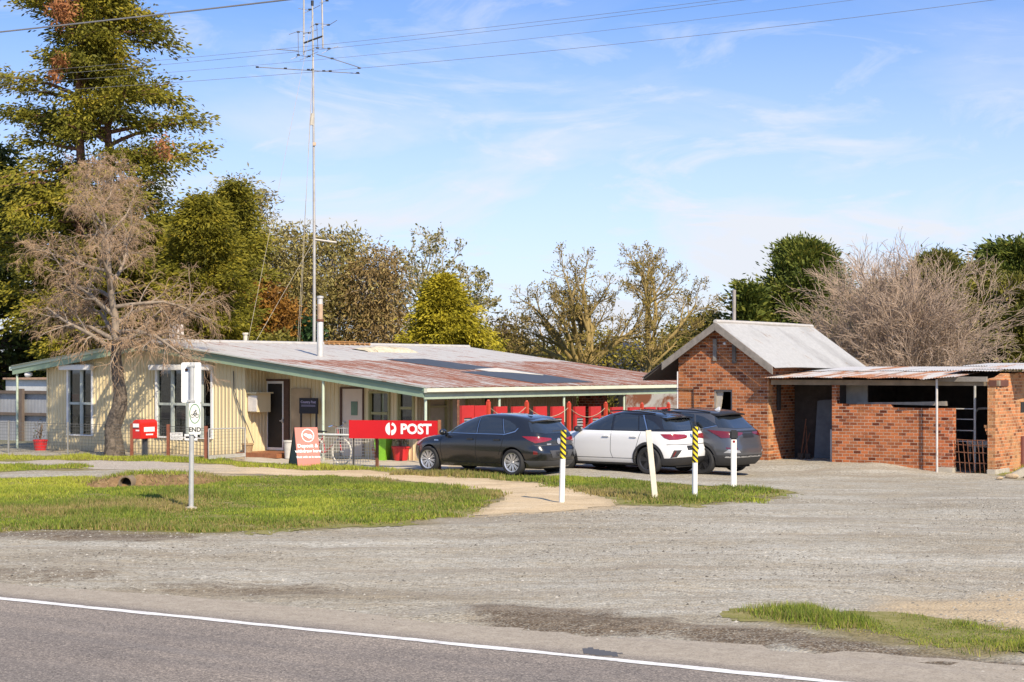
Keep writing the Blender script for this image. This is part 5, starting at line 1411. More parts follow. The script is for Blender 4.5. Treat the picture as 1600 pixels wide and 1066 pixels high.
gp_ = paint('grey_car_paint', (0.080, 0.084, 0.096), .25, .35)
suv2 = dict(suv)
suv2.update(paint=gp_, roof_paint=None, roof_from=None, spoiler_m=black_m, sill=.36, mirror_m=gp_,
    zs=zlist((.24, .36, 2), (.36, 1.02, 15), (1.02, 1.10, 4), (1.10, 1.52, 12), (1.52, 1.63, 9), (1.63, 1.65, 5)),
    rear=([.24, .36, .5, .62, .74, .86, .98, 1.08, 1.15, 1.27, 1.42, 1.53, 1.59, 1.63, 1.65], [-2.10, -2.20, -2.27, -2.275, -2.24, -2.21, -2.185, -2.13, -2.05, -1.90, -1.74, -1.62, -1.46, -1.1, -.8]),
    front=([.24, .36, .5, .66, .80, .92, 1.0, 1.06, 1.1, 1.13, 1.27, 1.45, 1.55, 1.61, 1.635, 1.65], [2.1, 2.22, 2.28, 2.26, 2.2, 2.08, 1.85, 1.5, 1.2, 1.1, .85, .42, .1, -.16, -.4, -.55]),
    width=([.24, .36, .5, .66, .80, .92, 1.02, 1.08, 1.12, 1.27, 1.42, 1.53, 1.58, 1.61, 1.635, 1.65], [.85, .90, .925, .932, .93, .92, .90, .88, .855, .79, .72, .655, .60, .53, .40, .2]),
    windows=[[(1.0, 1.13), (.66, 1.32), (.28, 1.47), (.02, 1.54), (-.15, 1.55), (-.2, 1.12)], [(-.27, 1.12), (-.21, 1.55), (-.65, 1.545), (-1.0, 1.51), (-1.12, 1.14)], [(-1.18, 1.15), (-1.06, 1.50), (-1.3, 1.45), (-1.62, 1.30), (-1.72, 1.24)]],
    trims=[[(-1.14, 1.128), (-1.70, 1.238), (-1.72, 1.226), (-1.14, 1.112)]],
    rear_glass=[(-.60, 1.50), (-.3, 1.53), (.3, 1.53), (.60, 1.50), (.70, 1.32), (.75, 1.19), (.4, 1.16), (-.4, 1.16), (-.75, 1.19), (-.70, 1.32)],
    wind=[(-.72, 1.2), (.72, 1.2), (.58, 1.52), (-.58, 1.52)], lamp_m=lampd_m,
    lampL=[[(-.45, 1.13), (-.9, 1.09), (-1.35, 1.06), (-1.35, 1.02), (-1.05, .94), (-.75, .93), (-.92, 1.01)]],
    extra=[('number_plate', [(-.26, .93), (.26, .93), (.26, 1.04), (-.26, 1.04)], black_m, 'B'), ('light_bar', [(-.75, 1.06), (.75, 1.06), (.75, 1.10), (-.75, 1.10)], black_m, 'B'),
           ('bumper_insert', [(-.82, .30), (.82, .30), (.88, .50), (-.88, .50)], clad_m, 'B'), ('skid_plate', [(-.80, .44), (.80, .44), (.82, .475), (-.82, .475)], silver_m, 'B'),
           ('bumper_light', [(-.80, .56), (-1.25, .56), (-1.2, .62), (-.92, .65)], silver_m, 'BL'), ('rear_reflector', [(-.86, .67), (-1.15, .65), (-1.15, .68), (-.86, .70)], lampd_m, 'BL')],
    joints=[[(-.24, 1.08), (-.22, .6), (-.28, .42)], [(1.0, 1.08), (1.0, .7), (.94, .42)], [(-1.2, 1.1), (-1.1, .8), (-1.0, .58)]],
    handles=(-.08, -.98), handle_z=1.0, mirror=(.9, 1.08), spoiler=(-1.80, 1.545, .62), aerial=(-1.2, 1.62), axles=(-1.34, 1.34), track=.89, r=.36, arch=.40,
    rails=[(-1.45, .62, 1.57), (-1.0, .645, 1.615), (-.3, .65, 1.64), (.0, .645, 1.615)], rails_chrome=False)
pg = gp(1098, 742.5)
c3 = make_car(suv2, 'slate grey SUV parked closest to the brick hut', car_at((pg.x, pg.y), -1.34, .81, HEAD), HEAD)
# ================================================================== STREET FURNITURE AND SMALL THINGS
red_m = mat('sign_red', (0.52, 0.006, 0.010), .35, var=.06)
salmon_m = mat('salmon_board', (0.46, 0.125, 0.09), .45, var=.05)
letter_m = mat('white_lettering', (0.80, 0.79, 0.77), .5, var=.02)
def upright(x, y):                                       # ground point and the pixel scale there
    p = gp(x, y); return p, FPX / p.y
# ---- POST sign
pL, sL = upright(552.5, 731); pR, sR = upright(686.5, 733)
dxy = (pR - pL); dxy.z = 0
az = math.atan2(dxy.y, dxy.x); LEN = dxy.length
ps = thing('post_sign', 'long red board sign with white POST lettering on two posts', 'sign', pL, az)
zt, zb = H + (HY - 656.5) / sL - pL.z, H + (HY - 685) / sL - pL.z
m = MB(); m.box(-6.5 / sL, LEN - .035, -.065, -.025, zb, zt); board = m.build('board', red_m, ps, bevel=.004)
m = MB(); m.tube([(0, 0, -.05), (0, 0, zt - .03)], .022, 8); m.build('post', mat('dark_sign_post', (0.04, 0.035, 0.032), .6), ps)
m = MB(); m.box(LEN - .03, LEN + .04, -.04, .03, -.05, zt + .02); m.build('post', mat('rusty_orange_post', (0.28, 0.115, 0.05), .8, var=.35, scale=8), ps)
cy = (zt + zb) / 2 + .02
LW = LEN + 6.5 / sL
def bx(px_): return -6.5 / sL + (px_ - 546) / 140.0 * LW
t1 = text_obj('POST', .36, letter_m, board, (bx(650.8), -.068, cy - .012), (R(90), 0, 0), 'lettering', .003, .013, sx=.97)
q = MB()                                                 # round emblem cut by a slanting gap
def half(sgn):
    P = []
    n = 14; rr = .165
    cxm = bx(612)
    if sgn < 0:
        for i in range(n + 1):
            a = R(100) + R(160) * i / n; P.append((cxm - .012 + rr * .82 * math.cos(a), cy + rr * math.sin(a)))
        P += [(cxm - .015, cy - rr * .5)]
    else:
        for i in range(n + 1):
            a = R(78) - R(168) * i / n; P.append((cxm + .012 + rr * .82 * math.cos(a), cy + rr * math.sin(a)))
        P += [(cxm + .012, cy - rr * .25), (cxm + .085, cy - rr * .05), (cxm + .09, cy + rr * .35), (cxm + .012, cy + rr * .62)]
    return P
for sgn in (-1, 1):
    q = MB(); q.prism(half(sgn), 1, -.0695, -.0655); q.build('emblem', letter_m, board)

# ---- striped and white posts
stripe = NT('black_yellow_stripes')
_o = stripe.obj()
_s = stripe.n('ShaderNodeSeparateXYZ', {0: _o})
_w = stripe.math('ADD', stripe.math('MULTIPLY', _s.outputs[2], 9.0), stripe.math('MULTIPLY', _s.outputs[0], 9.0))
_f = stripe.math('GREATER_THAN', stripe.math('FRACT', _w), .5)
stripe_m = stripe.done(stripe.mix(_f, (0.74, 0.55, 0.02, 1), (0.015, 0.015, 0.015, 1)), .5)
def striped(x, y, ytop, yband, label, dx=1.5):
    p, s_ = upright(x, y); h = (y - ytop) / s_; hb = (y - yband) / s_; r = 4.3 / s_
    t_ = thing('bollard', label, 'bollard', p, 0, 'striped roadside posts')
    m = MB(); m.tube([(0, 0, -.08), (dx / s_ * hb / h, 0, hb)], r, 14); m.build('pole', white_m, t_, smooth=True)
    m = MB(); m.tube([(dx / s_ * hb / h, 0, hb - .01), (dx / s_, 0, h)], r * 1.06, 14); m.build('striped_sleeve', stripe_m, t_, smooth=True)
striped(877.5, 787, 672, 716, 'white post with striped top on bare sand at the path corner', 3)
striped(1085.5, 780, 667, 722, 'white post with striped top among grass behind the white SUV', .8)
p, s_ = upright(1024, 783)
t_ = thing('marker_post', 'pale timber post leaning to one side on the grass island', 'post', p, 0)
lean = math.atan2(11, 110); hh_ = 111 / s_
Mx = Matrix.Rotation(-lean, 4, 'Y')
m = MB(); m.box(-4.3 / s_, 4.3 / s_, -.035, .035, -.1, hh_, Mx); m.build('post', mat('cream_timber_post', (0.66, 0.61, 0.50), .7, var=.15, scale=3, stain=(.4, .33, .22), stain_at=.66), t_, bevel=.006)
p, s_ = upright(1146.5, 766)
t_ = thing('guide_post', 'white guide post wearing a black cap beside the grey SUV', 'post', p, 0)
m = MB(); m.box(-4.3 / s_, 4.3 / s_, -.03, .03, -.1, 80 / s_); m.build('post', white_m, t_, bevel=.012)
m = MB(); m.box(-6.3 / s_, 6.3 / s_, -.05, .05, 79 / s_, 94 / s_); m.build('cap', black_m, t_, bevel=.03)
m = MB(); m.lathe([(0, -.038), (.03, -.036), (.03, -.03)], 'y', 10, (0, 0, 76 / s_)); m.build('reflector', lamp_m, t_)

# ---- cycleway END sign
p, s_ = upright(298.5, 795)
t_ = thing('cycleway_sign', 'grey pole with white bicycle END plate and blank white board', 'sign', p, 0)
m = MB(); m.lathe([(.13, -.02), (.12, .025), (.04, .045)], 'z', 12); m.build('footing', conc_m, t_)
m = MB(); m.tube([(0, 0, -.1), (.02, .0, 228 / s_)], 4.0 / s_, 12); pole = m.build('pole', galv_m, t_, smooth=True)
zc = lambda y: (795 - y) / s_
xc_ = lambda x: (x - 299) / s_
def rrect(x0, x1, z0, z1, r, n=5):
    P = []
    for (cx_, cz_, a0) in ((x1 - r, z1 - r, 0), (x0 + r, z1 - r, 90), (x0 + r, z0 + r, 180), (x1 - r, z0 + r, 270)):
        for i in range(n + 1): a = R(a0 + 90 * i / n); P.append((cx_ + r * math.cos(a), cz_ + r * math.sin(a)))
    return P
m = MB(); m.prism(rrect(xc_(283), xc_(314), zc(629.5), zc(566.5), .03), 1, .052, .057); b1 = m.build('blank_board', mat('white_sign_back', (0.80, 0.80, 0.79), .4, var=.04), t_)
m = MB(); m.box(-.07, .07, -.058, .05, zc(573), zc(570)); m.box(-.07, .07, -.058, .05, zc(628), zc(625)); m.build('clamp', galv_m, t_)
m = MB(); m.lathe([(0, .048), (.03, .0465), (.03, .051)], 'y', 8, (xc_(291), 0, zc(578))); m.build('rust_spot', rust_m, b1)
m = MB(); m.prism(rrect(xc_(296.5), xc_(315.5), zc(679), zc(629.5), .035), 1, -.066, -.06); plate = m.build('plate', mat('sign_white', (0.72, 0.71, 0.64), .4, var=.05), t_)
pcx, pcz = xc_(306), zc(646.5)
gm = mat('sign_green', (0.02, 0.19, 0.075), .4)
m = MB(); n = 36; P = []
for i in range(n):
    a = 2 * math.pi * i / n
    for (ra, rb) in ((8.6, 15.3), (7.5, 14.1)): P.append((pcx + ra / s_ * math.cos(a), -.0675, pcz + rb / s_ * math.sin(a)))
m.add(P, [(2 * i, (2 * i + 2) % (2 * n), (2 * i + 3) % (2 * n), 2 * i + 1) for i in range(n)]); m.build('green_ring', gm, plate)
m = MB(); u = 1 / s_
for wx in (-3.6, 3.6):
    for k in range(16):
        a, b = 2 * math.pi * k / 16, 2 * math.pi * (k + 1) / 16
        m.add([(pcx + wx * u + r_ * u * math.cos(t__), -.068, pcz - 3.2 * u + r_ * u * math.sin(t__)) for r_, t__ in ((3.1, a), (3.1, b), (2.35, b), (2.35, a))], [(0, 1, 2, 3)])
for a, b in (((-3.6, -3.2), (-1.6, .6)), ((-1.6, .6), (2.4, .6)), ((2.4, .6), (0, -3)), ((0, -3), (-1.6, .6)), ((3.6, -3.2), (2.0, 2.0)), ((-1.8, 3.0), (1.2, 3.9)), ((-1.8, 3.0), (.5, .8)), ((1.2, 3.9), (2.4, 2))):
    m.tube([(pcx + a[0] * u, -.067, pcz + a[1] * u), (pcx + b[0] * u, -.067, pcz + b[1] * u)], .45 * u, 5)
m.lathe([(0, -.070), (1.1 * u, -.068)], 'y', 10, (pcx + 1.6 * u, 0, pcz + 5.3 * u))
m.build('bicycle_symbol', black_m, plate)
text_obj('END', 9.6 / s_, black_m, plate, (pcx, -.067, zc(671.5)), (R(90), 0, 0), 'lettering', .001, .003)

# ---- mailbox
p, s_ = upright(226.5, 719.5)
mb_ = thing('mailbox', 'round topped red mailbox on a dark grey post', 'mailbox', p, -TH + R(2))
hz = lambda y: (719.5 - y) / s_
m = MB(); m.box(-.062, .062, -.062, .062, -.05, hz(685)); m.build('post', mat('charcoal_post', (0.05, 0.055, 0.065), .5), mb_, bevel=.01)
hw, ln_ = .155, .34
zb, zt = hz(685.5), hz(655.5)
P = [(-hw, zb), (hw, zb)] + [(hw * math.cos(R(a)), zt - hw * .72 + hw * .72 * math.sin(R(a))) for a in range(0, 181, 15)]
m = MB(); m.prism(P, 1, -ln_, ln_)
# the flat ends face along the building front; the long side faces right
bxo = m.build('box', mat('post_red', (0.56, 0.022, 0.014), .35, var=.08), mb_, bevel=.012)
m = MB(); m.box(-.125, .10, -ln_ - .006, -ln_ - .002, zb + .31, zb + .43); m.build('white_label', letter_m, bxo)
m = MB(); m.box(-.02, .11, -ln_ - .006, -ln_ - .002, zb + .22, zb + .26); m.build('white_label', letter_m, bxo)
m = MB(); m.box(hw - .002, hw + .003, -.20, .22, zb + .20, zb + .33); m.build('white_label', letter_m, bxo)
m = MB(); m.box(hw - .002, hw + .003, -.12, .16, zb + .10, zb + .14); m.build('white_label', letter_m, bxo)
m = MB(); m.box(-.12, .10, -ln_ - .010, -ln_ - .0061, zb + .30, zb + .325); m.build('slot', black_m, bxo)

# ---- wire fence, gate, visitors sign
wire_m = mat('fence_wire', (0.13, 0.125, 0.115), .7)
fpts = [(-60, 704.5), (13.5, 708), (106, 711), (206, 714), (263, 716.5), (322, 722.5)]
FP = [gp(x, y) for x, y in fpts]
fo = FP[3]
wf = thing('wire_fence', 'low wire mesh fence on metal posts before the cream wall', 'fence', (fo.x, fo.y, 0), 0)
tops = [1.02, 1.0, .98, .98, .98, 1.0]
m = MB()
V_, F_ = [], []
def flat_strip(a, b, w, up):
    k = len(V_)
    V_.extend([tuple(a - up * w), tuple(b - up * w), tuple(b + up * w), tuple(a + up * w)]); F_.append((k, k + 1, k + 2, k + 3))
for i in range(len(FP) - 1):
    a, b = FP[i] - Vector((fo.x, fo.y, 0)), FP[i + 1] - Vector((fo.x, fo.y, 0))
    d = b - a; L_ = d.length; dh = d.normalized(); up = Vector((0, 0, 1))
    hgt_ = .93
    nv = int(L_ / .10)
    for k in range(nv + 1):
        q_ = a + d * (k / nv); flat_strip(q_ + up * .06, q_ + up * hgt_, .0032, dh)
    for z_ in [.06, .16, .26, .36, .46, .56, .66, .76, .86, .93]:
        sag = .015 * math.sin(i * 3 + z_ * 7)
        flat_strip(a + up * (z_ + sag), b + up * (z_ - sag), .007 if z_ > .9 else .0045, up)
mesh_np('mesh_panel', V_, F_, wire_m, wf)
for i, (q_, h_) in enumerate(zip(FP, tops)):
    a = q_ - Vector((fo.x, fo.y, 0))
    m = MB()
    if i < 3: m.box(a.x - .025, a.x + .025, a.y - .025, a.y + .025, a.z - .05, a.z + h_); m.build('fence_post', mat('grey_star_post', (0.2, 0.2, 0.19), .6) if i == 0 else bpy.data.materials['grey_star_post'], wf)
    else: m.box(a.x - .045, a.x + .045, a.y - .04, a.y + .04, a.z - .05, a.z + h_); m.build('fence_post', mat('oxide_red_post', (0.20, 0.065, 0.035), .8, var=.3, scale=7) if i == 3 else bpy.data.materials['oxide_red_post'], wf)
pa, pb = gp(325, 723), gp(383, 718.5)
gd = pb - pa; gd.z = 0; GL = gd.length
gg = thing('garden_gate', 'sagging grey pipe gate filled with wire mesh', 'gate', pa, math.atan2(gd.y, gd.x))
m = MB(); m.tube([(.03, 0, .92), (GL, 0, .90), (GL, 0, .10), (.03, 0, .0 + .10), (.03, 0, .92)], .018, 8); m.tube([(GL, 0, .1), (GL, 0, -.02)], .012, 6); m.build('frame', galv_m, gg, smooth=True)
m = MB(); m.box(.05, GL - .02, -.01, .015, .11, .19); m.build('bottom_board', mat('grey_weathered_board', (0.4, 0.38, 0.34), .8), gg)
V_, F_ = [], []
for k in range(15):
    x_ = .05 + (GL - .08) * k / 14; flat_strip(Vector((x_, 0, .2)), Vector((x_, 0, .89)), .0032, Vector((1, 0, 0)))
for k in range(8): flat_strip(Vector((.04, 0, .2 + k * .09)), Vector((GL, 0, .2 + k * .09)), .0032, Vector((0, 0, 1)))
mesh_np('mesh_panel', V_, F_, wire_m, gg)
pv_ = FP[4]; s_ = FPX / pv_.y
vsn = thing('visitor_sign', 'small white VISITORS PARKING sign hung on the wire fence', 'sign', pv_ + Vector((0, -.07, 0)), R(-8))
vz = lambda y: (716.5 - y) / s_
m = MB(); m.box(4 / s_, 24 / s_, -.012, -.002, vz(687.5), vz(675.5)); sg = m.build('plate', letter_m, vsn)
dk = mat('dark_grey_lettering', (0.10, 0.11, 0.13), .5)
m = MB(); m.prism([(27 / s_, vz(688)), (48 / s_, vz(688)), (48 / s_, vz(678)), (27 / s_, vz(678))], 1, -.012, -.002); ar = m.build('arrow_plate', letter_m, vsn)
m = MB(); m.prism([(29 / s_, vz(684.5)), (41 / s_, vz(684.5)), (41 / s_, vz(686.5)), (46 / s_, vz(683)), (41 / s_, vz(679.5)), (41 / s_, vz(681.5)), (29 / s_, vz(681.5))], 1, -.014, -.0125); m.build('arrow', black_m, ar)
text_obj('VISITORS', 4.3 / s_, dk, sg, (14 / s_, -.0135, vz(678.8)), (R(90), 0, 0), 'lettering', .001, .0, sx=.95)
text_obj('PARKING', 4.3 / s_, dk, sg, (14 / s_, -.0135, vz(684.2)), (R(90), 0, 0), 'lettering', .001, .0, sx=.95)

# ---- sandwich board
p, s_ = upright(478, 729.5)
ab = thing('sandwich_board', 'salmon sandwich board with white print standing on the grass', 'sign', p, R(24))
az_ = lambda y: (729.5 - y) / s_
W2 = 18.5 / s_; hgt_ = az_(668)
lean = .30
def sl(x, z, fr=True): # point on the front leaf
    return (x, -lean * (1 - z / hgt_) - .0, z)
m = MB(); m.add([(-W2, -lean, .03), (W2, -lean, .03), (W2, 0, hgt_), (-W2, 0, hgt_), (-W2, -lean + .03, .03), (W2, -lean + .03, .03), (W2, .03, hgt_), (-W2, .03, hgt_)], [(0, 1, 2, 3), (7, 6, 5, 4), (0, 4, 5, 1), (1, 5, 6, 2), (2, 6, 7, 3), (3, 7, 4, 0)])
lf = m.build('front_leaf', salmon_m, ab)
m = MB(); m.add([(-W2, .04, hgt_ - .01), (W2, .04, hgt_ - .01), (W2, .55, .0), (-W2, .55, .0), (-W2, .07, hgt_ - .01), (W2, .07, hgt_ - .01), (W2, .58, .0), (-W2, .58, .0)], [(0, 1, 2, 3), (7, 6, 5, 4), (0, 4, 5, 1), (1, 5, 6, 2), (2, 6, 7, 3), (3, 7, 4, 0)])
m.build('back_leaf', black_m, ab)
m = MB(); m.add([(-W2 + .01, -lean + .06, .08), (-W2 + .01, .50, .08), (-W2 + .01, .06, hgt_ - .1)], [(0, 1, 2)]); m.add([(-W2 + .015, -lean + .06, .08), (-W2 + .015, .50, .08), (-W2 + .015, .06, hgt_ - .1)], [(2, 1, 0)])
m.build('side_gusset', mat('dark_green_canvas', (0.055, 0.085, 0.075), .8), ab)
tilt = math.atan2(lean, hgt_)
def ontop(z): return -lean * (1 - (z - .03) / (hgt_ - .03)) - .006
for s__, sz_, yy in (('Deposit &', .135, 696.5), ('withdraw here', .118, 704.5), ('Bank with us in store', .075, 713.5), ):
    z_ = az_(yy) * 1.0
    text_obj(s__, sz_, letter_m, lf, (0, ontop(z_), z_), (R(90) - tilt, 0, 0), 'lettering', .001, .003)
zc2 = az_(680.5); n = 28; m = MB(); P = []
def on(x, z): return (x, ontop(z) - .001, z)
for i in range(n):
    a = 2 * math.pi * i / n
    for rr in (.172, .150): P.append(on(.03 + rr * math.cos(a), zc2 + rr * math.sin(a)))
m.add(P, [(2 * i, 2 * i + 1, (2 * i + 3) % (2 * n), (2 * i + 2) % (2 * n)) for i in range(n)]); m.build('ring', letter_m, lf)
m = MB(); P = [(-.11, .04), (-.05, .055), (.02, .03), (.06, .035), (.12, -.005), (.11, -.07), (.02, -.075), (-.03, -.04), (-.07, -.02), (-.11, .01)]
m.add([on(.03 + a, zc2 + b) for a, b in P], [tuple(range(len(P)))]); m.build('hand_symbol', letter_m, lf)

# ---- notice board on legs against the porch wall
nb_v = 1.0
u0, u1 = PO.u_at(467.5, nb_v), PO.u_at(496, nb_v)
nbd = thing('notice_board', 'black notice board on legs standing against the porch wall', 'notice board', PO.wp(u0, nb_v, 0), -TH)
w_ = u1 - u0; um = (u0 + u1) / 2
z0, z1 = PO.z_at(646.5, um, nb_v), PO.z_at(622, um, nb_v)
m = MB(); m.box(0, w_, 0, .04, z0, z1); bd = m.build('board', mat('navy_black_board', (0.010, 0.011, 0.018), .6), nbd)
for a in (.03, w_ - .08):
    m = MB(); m.box(a, a + .05, .0, .04, 0, z0); m.build('leg', black_m, nbd)
m = MB(); m.box(.08, w_ - .08, .01, .03, .82, .87); m.build('brace', timber_m, nbd)
text_obj('Country Post', .105, mat('mauve_lettering', (0.42, 0.38, 0.55), .6), bd, (w_ / 2, -.004, z1 - .12), (R(90), 0, 0), 'lettering', .001, .002)
for k in range(2):
    m = MB(); m.box(.08, w_ - .08, -.004, -.001, z1 - .215 - k * .03, z1 - .205 - k * .03); m.build('text_line', bpy.data.materials['mauve_lettering'], bd)

# ---- bicycle
def bicycle():
    b = thing('bicycle', 'red bicycle with pale tyres propped by the verandah post', 'bicycle', gp(513, 725) + Vector((0, 0, .0)), R(-38))
    L_ = 1.0; r = .345
    for x0, nm in ((-L_ / 2, 0), (L_ / 2, 1)):
        m = MB(); P = [(x0 + r * math.cos(2 * math.pi * i / 32), 0, r + r * math.sin(2 * math.pi * i / 32)) for i in range(33)]
        m.tube(P, .024, 6, cap=False); w = m.build('wheel', mat('pale_tyre', (0.55, 0.52, 0.45), .8) if nm == 0 else bpy.data.materials['pale_tyre'], b, smooth=True)
        m = MB()
        for k in range(12): a = math.pi * 2 * k / 12; m.tube([(x0, 0, r), (x0 + .33 * math.cos(a), 0, r + .33 * math.sin(a))], .0025, 3, cap=False)
        m.tube([(x0, -.05, r), (x0, .05, r)], .02, 8); m.build('spokes', galv_m, w)
    m = MB(); fr = [((-.5, .345), (-.12, .30)), ((-.12, .30), (-.22, .80)), ((-.22, .78), (.36, .82)), ((.38, .70), (-.12, .30)), ((-.5, .345), (-.20, .72)), ((.34, .95), (.42, .62)), ((.42, .62), (.5, .345))]
    for (x0, z0), (x1, z1) in fr: m.tube([(x0, 0, z0), (x1, 0, z1)], .018, 6)
    m.build('frame', mat('bicycle_red', (0.42, 0.03, 0.04), .35), b, smooth=True)
    m = MB(); m.tube([(.28, -.28, 1.02), (.36, -.22, 1.05), (.35, 0, 1.0), (.36, .22, 1.05), (.28, .28, 1.02)], .014, 6); m.build('handlebar', chrome_m, b, smooth=True)
    m = MB(); m.prism([(-.36, .86), (-.34, .90), (-.10, .885), (-.08, .86)], 1, -.06, .06); m.tube([(-.22, 0, .78), (-.23, 0, .87)], .014, 6); m.build('saddle', black_m, b, bevel=.01)
    m = MB(); m.box(.42, .72, -.15, .15, .80, .82)
    for k in range(5):
        m.tube([(.42, -.15 + .075 * k, .98), (.42, -.15 + .075 * k, .8), (.72, -.15 + .075 * k, .8), (.72, -.15 + .075 * k, .98)], .005, 4)
    m.tube([(.42, -.15, .98), (.72, -.15, .98), (.72, .15, .98), (.42, .15, .98), (.42, -.15, .98)], .008, 5); m.build('basket', galv_m, b)
bicycle()

# ---- mesh panel fence before the porch
q0, q1 = gp(497, 727), gp(589, 730)
d = q1 - q0; d.z = 0; L_ = d.length
mf = thing('mesh_barrier', 'white topped weld mesh barrier between bicycle and red sign', 'barrier', q0, math.atan2(d.y, d.x))
s_ = FPX / q0.y
ht = (727 - 679) / s_
m = MB(); m.tube([(0, 0, ht), (L_, 0, ht)], .03, 8); m.build('top_rail', mat('dull_white_pipe', (0.62, 0.63, 0.58), .6), mf, smooth=True)
V_, F_ = [], []
for k in range(int(L_ / .085) + 1): flat_strip(Vector((k * .085, 0, .06)), Vector((k * .085, 0, ht)), .008, Vector((1, 0, 0)))
for k in range(10): flat_strip(Vector((0, .004, .06 + k * .085)), Vector((L_, .004, .06 + k * .085)), .008, Vector((0, 0, 1)))
mesh_np('mesh', V_, F_, mat('pale_mesh_wire', (0.55, 0.52, 0.46), .6), mf)
m = MB(); m.box(L_ - .03, L_ + .04, -.03, .03, -.03, ht + .06); m.build('post', rust_m, mf)

# ---- pots, bin, plants
def pot(x, y, rt, rb, h, m_, label, cat='plant pot', name='plant_pot', z=0):
    p = gp(x, y) if not isinstance(x, Vector) else x
    t_ = thing(name, label, cat, p)
    m = MB(); m.lathe([(0, 0), (rb, 0), (rt, h - .05), (rt + .02, h - .05), (rt + .02, h), (rt - .03, h), (rt - .04, h - .06), (0, h - .06)], 'z', 20); m.build('pot', m_, t_, smooth=True)
    return t_
def leafy(par, n, h0, h, spread, size, lm, dirup=.6):
    c = np.stack([rng.normal(0, spread, n), rng.normal(0, spread, n), h0 + np.abs(rng.normal(0, h, n))], 1)
    add_leaves('foliage', c, rng.normal(0, 1, (n, 3)) + np.array([0, 0, dirup]), size, lm, par, rng.uniform(0, 1, n))
def add_leaves(name, C, D, size, m_, par, tint, ratio=.4):
    D = D / (np.linalg.norm(D, axis=1, keepdims=True) + 1e-9)
    n = len(C); s_ = size * rng.uniform(.6, 1.35, n)[:, None]
    Q = rng.normal(0, 1, (n, 3)); Bv = np.cross(D, Q); Bv /= (np.linalg.norm(Bv, axis=1, keepdims=True) + 1e-9)
    a, b = D * s_ * .5, Bv * s_ * ratio * .5
    V = np.stack([C - a, C + b - a * .1, C + a, C - b - a * .1], 1).reshape(-1, 3)
    return mesh_np(name, V, np.arange(4 * n).reshape(-1, 4), m_, par, attrs={'tint': tint})
dry_leaf = leaf_mat('dry_plant', [(0, (0.16, 0.10, 0.05)), (.6, (0.20, 0.17, 0.07)), (1, (0.12, 0.16, 0.05))])
pot_red = mat('red_plastic_pot', (0.52, 0.022, 0.028), .35, var=.08)
def stems(par, n, h0, h, spread, m_, nm='stems'):
    m = MB()
    for k in range(n):
        a = random.uniform(0, 6.28); r_ = random.uniform(.3, 1) * spread
        m.tube([(0, 0, h0), (.4 * r_ * math.cos(a), .4 * r_ * math.sin(a), h0 + h * .6), (r_ * math.cos(a), r_ * math.sin(a), h0 + h * random.uniform(.8, 1.1))], [.012, .008, .004], 4)
    m.build(nm, m_, par)
twig_m = mat('dry_stem', (0.22, 0.15, 0.09), .9)
t_ = pot(626, 719.5, .25, .19, .40, pot_red, 'large red pot with dry stems beside the green bin'); leafy(t_, 60, .45, .22, .16, .12, dry_leaf); stems(t_, 12, .36, .55, .4, twig_m)
t_ = pot(63, 705, .22, .17, .36, pot_red, 'red pot with a withered plant behind the wire fence'); leafy(t_, 40, .42, .25, .1, .10, dry_leaf); stems(t_, 10, .30, .6, .22, twig_m)
t_ = pot(592.5, 718, .20, .15, .34, mat('terracotta', (0.36, 0.12, 0.045), .8, var=.15), 'terracotta pot between the mesh barrier and green bin')
p = gp(600, 719)
gb = thing('green_bin', 'bright green plastic tub behind the red sign', 'tub', p, R(-20))
m = MB(); m.add([(-.16, -.16, 0), (.10, -.16, 0), (.10, .16, 0), (-.16, .16, 0), (-.23, -.22, .66), (.17, -.22, .66), (.17, .22, .66), (-.23, .22, .66)], [(0, 3, 2, 1), (0, 1, 5, 4), (1, 2, 6, 5), (2, 3, 7, 6), (3, 0, 4, 7)]); m.build('tub', mat('lime_plastic', (0.20, 0.46, 0.03), .4), gb)
m = MB(); m.box(-.245, .185, -.235, .235, .66, .70); m.build('rim', mat('white_plastic_rim', (.66, .66, .6), .5), gb)
t_ = pot(451.5, 716.5, .15, .12, .52, mat('pale_grey_bucket', (0.5, 0.48, 0.44), .6), 'tall pale bucket behind the sandwich board', 'bucket', 'bucket')
t_ = pot(392, 708.3, .16, .13, .26, mat('straw_basket', (0.33, 0.22, 0.12), .9, var=.4, scale=20), 'straw coloured basket on the red brown step', 'basket', 'basket')
t_.location.z = .135; t_.location.xy = PO.wp(UC + .28, .18)[:2]

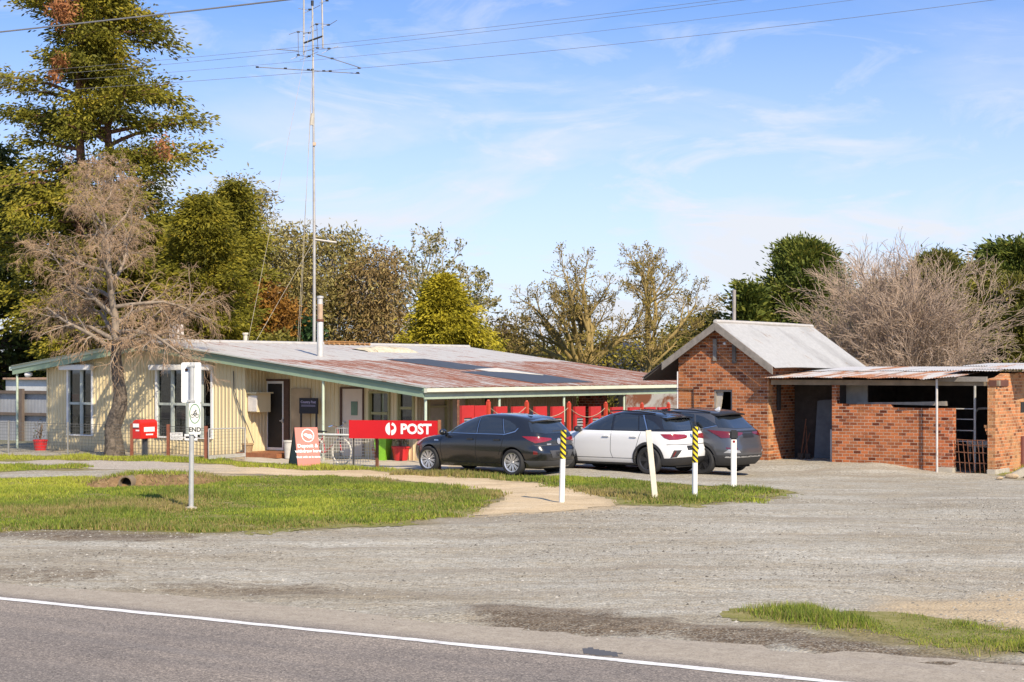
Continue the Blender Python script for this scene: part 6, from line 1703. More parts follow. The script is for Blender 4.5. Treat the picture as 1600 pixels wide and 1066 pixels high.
# ---- red louvred stands and posts along the verandah
red2 = mat('bright_red_steel', (0.46, 0.03, 0.03), .4, var=.08)
red3 = mat('orange_red_post', (0.50, 0.06, 0.03), .5, var=.08)
louv = mat('grey_louvres', (0.24, 0.25, 0.25), .5)
RU = .55                                                  # the row stands just outside the eave posts
pan_x = [(720, 739), (740, 758.5), (773, 791), (800, 817.5), (835, 853), (861.5, 880), (897, 913), (921.5, 937.5), (954.5, 972), (982, 998), (1007, 1023), (1028, 1044)]
words_ = ['first', 'second', 'third', 'fourth', 'fifth', 'sixth', 'seventh', 'eighth', 'ninth', 'tenth', 'eleventh', 'twelfth']
for k, (x0, x1) in enumerate(pan_x):
    v0, v1 = PO.v_at(x0, RU), PO.v_at(x1, RU); w_ = v1 - v0
    b = PO.wp(RU, v0); zg = gz(b.x, b.y)
    zt_ = PO.z_at(634 if k < 2 else 635.5, RU, v0) - zg
    if k >= 8: zt_ = PO.z_at(636.5, RU, v0) - zg
    t_ = thing('parcel_stand', 'red steel stand with grey louvres, %s from the left along the verandah' % words_[k], 'stand', (b.x, b.y, zg), -TH + R(90), 'red louvred stands along the verandah')
    m = MB(); e = .10 * w_ / .55
    m.box(0, e, -.04, .04, 0, zt_); m.box(w_ - e, w_, -.04, .04, 0, zt_); m.box(e, w_ - e, -.04, .04, zt_ - .34, zt_)
    m.build('frame', red2, t_)
    m = MB()
    for j in range(9): m.add([(e, -.03, zt_ - .36 - j * .09 - .05), (w_ - e, -.03, zt_ - .36 - j * .09 - .05), (w_ - e, .02, zt_ - .36 - j * .09 + .02), (e, .02, zt_ - .36 - j * .09 + .02)], [(0, 1, 2, 3)])
    m.build('louvres', louv, t_)
rx = [763, 823, 889, 946.5, 1003, 1044.5]
tops_ = []
for k, x in enumerate(rx):
    v0 = PO.v_at(x, RU + .05); b = PO.wp(RU + .05, v0); zg = gz(b.x, b.y)
    zt_ = PO.z_at([627.5, 628.5, 630, 630.5, 631.5, 631][k], RU, v0) - zg
    t_ = thing('rope_post', 'orange red timber rope post, %s from the left among the stands' % words_[k], 'post', (b.x, b.y, zg), -TH, 'orange red rope posts')
    m = MB(); m.box(-.05, .05, -.055, .055, -.03, zt_); m.build('post', red3, t_, bevel=.01)
    m = MB(); m.lathe([(0, zt_), (.05, zt_ + .01), (.03, zt_ + .05), (0, zt_ + .055)], 'z', 8); m.build('finial', red3, t_)
    tops_.append(Vector((b.x, b.y, zg + zt_ - .12)))
rope_m = mat('tan_rope', (0.40, 0.33, 0.24), .9)
for k in range(5):
    a, b = tops_[k], tops_[k + 1]
    P = [a.lerp(b, i / 12) - Vector((0, 0, .30 * (1 - (2 * i / 12 - 1) ** 2))) for i in range(13)]
    m = MB(); m.tube([q_ - a for q_ in P], .010, 5); o_ = m.build('rope', rope_m, None, smooth=True); o_.location = a
    tag(o_, 'slack tan rope in the %s gap between the orange red posts' % words_[k], 'rope', 'ropes between the orange red posts')
v0 = PO.v_at(716, RU); b = PO.wp(RU, v0)
t_ = thing('star_picket', 'thin dark rusty picket beside the first red stand', 'picket', (b.x, b.y, gz(b.x, b.y)))
m = MB(); m.box(-.03, .03, -.02, .02, 0, PO.z_at(625, RU, v0)); m.build('picket', rust_m, t_)
# brick pier and stacks seen through the open end of the verandah
bp = PO.wp(-1.0, VEND + .5)
t_ = thing('brick_pier', 'red brick pier with peeling white paint at the verandah end', 'pier', (bp.x, bp.y, 0), -TH)
m = MB(); m.box(-.25, .35, -.25, .55, 0, 2.0); m.build('pier', brick_mat('pier_brick', (0.25, 0.07, 0.035), (0.30, 0.09, 0.04), (0.4, 0.33, 0.27), (0.3, .12, .06), .6, white=.9), t_, uv=True)
bp = gp(1031, 676); bp = Vector((W(1031, 0, 70).x, 70, 0))
t_ = thing('painted_ruin', 'flaking white and brick outbuilding wall behind the verandah', 'outbuilding', (bp.x, bp.y, 0), -TH)
m = MB(); m.box(-1.6, 3.4, 0, .3, 0, 2.2); m.build('wall', mat('flaking_whitewash', (0.58, 0.54, 0.48), .9, var=.2, scale=1.4, stain=(0.27, 0.10, 0.05), stain_at=.50), t_)
m = MB(); m.box(-3.2, -1.6, .1, .3, 0, 2.2); m.build('dark_doorway', dark_m, t_)
m = MB(); m.box(-3.3, 3.6, -.15, .5, 2.2, 2.28); m.build('roof', galv_m, t_)

# ---- culvert pipe under its earth bank
p = gp(197, 757)
cp = thing('culvert_pipe', 'dark open culvert pipe set in the earth bank', 'pipe', p + Vector((0, 0, -.02)), R(-12))
m = MB(); m.lathe([(.17, -.04), (.17, .9), (.14, .9), (.14, -.04), (.17, -.04)], 'y', 20, (0, 0, .10)); m.build('pipe', mat('stained_concrete_pipe', (0.20, 0.15, 0.10), .9, var=.3), cp, smooth=True)
m = MB(); m.lathe([(0, .12), (.14, .12)], 'y', 16, (0, 0, .10)); m.build('dark_bore', dark_m, cp)
nx_, ny_ = 60, 24
xs2, ys2 = np.linspace(-2.0, 3.2, nx_), np.linspace(-.35, 1.9, ny_)
A, B_ = np.meshgrid(xs2, ys2)
env = np.exp(-((A - .6) / 1.5) ** 4) * sstep(-.10, .30, B_ - .10 * np.sin(A * 3.1)) * sstep(1.8, .9, B_)
hole = np.exp(-(A / .26) ** 4) * sstep(.25, .0, B_)
Z = .27 * env * (1 - .85 * hole) + .03 * wob(A, B_, 3.0, 5, seed=3) * env - .012
idx = np.arange(A.size).reshape(A.shape)
F_ = np.stack([idx[:-1, :-1].ravel(), idx[:-1, 1:].ravel(), idx[1:, 1:].ravel(), idx[1:, :-1].ravel()], 1)
t = NT('earth_bank')
o = t.obj()
c = t.ramp(t.noise(o, 4, 8, .75), [(.3, (0.10, 0.062, 0.034)), (.5, (0.22, 0.14, 0.07)), (.7, (0.36, 0.25, 0.13))])
t.done(c, .95, 0, t.bump(t.noise(o, 18, 6), .6, .03), .1)
bk = mesh_np('bank', np.stack([A.ravel(), B_.ravel(), Z.ravel()], 1), F_, t.m, smooth=True)
bk.location = (p.x, p.y, p.z); bk.rotation_euler = (0, 0, R(-12))
tag(bk, 'low bare earth bank with straw coloured grass over the culvert pipe', 'bank', kind='structure')
k_ = 5200; ia = rng.uniform(-1.7, 2.9, k_); ib = rng.uniform(-.1, 1.5, k_)
ev = np.exp(-((ia - .6) / 1.5) ** 4) * sstep(-.10, .30, ib - .10 * np.sin(ia * 3.1)) * sstep(1.8, .9, ib)
hl = np.exp(-(ia / .30) ** 4) * sstep(.25, .0, ib)
kp = (rng.uniform(0, 1, k_) < np.where(ib > .45, .9, .35)) & (hl < .3)
ia, ib, ev = ia[kp], ib[kp], ev[kp]; k_ = len(ia)
ca_, sa2 = math.cos(R(-12)), math.sin(R(-12))
bx_, by_ = p.x + ia * ca_ - ib * sa2, p.y + ia * sa2 + ib * ca_
bz0 = p.z + .27 * ev - .01
hb = rng.uniform(.04, .14, k_); aa = rng.uniform(0, 6.28, k_); la = rng.uniform(0, 6.28, k_); ww = .011
V = np.stack([np.stack([bx_ - np.cos(aa) * ww, by_ - np.sin(aa) * ww, bz0], 1), np.stack([bx_ + np.cos(aa) * ww, by_ + np.sin(aa) * ww, bz0], 1), np.stack([bx_ + np.cos(la) * hb * .6, by_ + np.sin(la) * hb * .6, bz0 + hb], 1)], 1).reshape(-1, 3)
ti_ = np.clip(np.where((ib > .35) & (ia > -.9) & (ia < 1.4), rng.normal(.75, .2, k_), rng.normal(.10, .12, k_)), 0, 1)
o_ = mesh_np('grass', V, np.arange(3 * k_).reshape(-1, 3), grass_m, attrs={'tint': ti_})
tag(o_, 'straw and green tufts on the earth bank', 'grass', kind='stuff')

# ================================================================== MAST, WIRES
MU = UA - .45
MV = PO.v_at(491, MU)
mp = PO.wp(MU, MV); MY = mp.y; msc = FPX / MY
mast = thing('antenna_mast', 'very tall thin antenna mast with yagi arrays behind the roof ridge', 'antenna', (mp.x, mp.y, 0), 0)
def mpt(x, y, dy=0.0): return ((x - 491) / msc, dy, H + (HY - y) / msc)
mast_m = mat('mast_steel', (0.42, 0.40, 0.37), .5, .3, var=.3, scale=2)
elem_m = mat('antenna_alloy', (0.22, 0.22, 0.23), .5, .4)
m = MB(); m.tube([mpt(491, 560), mpt(491, 380), mpt(490, 200), mpt(489.5, 110), mpt(488, 4)], [.055, .05, .038, .034, .028], 8); m.build('mast', mast_m, mast, smooth=True)
m = MB(); m.tube([mpt(491, 373), mpt(493, 374.5), mpt(526, 379)], .035, 8); m.build('side_arm', mast_m, mast, smooth=True)
m = MB(); m.tube([mpt(488, 1), mpt(488, 9)], .05, 8); m.build('cap', black_m, mast)
for x0, y0, x1, y1 in ((474.5, 86, 475, -70), (504.5, 75, 502, -70)):
    m = MB(); m.tube([mpt(x0, y0), mpt(x1, y1)], .030, 8); m.build('antenna_pole', mast_m, mast, smooth=True)
m = MB(); m.tube([mpt(474.5, 67.5), mpt(504.5, 56.5)], .034, 8); m.build('cross_bar', black_m, mast)
segs = [((402, 105), (562, 114)), ((431, 76), (466, 79)), ((494, 84), (520, 92)), ((520, 92), (565, 107.5)), ((452, 55), (467, 50)), ((467, 50), (483, 51.5)), ((483, 51.5), (496, 45)), ((467, 86), (483, 88)),
        ((467, 86), (454, 93)), ((483, 88), (469, 95)), ((483, 88), (498, 82)), ((496, 75), (475, 81.5)), ((496, 75), (514, 76)), ((514, 76), (528, 71.5)), ((514, 76), (502, 83.5)), ((513, 39), (527, 32.5)), ((513, 39), (502, 44)),
        ((495, 38), (513, 39)), ((495, 38), (484, 42.5)), ((466, 13), (484, 15)), ((484, 15), (473, 20.5)), ((484, 15), (500, 9)), ((511, 1), (500, 6.5)), ((483, 51.5), (474, 55)), ((466.5, 50), (466, 86)), ((495, 38), (496, 75))]
m = MB()
for k, (a, b) in enumerate(segs):
    m = MB(); m.tube([mpt(*a, .15 * math.sin(k)), mpt(*b, .15 * math.sin(k + 1.3))], .016 if k < 4 else .011, 5); m.build('element', elem_m, mast)
m = MB()
for x, y in ((402, 105), (446, 107), (488, 109), (482, 109), (506, 111), (516, 111), (559, 114), (466, 50), (483, 51.5), (466, 86), (483, 88), (496, 75), (514, 76), (495, 38), (513, 39), (484, 15), (511, 1), (519, 91.5), (561, 106.5)):
    a = mpt(x, y); m = MB(); m.box(a[0] - .05, a[0] + .05, -.05, .05, a[2] - .022, a[2] + .022); m.build('insulator', black_m, mast)
m = MB(); m.tube([mpt(487, 196, -.05), mpt(489, 178, -.05)], .07, 6); m.build('junction_box', mat('aged_plastic', (0.45, 0.42, 0.36), .7), mast)
m = MB(); m.box(*[v for pr in zip(mpt(489, 0)[:1], mpt(494, 0)[:1]) for v in pr], -.08, -.02, mpt(0, 228)[2], mpt(0, 223)[2]); m.build('bracket', mat('tan_bracket', (0.5, 0.38, 0.26), .7), mast)
# guy wires run to the roof
guy_m = mat('guy_wire', (0.42, 0.37, 0.28), .6, .1)
def guy(xt, yt, xb, yb, u_b, label):
    a = Vector((mp.x, mp.y, 0)) + Vector(mpt(xt, yt))
    v_ = PO.v_at(xb, u_b); q_ = PO.wp(u_b, v_); zb_ = H + (HY - yb) / FPX * q_.y
    q_.z = min(zb_, ZR) if u_b < UA else ZE - SR * u_b
    d_ = a - q_
    m = MB(); m.tube([(0, 0, 0), tuple(d_)], .0065, 5); o_ = m.build('guy_wire', guy_m, None); o_.location = q_
    tag(o_, label, 'guy wire', 'guy wires of the antenna mast')
guy(490, 20, 387, 533, UA - .2, 'longest guy wire from mast top past the rusty bush')
guy(491, 375, 398, 533, UA - .2, 'low sloping guy wire from mid mast to the roof')
guy(489.5, 110, 465, 533, UA - .2, 'steep guy wire from the aerials down beside the mast')
guy(490, 60, 468, 534, UA - .15, 'steepest guy wire just left of the mast')
# overhead lines
wire2 = mat('overhead_cable', (0.17, 0.17, 0.18), .6)
def line(pts, Y0, Y1, r, label):
    xs_ = np.linspace(pts[0][0], pts[-1][0], 26)
    co = np.polyfit([p_[0] for p_ in pts], [p_[1] for p_ in pts], min(2, len(pts) - 1))
    P = []
    for x in xs_:
        Yd = Y0 + (Y1 - Y0) * (x - xs_[0]) / (xs_[-1] - xs_[0])
        P.append(W(x, np.polyval(co, x), Yd))
    m = MB(); m.tube([q_ - P[0] for q_ in P], r, 5); o_ = m.build('power_line', wire2, None, smooth=True); o_.location = P[0]
    tag(o_, label, 'power line', 'overhead lines')
line([(-150, 66), (0, 50), (225, 25), (450, 0), (620, -21)], 34, 30, .016, 'thickest overhead cable crossing the conifer top')
line([(-100, 122), (0, 117), (380, 81), (640, 57), (800, 38.5), (1120, 0), (1300, -23)], 58, 42, .0055, 'topmost of the four thin overhead lines')
line([(-100, 130), (0, 124), (380, 90), (640, 63), (800, 44), (1160, 0), (1330, -22)], 58, 42, .0055, 'second thin overhead line just under the topmost')
line([(-100, 139), (0, 132), (380, 104), (640, 81), (800, 63), (1325, 0), (1500, -22)], 58, 42, .005, 'third thin overhead line from the top')
line([(-100, 152), (0, 146), (380, 122), (640, 100), (800, 85), (1545, 0), (1700, -19)], 58, 42, .0065, 'lowest and longest of the thin overhead lines')
# ================================================================== TREES
class Segs:
    def __init__(s): s.a, s.b, s.r0, s.r1 = [], [], [], []
    def add(s, a, b, r0, r1): s.a.append(tuple(a)); s.b.append(tuple(b)); s.r0.append(r0); s.r1.append(r1)
    def build(s, name, m_, par, sides=3):
        A, B_ = np.array(s.a), np.array(s.b); r0, r1 = np.array(s.r0)[:, None], np.array(s.r1)[:, None]
        D = B_ - A; D /= (np.linalg.norm(D, axis=1, keepdims=True) + 1e-9)
        ref = np.where(np.abs(D[:, 2:3]) < .9, np.array([[0, 0, 1.0]]), np.array([[1.0, 0, 0]]))
        P = np.cross(D, ref); P /= (np.linalg.norm(P, axis=1, keepdims=True) + 1e-9); Q = np.cross(D, P)
        V = []
        for base, rr in ((A - D * r0 * .3, r0), (B_ + D * r1 * .3, r1)):
            for k in range(sides):
                t_ = 2 * math.pi * k / sides; V.append(base + (P * math.cos(t_) + Q * math.sin(t_)) * rr)
        V = np.stack(V, 1).reshape(-1, 3); n = len(A)
        f = np.array([(k, (k + 1) % sides, sides + (k + 1) % sides, sides + k) for k in range(sides)])
        F = (f[None] + (np.arange(n) * 2 * sides)[:, None, None]).reshape(-1, 4)
        return mesh_np(name, V, F, m_, par, smooth=sides > 4)
def rv(): return Vector((random.gauss(0, 1), random.gauss(0, 1), random.gauss(0, 1)))
def limb(S, p, d, L, r0, r1, n=5, wob_=.15, trop=0.0, out=None):
    p = Vector(p); d = Vector(d).normalized(); pts = [p.copy()]
    for i in range(n):
        d = (d + rv() * wob_ + Vector((0, 0, trop))).normalized()
        q = p + d * (L / n)
        ra, rb = r0 + (r1 - r0) * i / n, r0 + (r1 - r0) * (i + 1) / n
        S.add(p, q, ra, rb); p = q; pts.append(p.copy())
    return pts, d
def perp(d, ang, az):
    d = Vector(d).normalized(); ref = Vector((0, 0, 1)) if abs(d.z) < .9 else Vector((1, 0, 0))
    a = d.cross(ref).normalized(); b = d.cross(a)
    return (d * math.cos(ang) + (a * math.cos(az) + b * math.sin(az)) * math.sin(ang)).normalized()
def grow(Sb, St, p, d, L, r, lev, P, tips=None):
    pr = P[lev]
    S = Sb if lev < P['twig_from'] else St
    pts, dl = limb(S, p, d, L, r, r * pr.get('end', .35), pr['n'], pr['wob'], pr.get('trop', 0))
    if lev + 1 >= P['levels']:
        if tips is not None: tips.append((pts[-1], dl, pts[len(pts) // 2]))
        return
    nc = pr['kids']
    for k in range(nc):
        t_ = pr['t0'] + (1 - pr['t0']) * (k + random.random()) / nc
        i = min(int(t_ * (len(pts) - 1)), len(pts) - 2); f = t_ * (len(pts) - 1) - i
        q = pts[i].lerp(pts[i + 1], f); dd_ = (pts[i + 1] - pts[i]).normalized()
        az_ = k * 2.4 + random.uniform(-.6, .6)
        nd = perp(dd_, pr['ang'] * random.uniform(.7, 1.25), az_)
        nd = (nd + Vector((0, 0, pr.get('lift', 0)))).normalized()
        rr = r * (1 - (1 - pr.get('end', .35)) * t_) * pr.get('rk', .5)
        grow(Sb, St, q, nd, L * pr['ratio'] * random.uniform(.7, 1.15) * (1.1 - .45 * t_), max(rr, P['rmin']), lev + 1, P, tips)
bark_grey = mat('pale_grey_bark', (0.14, 0.112, 0.086), .9, var=.5, scale=9, bump=.9, bscale=14, stain=(.07, .055, .042), stain_at=.52)
bark_brown = mat('brown_bark', (0.13, 0.085, 0.055), .9, var=.35, scale=5)
bark_lichen = mat('lichen_bark', (0.27, 0.195, 0.07), .9, var=.35, scale=5)
bark_white = mat('white_gum_bark', (0.48, 0.42, 0.35), .8, var=.25, scale=4)
twig_pink = mat('pink_brown_twigs', (0.42, 0.285, 0.175), .9, var=.3, scale=3)
twig_pale = mat('pale_tan_twigs', (0.40, 0.30, 0.225), .9, var=.25, scale=2)

# ---- the bare weeping tree before the cream wall
tb = gp(180, 712.5)
bt = thing('bare_tree', 'crooked leafless tree with drooping pink brown twigs before the cream wall', 'tree', tb)
ts = FPX / tb.y
def tp(x, y, dy=0): return Vector(((x - 180) / ts, dy, (712.5 - y) / ts))
tr = [(179, 716), (178, 690), (176, 668), (182, 650), (187, 636), (188, 615), (185, 595), (183, 575), (181, 560), (182, 540)]
rad = [.34, .27, .25, .245, .235, .20, .185, .175, .165, .15]
m = MB(); m.tube([tp(*q) for q in tr], rad, 14)
m.build('trunk', bark_grey, bt, smooth=True)
S1, S2 = Segs(), Segs()
random.seed(11)
leader = [(182, 545), (180, 520), (179, 495), (174, 465), (172, 440), (171, 410), (168, 384), (164, 356), (158, 326), (154, 302), (152, 286)]
lr = [.14, .12, .11, .095, .085, .075, .06, .045, .03, .02, .01]
LP = [tp(*q, .1 * math.sin(i)) for i, q in enumerate(leader)]
for i in range(len(LP) - 1): S1.add(LP[i], LP[i + 1], lr[i], lr[i + 1])
PT = {'levels': 4, 'twig_from': 2, 'rmin': .0042,
      0: dict(n=6, wob=.16, kids=10, t0=.18, ang=.85, ratio=.50, end=.25, rk=.55, trop=.02),
      1: dict(n=4, wob=.2, kids=8, t0=.15, ang=.75, ratio=.52, end=.3, trop=-.03, rk=.55),
      2: dict(n=4, wob=.22, kids=7, t0=.1, ang=.6, ratio=.66, end=.5, trop=-.12, rk=.65),
      3: dict(n=4, wob=.2, kids=0, t0=.2, ang=.5, ratio=.5, end=.6, trop=-.22)}
lows = [((178, 548), (-.8, .0, .55), 2.6), ((181, 545), (.8, .2, .45), 1.8), ((180, 535), (.2, -.8, .4), 2.0), ((180, 528), (-.3, .9, .5), 2.0)]
for q, d_, L_ in lows: grow(S1, S2, tp(*q), Vector(d_), L_, .085, 0, PT)
nl = 21
for k in range(nl):
    t_ = k / (nl - 1); i = min(int(t_ * (len(LP) - 1)), len(LP) - 2); q = LP[i].lerp(LP[i + 1], t_ * (len(LP) - 1) - i)
    az_ = k * 2.4 + .4
    el_ = .22 + .62 * t_ + random.uniform(-.2, .2)
    d_ = Vector((math.cos(az_) * math.cos(el_), math.sin(az_) * math.cos(el_), math.sin(el_)))
    L_ = (2.6 * (1 - t_) ** .8 + .95) * random.uniform(.8, 1.1)
    grow(S1, S2, q, d_, L_, .065 * (1 - t_) + .02, 0, PT)
S1.build('branches', mat('tan_branch_bark', (0.25, 0.20, 0.15), .9, var=.4, scale=7), bt, 6)
S2.build('twigs', twig_pink, bt, 3)

# ---- conifers
def conifer(name, label, base, ztop, rfun, n, m_leaf, clumps=9, per=22, size=.34, droop=.35, el=lambda t: .1, t0=.12, barkm=bark_brown, r0=.35, spread=.28, seed=1, gap=None, cat='tree', group=None, ratio=.32, twin=None, tipw=.9):
    random.seed(seed); rg = np.random.default_rng(seed)
    t_ = thing(name, label, cat, base, 0, group)
    Sg = Segs()
    trunks = [(Vector((0, 0, 0)), ztop)] + ([(Vector(twin[:3]), twin[3])] if twin else [])
    C, D, T = [], [], []
    for tp_, zt_ in trunks:
        P_ = [tp_ + Vector((.08 * math.sin(z_ * .8), 0, z_)) for z_ in np.linspace(0, zt_ * .97, 14)]
        for i in range(13): Sg.add(P_[i], P_[i + 1], r0 * (1 - i / 14.5), r0 * (1 - (i + 1) / 14.5))
    for k in range(n):
        ti = k % len(trunks); tp_, zt_ = trunks[ti]
        t = t0 + (1 - t0) * ((k + random.random()) / n) ** .9
        if gap and gap(t) > random.random(): continue
        az_ = random.uniform(0, 2 * math.pi); Lr = rfun(t, az_) * random.uniform(.62, 1.12)
        z_ = t * zt_; p = tp_ + Vector((0, 0, z_)); e_ = el(t) + random.gauss(0, .16)
        d = Vector((math.cos(az_) * math.cos(e_), math.sin(az_) * math.cos(e_), math.sin(e_)))
        ns = 6; pts = [p]
        for i in range(ns):
            d = (d + Vector((0, 0, -droop * .10)) + rv() * .07).normalized(); p = p + d * (Lr / ns); pts.append(p)
            Sg.add(pts[-2], pts[-1], .09 * (1 - i / ns) * min(1, Lr / 3) + .012, .09 * (1 - (i + 1) / ns) * min(1, Lr / 3) + .012)
        bt_ = random.gauss(.5, .17)
        for c in range(clumps):
            s_ = .22 + .78 * ((c + random.random()) / clumps) ** .75
            i = min(int(s_ * ns), ns - 1); q = pts[i].lerp(pts[i + 1], s_ * ns - i)
            side = Vector((-d.y, d.x, 0)) * random.gauss(0, .30) * Lr * .42 * (1.1 - .4 * s_)
            q = q + side + Vector((0, 0, random.gauss(0, .10)))
            nn = int(per * random.uniform(.6, 1.3))
            o_ = rg.normal(0, spread, (nn, 3)) * np.array([1.15, 1.15, .62])
            C.append(np.array(q) + o_)
            dv = np.array(d) * tipw + o_ / spread * .35 + rg.normal(0, .45, (nn, 3)) + np.array([0, 0, -droop])
            D.append(dv); T.append(np.clip(bt_ + random.gauss(0, .10) + rg.normal(0, .10, nn), 0, 1))
    # leading shoot
    C, D, T = np.concatenate(C), np.concatenate(D), np.concatenate(T)
    Sg.build('trunk', barkm, t_, 5)
    Dn = D / (np.linalg.norm(D, axis=1, keepdims=True) + 1e-9)
    nL = len(C); s_ = size * rg.uniform(.55, 1.35, nL)[:, None]
    Q = rg.normal(0, 1, (nL, 3)); Bv = np.cross(Dn, Q); Bv /= (np.linalg.norm(Bv, axis=1, keepdims=True) + 1e-9)
    a, b = Dn * s_ * .5, Bv * s_ * ratio * .5
    V = np.stack([C - a, C + b, C + a, C - b], 1).reshape(-1, 3)
    mesh_np('crown', V, np.arange(4 * nL).reshape(-1, 4), m_leaf, t_, attrs={'tint': T})
    return t_
def at(x, Y): return Vector(((x - CX) / FPX * Y, Y, 0))
def zz(y, Y): return H + (HY - y) / FPX * Y
con_m = leaf_mat('olive_conifer_leaf', [(0, (0.074, 0.069, 0.012)), (.35, (0.140, 0.137, 0.016)), (.65, (0.235, 0.212, 0.021)), (1, (0.353, 0.279, 0.032))], .22)
big_z = zz(-190, 72)
def big_r(t, az_):
    y = HY - (t * big_z - H) * FPX / 72
    px = np.interp(y, [-190, -60, 0, 60, 120, 180, 260, 330, 450, 560, 640], [20, 75, 102, 104, 125, 160, 158, 150, 120, 90, 60])
    return px / FPX * 72
def big_gap(t):
    y = HY - (t * big_z - H) * FPX / 72
    return .72 if 62 < y < 128 else (.55 if 205 < y < 262 else .0)
bc = conifer('tall_conifer', 'tallest olive green conifer with two trunks and rusty dead patches', at(125, 72), big_z, big_r, 270, con_m, 13, 52, .21, .30, lambda t: .18 - .1 * (t < .5), .10, mat('reddish_bark', (0.17, 0.085, 0.05), .9, var=.35), .36, seed=5, gap=big_gap, twin=(1.05, .6, 0, big_z * .9), ratio=.36, spread=.29)
# dead rusty clumps belong to the big conifer
dead_m = leaf_mat('rusty_dead_foliage', [(0, (0.221, 0.085, 0.036)), (.5, (0.364, 0.150, 0.060)), (1, (0.494, 0.247, 0.096))], .2)
for (x, y, r_, n_) in ((98, 18, .62, 520), (94, 97, .36, 300), (86, 118, .3, 160), (255, 232, .45, 120)):
    c0 = W(x, y, 69.5) - at(125, 72)
    C = np.array(c0) + rng.normal(0, r_ * .45, (n_, 3)); add_leaves('foliage', C, rng.normal(0, 1, (n_, 3)) + np.array([0, 0, -.4]), .26, dead_m, bc, rng.uniform(0, 1, n_), .25)
con2 = leaf_mat('yellow_green_conifer_leaf', [(0, (0.088, 0.084, 0.010)), (.4, (0.169, 0.156, 0.014)), (.75, (0.271, 0.231, 0.021)), (1, (0.365, 0.281, 0.029))], .24)
z2 = zz(318, 69)
conifer('side_conifer', 'yellow green conifer lower and right of the tallest one', at(318, 69), z2, lambda t, a: (2.7 * (1 - t) ** .6 + .35) * (.75 + .45 * abs(math.sin(a * 2.5 + t * 17))), 130, con2, 11, 46, .20, .45, lambda t: .1 + .3 * t, .12, bark_brown, .22, .24, seed=8)
conifer('side_conifer', 'shaggy conifer between the tallest conifer and the gum trees', at(366, 74), zz(292, 74), lambda t, a: (2.0 * (1 - t) ** .5 + .3) * (.6 + .6 * abs(math.sin(a * 1.5 + t * 13))), 105, con_m, 10, 44, .20, .3, lambda t: .15, .2, bark_brown, .2, .25, seed=9)
dk_m = leaf_mat('dark_conifer_leaf', [(0, (0.042, 0.056, 0.014)), (.5, (0.080, 0.099, 0.022)), (1, (0.162, 0.168, 0.030))], .2)
conifer('dark_conifer', 'dark conifer behind the grey iron fence at the far left', at(-10, 78), zz(240, 78), lambda t, a: 4.2 * (1 - t) ** .6 + .4, 150, dk_m, 9, 22, .42, .3, lambda t: .1, .1, bark_brown, .3, .38, seed=12)
conifer('dark_conifer', 'dark conifer filling the gap behind the bare weeping tree', at(150, 80), zz(330, 80), lambda t, a: 3.8 * (1 - t) ** .5 + .5, 150, dk_m, 9, 22, .42, .3, lambda t: .1, .08, bark_brown, .3, .38, seed=13)
conifer('dark_conifer', 'dark shaggy conifer seen between the bare tree and yellow green conifer', at(255, 79), zz(350, 79), lambda t, a: 3.4 * (1 - t) ** .5 + .5, 140, dk_m, 9, 22, .42, .3, lambda t: .1, .08, bark_brown, .3, .38, seed=14)
gold_m = leaf_mat('golden_conifer_leaf', [(0, (0.103, 0.101, 0.011)), (.3, (0.257, 0.223, 0.015)), (.65, (0.426, 0.357, 0.024)), (1, (0.593, 0.487, 0.047))], .26)
zg_ = zz(440, 78)
conifer('golden_conifer', 'broad golden yellow conifer behind the roof ridge', at(692, 78), zg_, lambda t, a: (3.7 * (1 - t) ** .85 + .12) * (1.08 if math.cos(a) > 0 else .95) * (.75 + .35 * abs(math.sin(a * 2 + t * 15))), 280, gold_m, 10, 40, .20, .55, lambda t: .12 + .55 * t, .10, bark_brown, .22, .20, seed=21, ratio=.34)
cyp_m = leaf_mat('dark_green_cypress_leaf', [(0, (0.055, 0.074, 0.016)), (.4, (0.101, 0.133, 0.024)), (.75, (0.177, 0.196, 0.031)), (1, (0.302, 0.265, 0.047))], .2)
conifer('dark_cypress', 'dense dark green cypress rising behind the hut roof', at(1262, 92), zz(400, 92), lambda t, a: (5.0 * (1 - t) ** .42) * (.95 if math.cos(a) < 0 else .75), 300, cyp_m, 11, 44, .26, .0, lambda t: .45 + .5 * t, .08, bark_brown, .35, .30, seed=31)
conifer('small_cypress', 'small dark cypress at the left foot of the dense dark one', at(1168, 90), zz(452, 90), lambda t, a: 1.3 * (1 - t) ** .5 + .2, 80, cyp_m, 8, 20, .40, .0, lambda t: .5, .1, bark_brown, .15, .3, seed=32)
oc_m = leaf_mat('olive_cypress_leaf', [(0, (0.064, 0.074, 0.018)), (.4, (0.139, 0.140, 0.029)), (.75, (0.245, 0.220, 0.040)), (1, (0.361, 0.289, 0.055))], .2)
for k, (x, y, Y_, r_, lab) in enumerate(((1462, 386, 96, 3.6, 'olive cypress just right of the bare thicket'), (1520, 402, 99, 3.4, 'olive cypress second from the right edge'), (1590, 425, 94, 3.4, 'low olive cypress at the right edge'), (1380, 432, 100, 3.2, 'olive cypress hidden mostly by the bare thicket'))):
    conifer('olive_cypress', lab, at(x, Y_), zz(y + 26, Y_), lambda t, a, r_=r_: r_ * (1 - t) ** .5 + .25, 160, oc_m, 10, 42, .25, .05, lambda t: .4 + .4 * t, .08, bark_brown,   .28, .29, seed=40 + k, group='olive cypresses behind the brick shed')
conifer('round_pine', 'dark round topped pine at the far right edge', at(1592, 112), zz(398, 112), lambda t, a: 2.9 * math.sin(min(1, max(0, (t - .35) / .65)) * 2.6) + .25, 150, cyp_m, 7, 26, .46, .0, lambda t: .5, .45, bark_brown, .3, .40, seed=51)

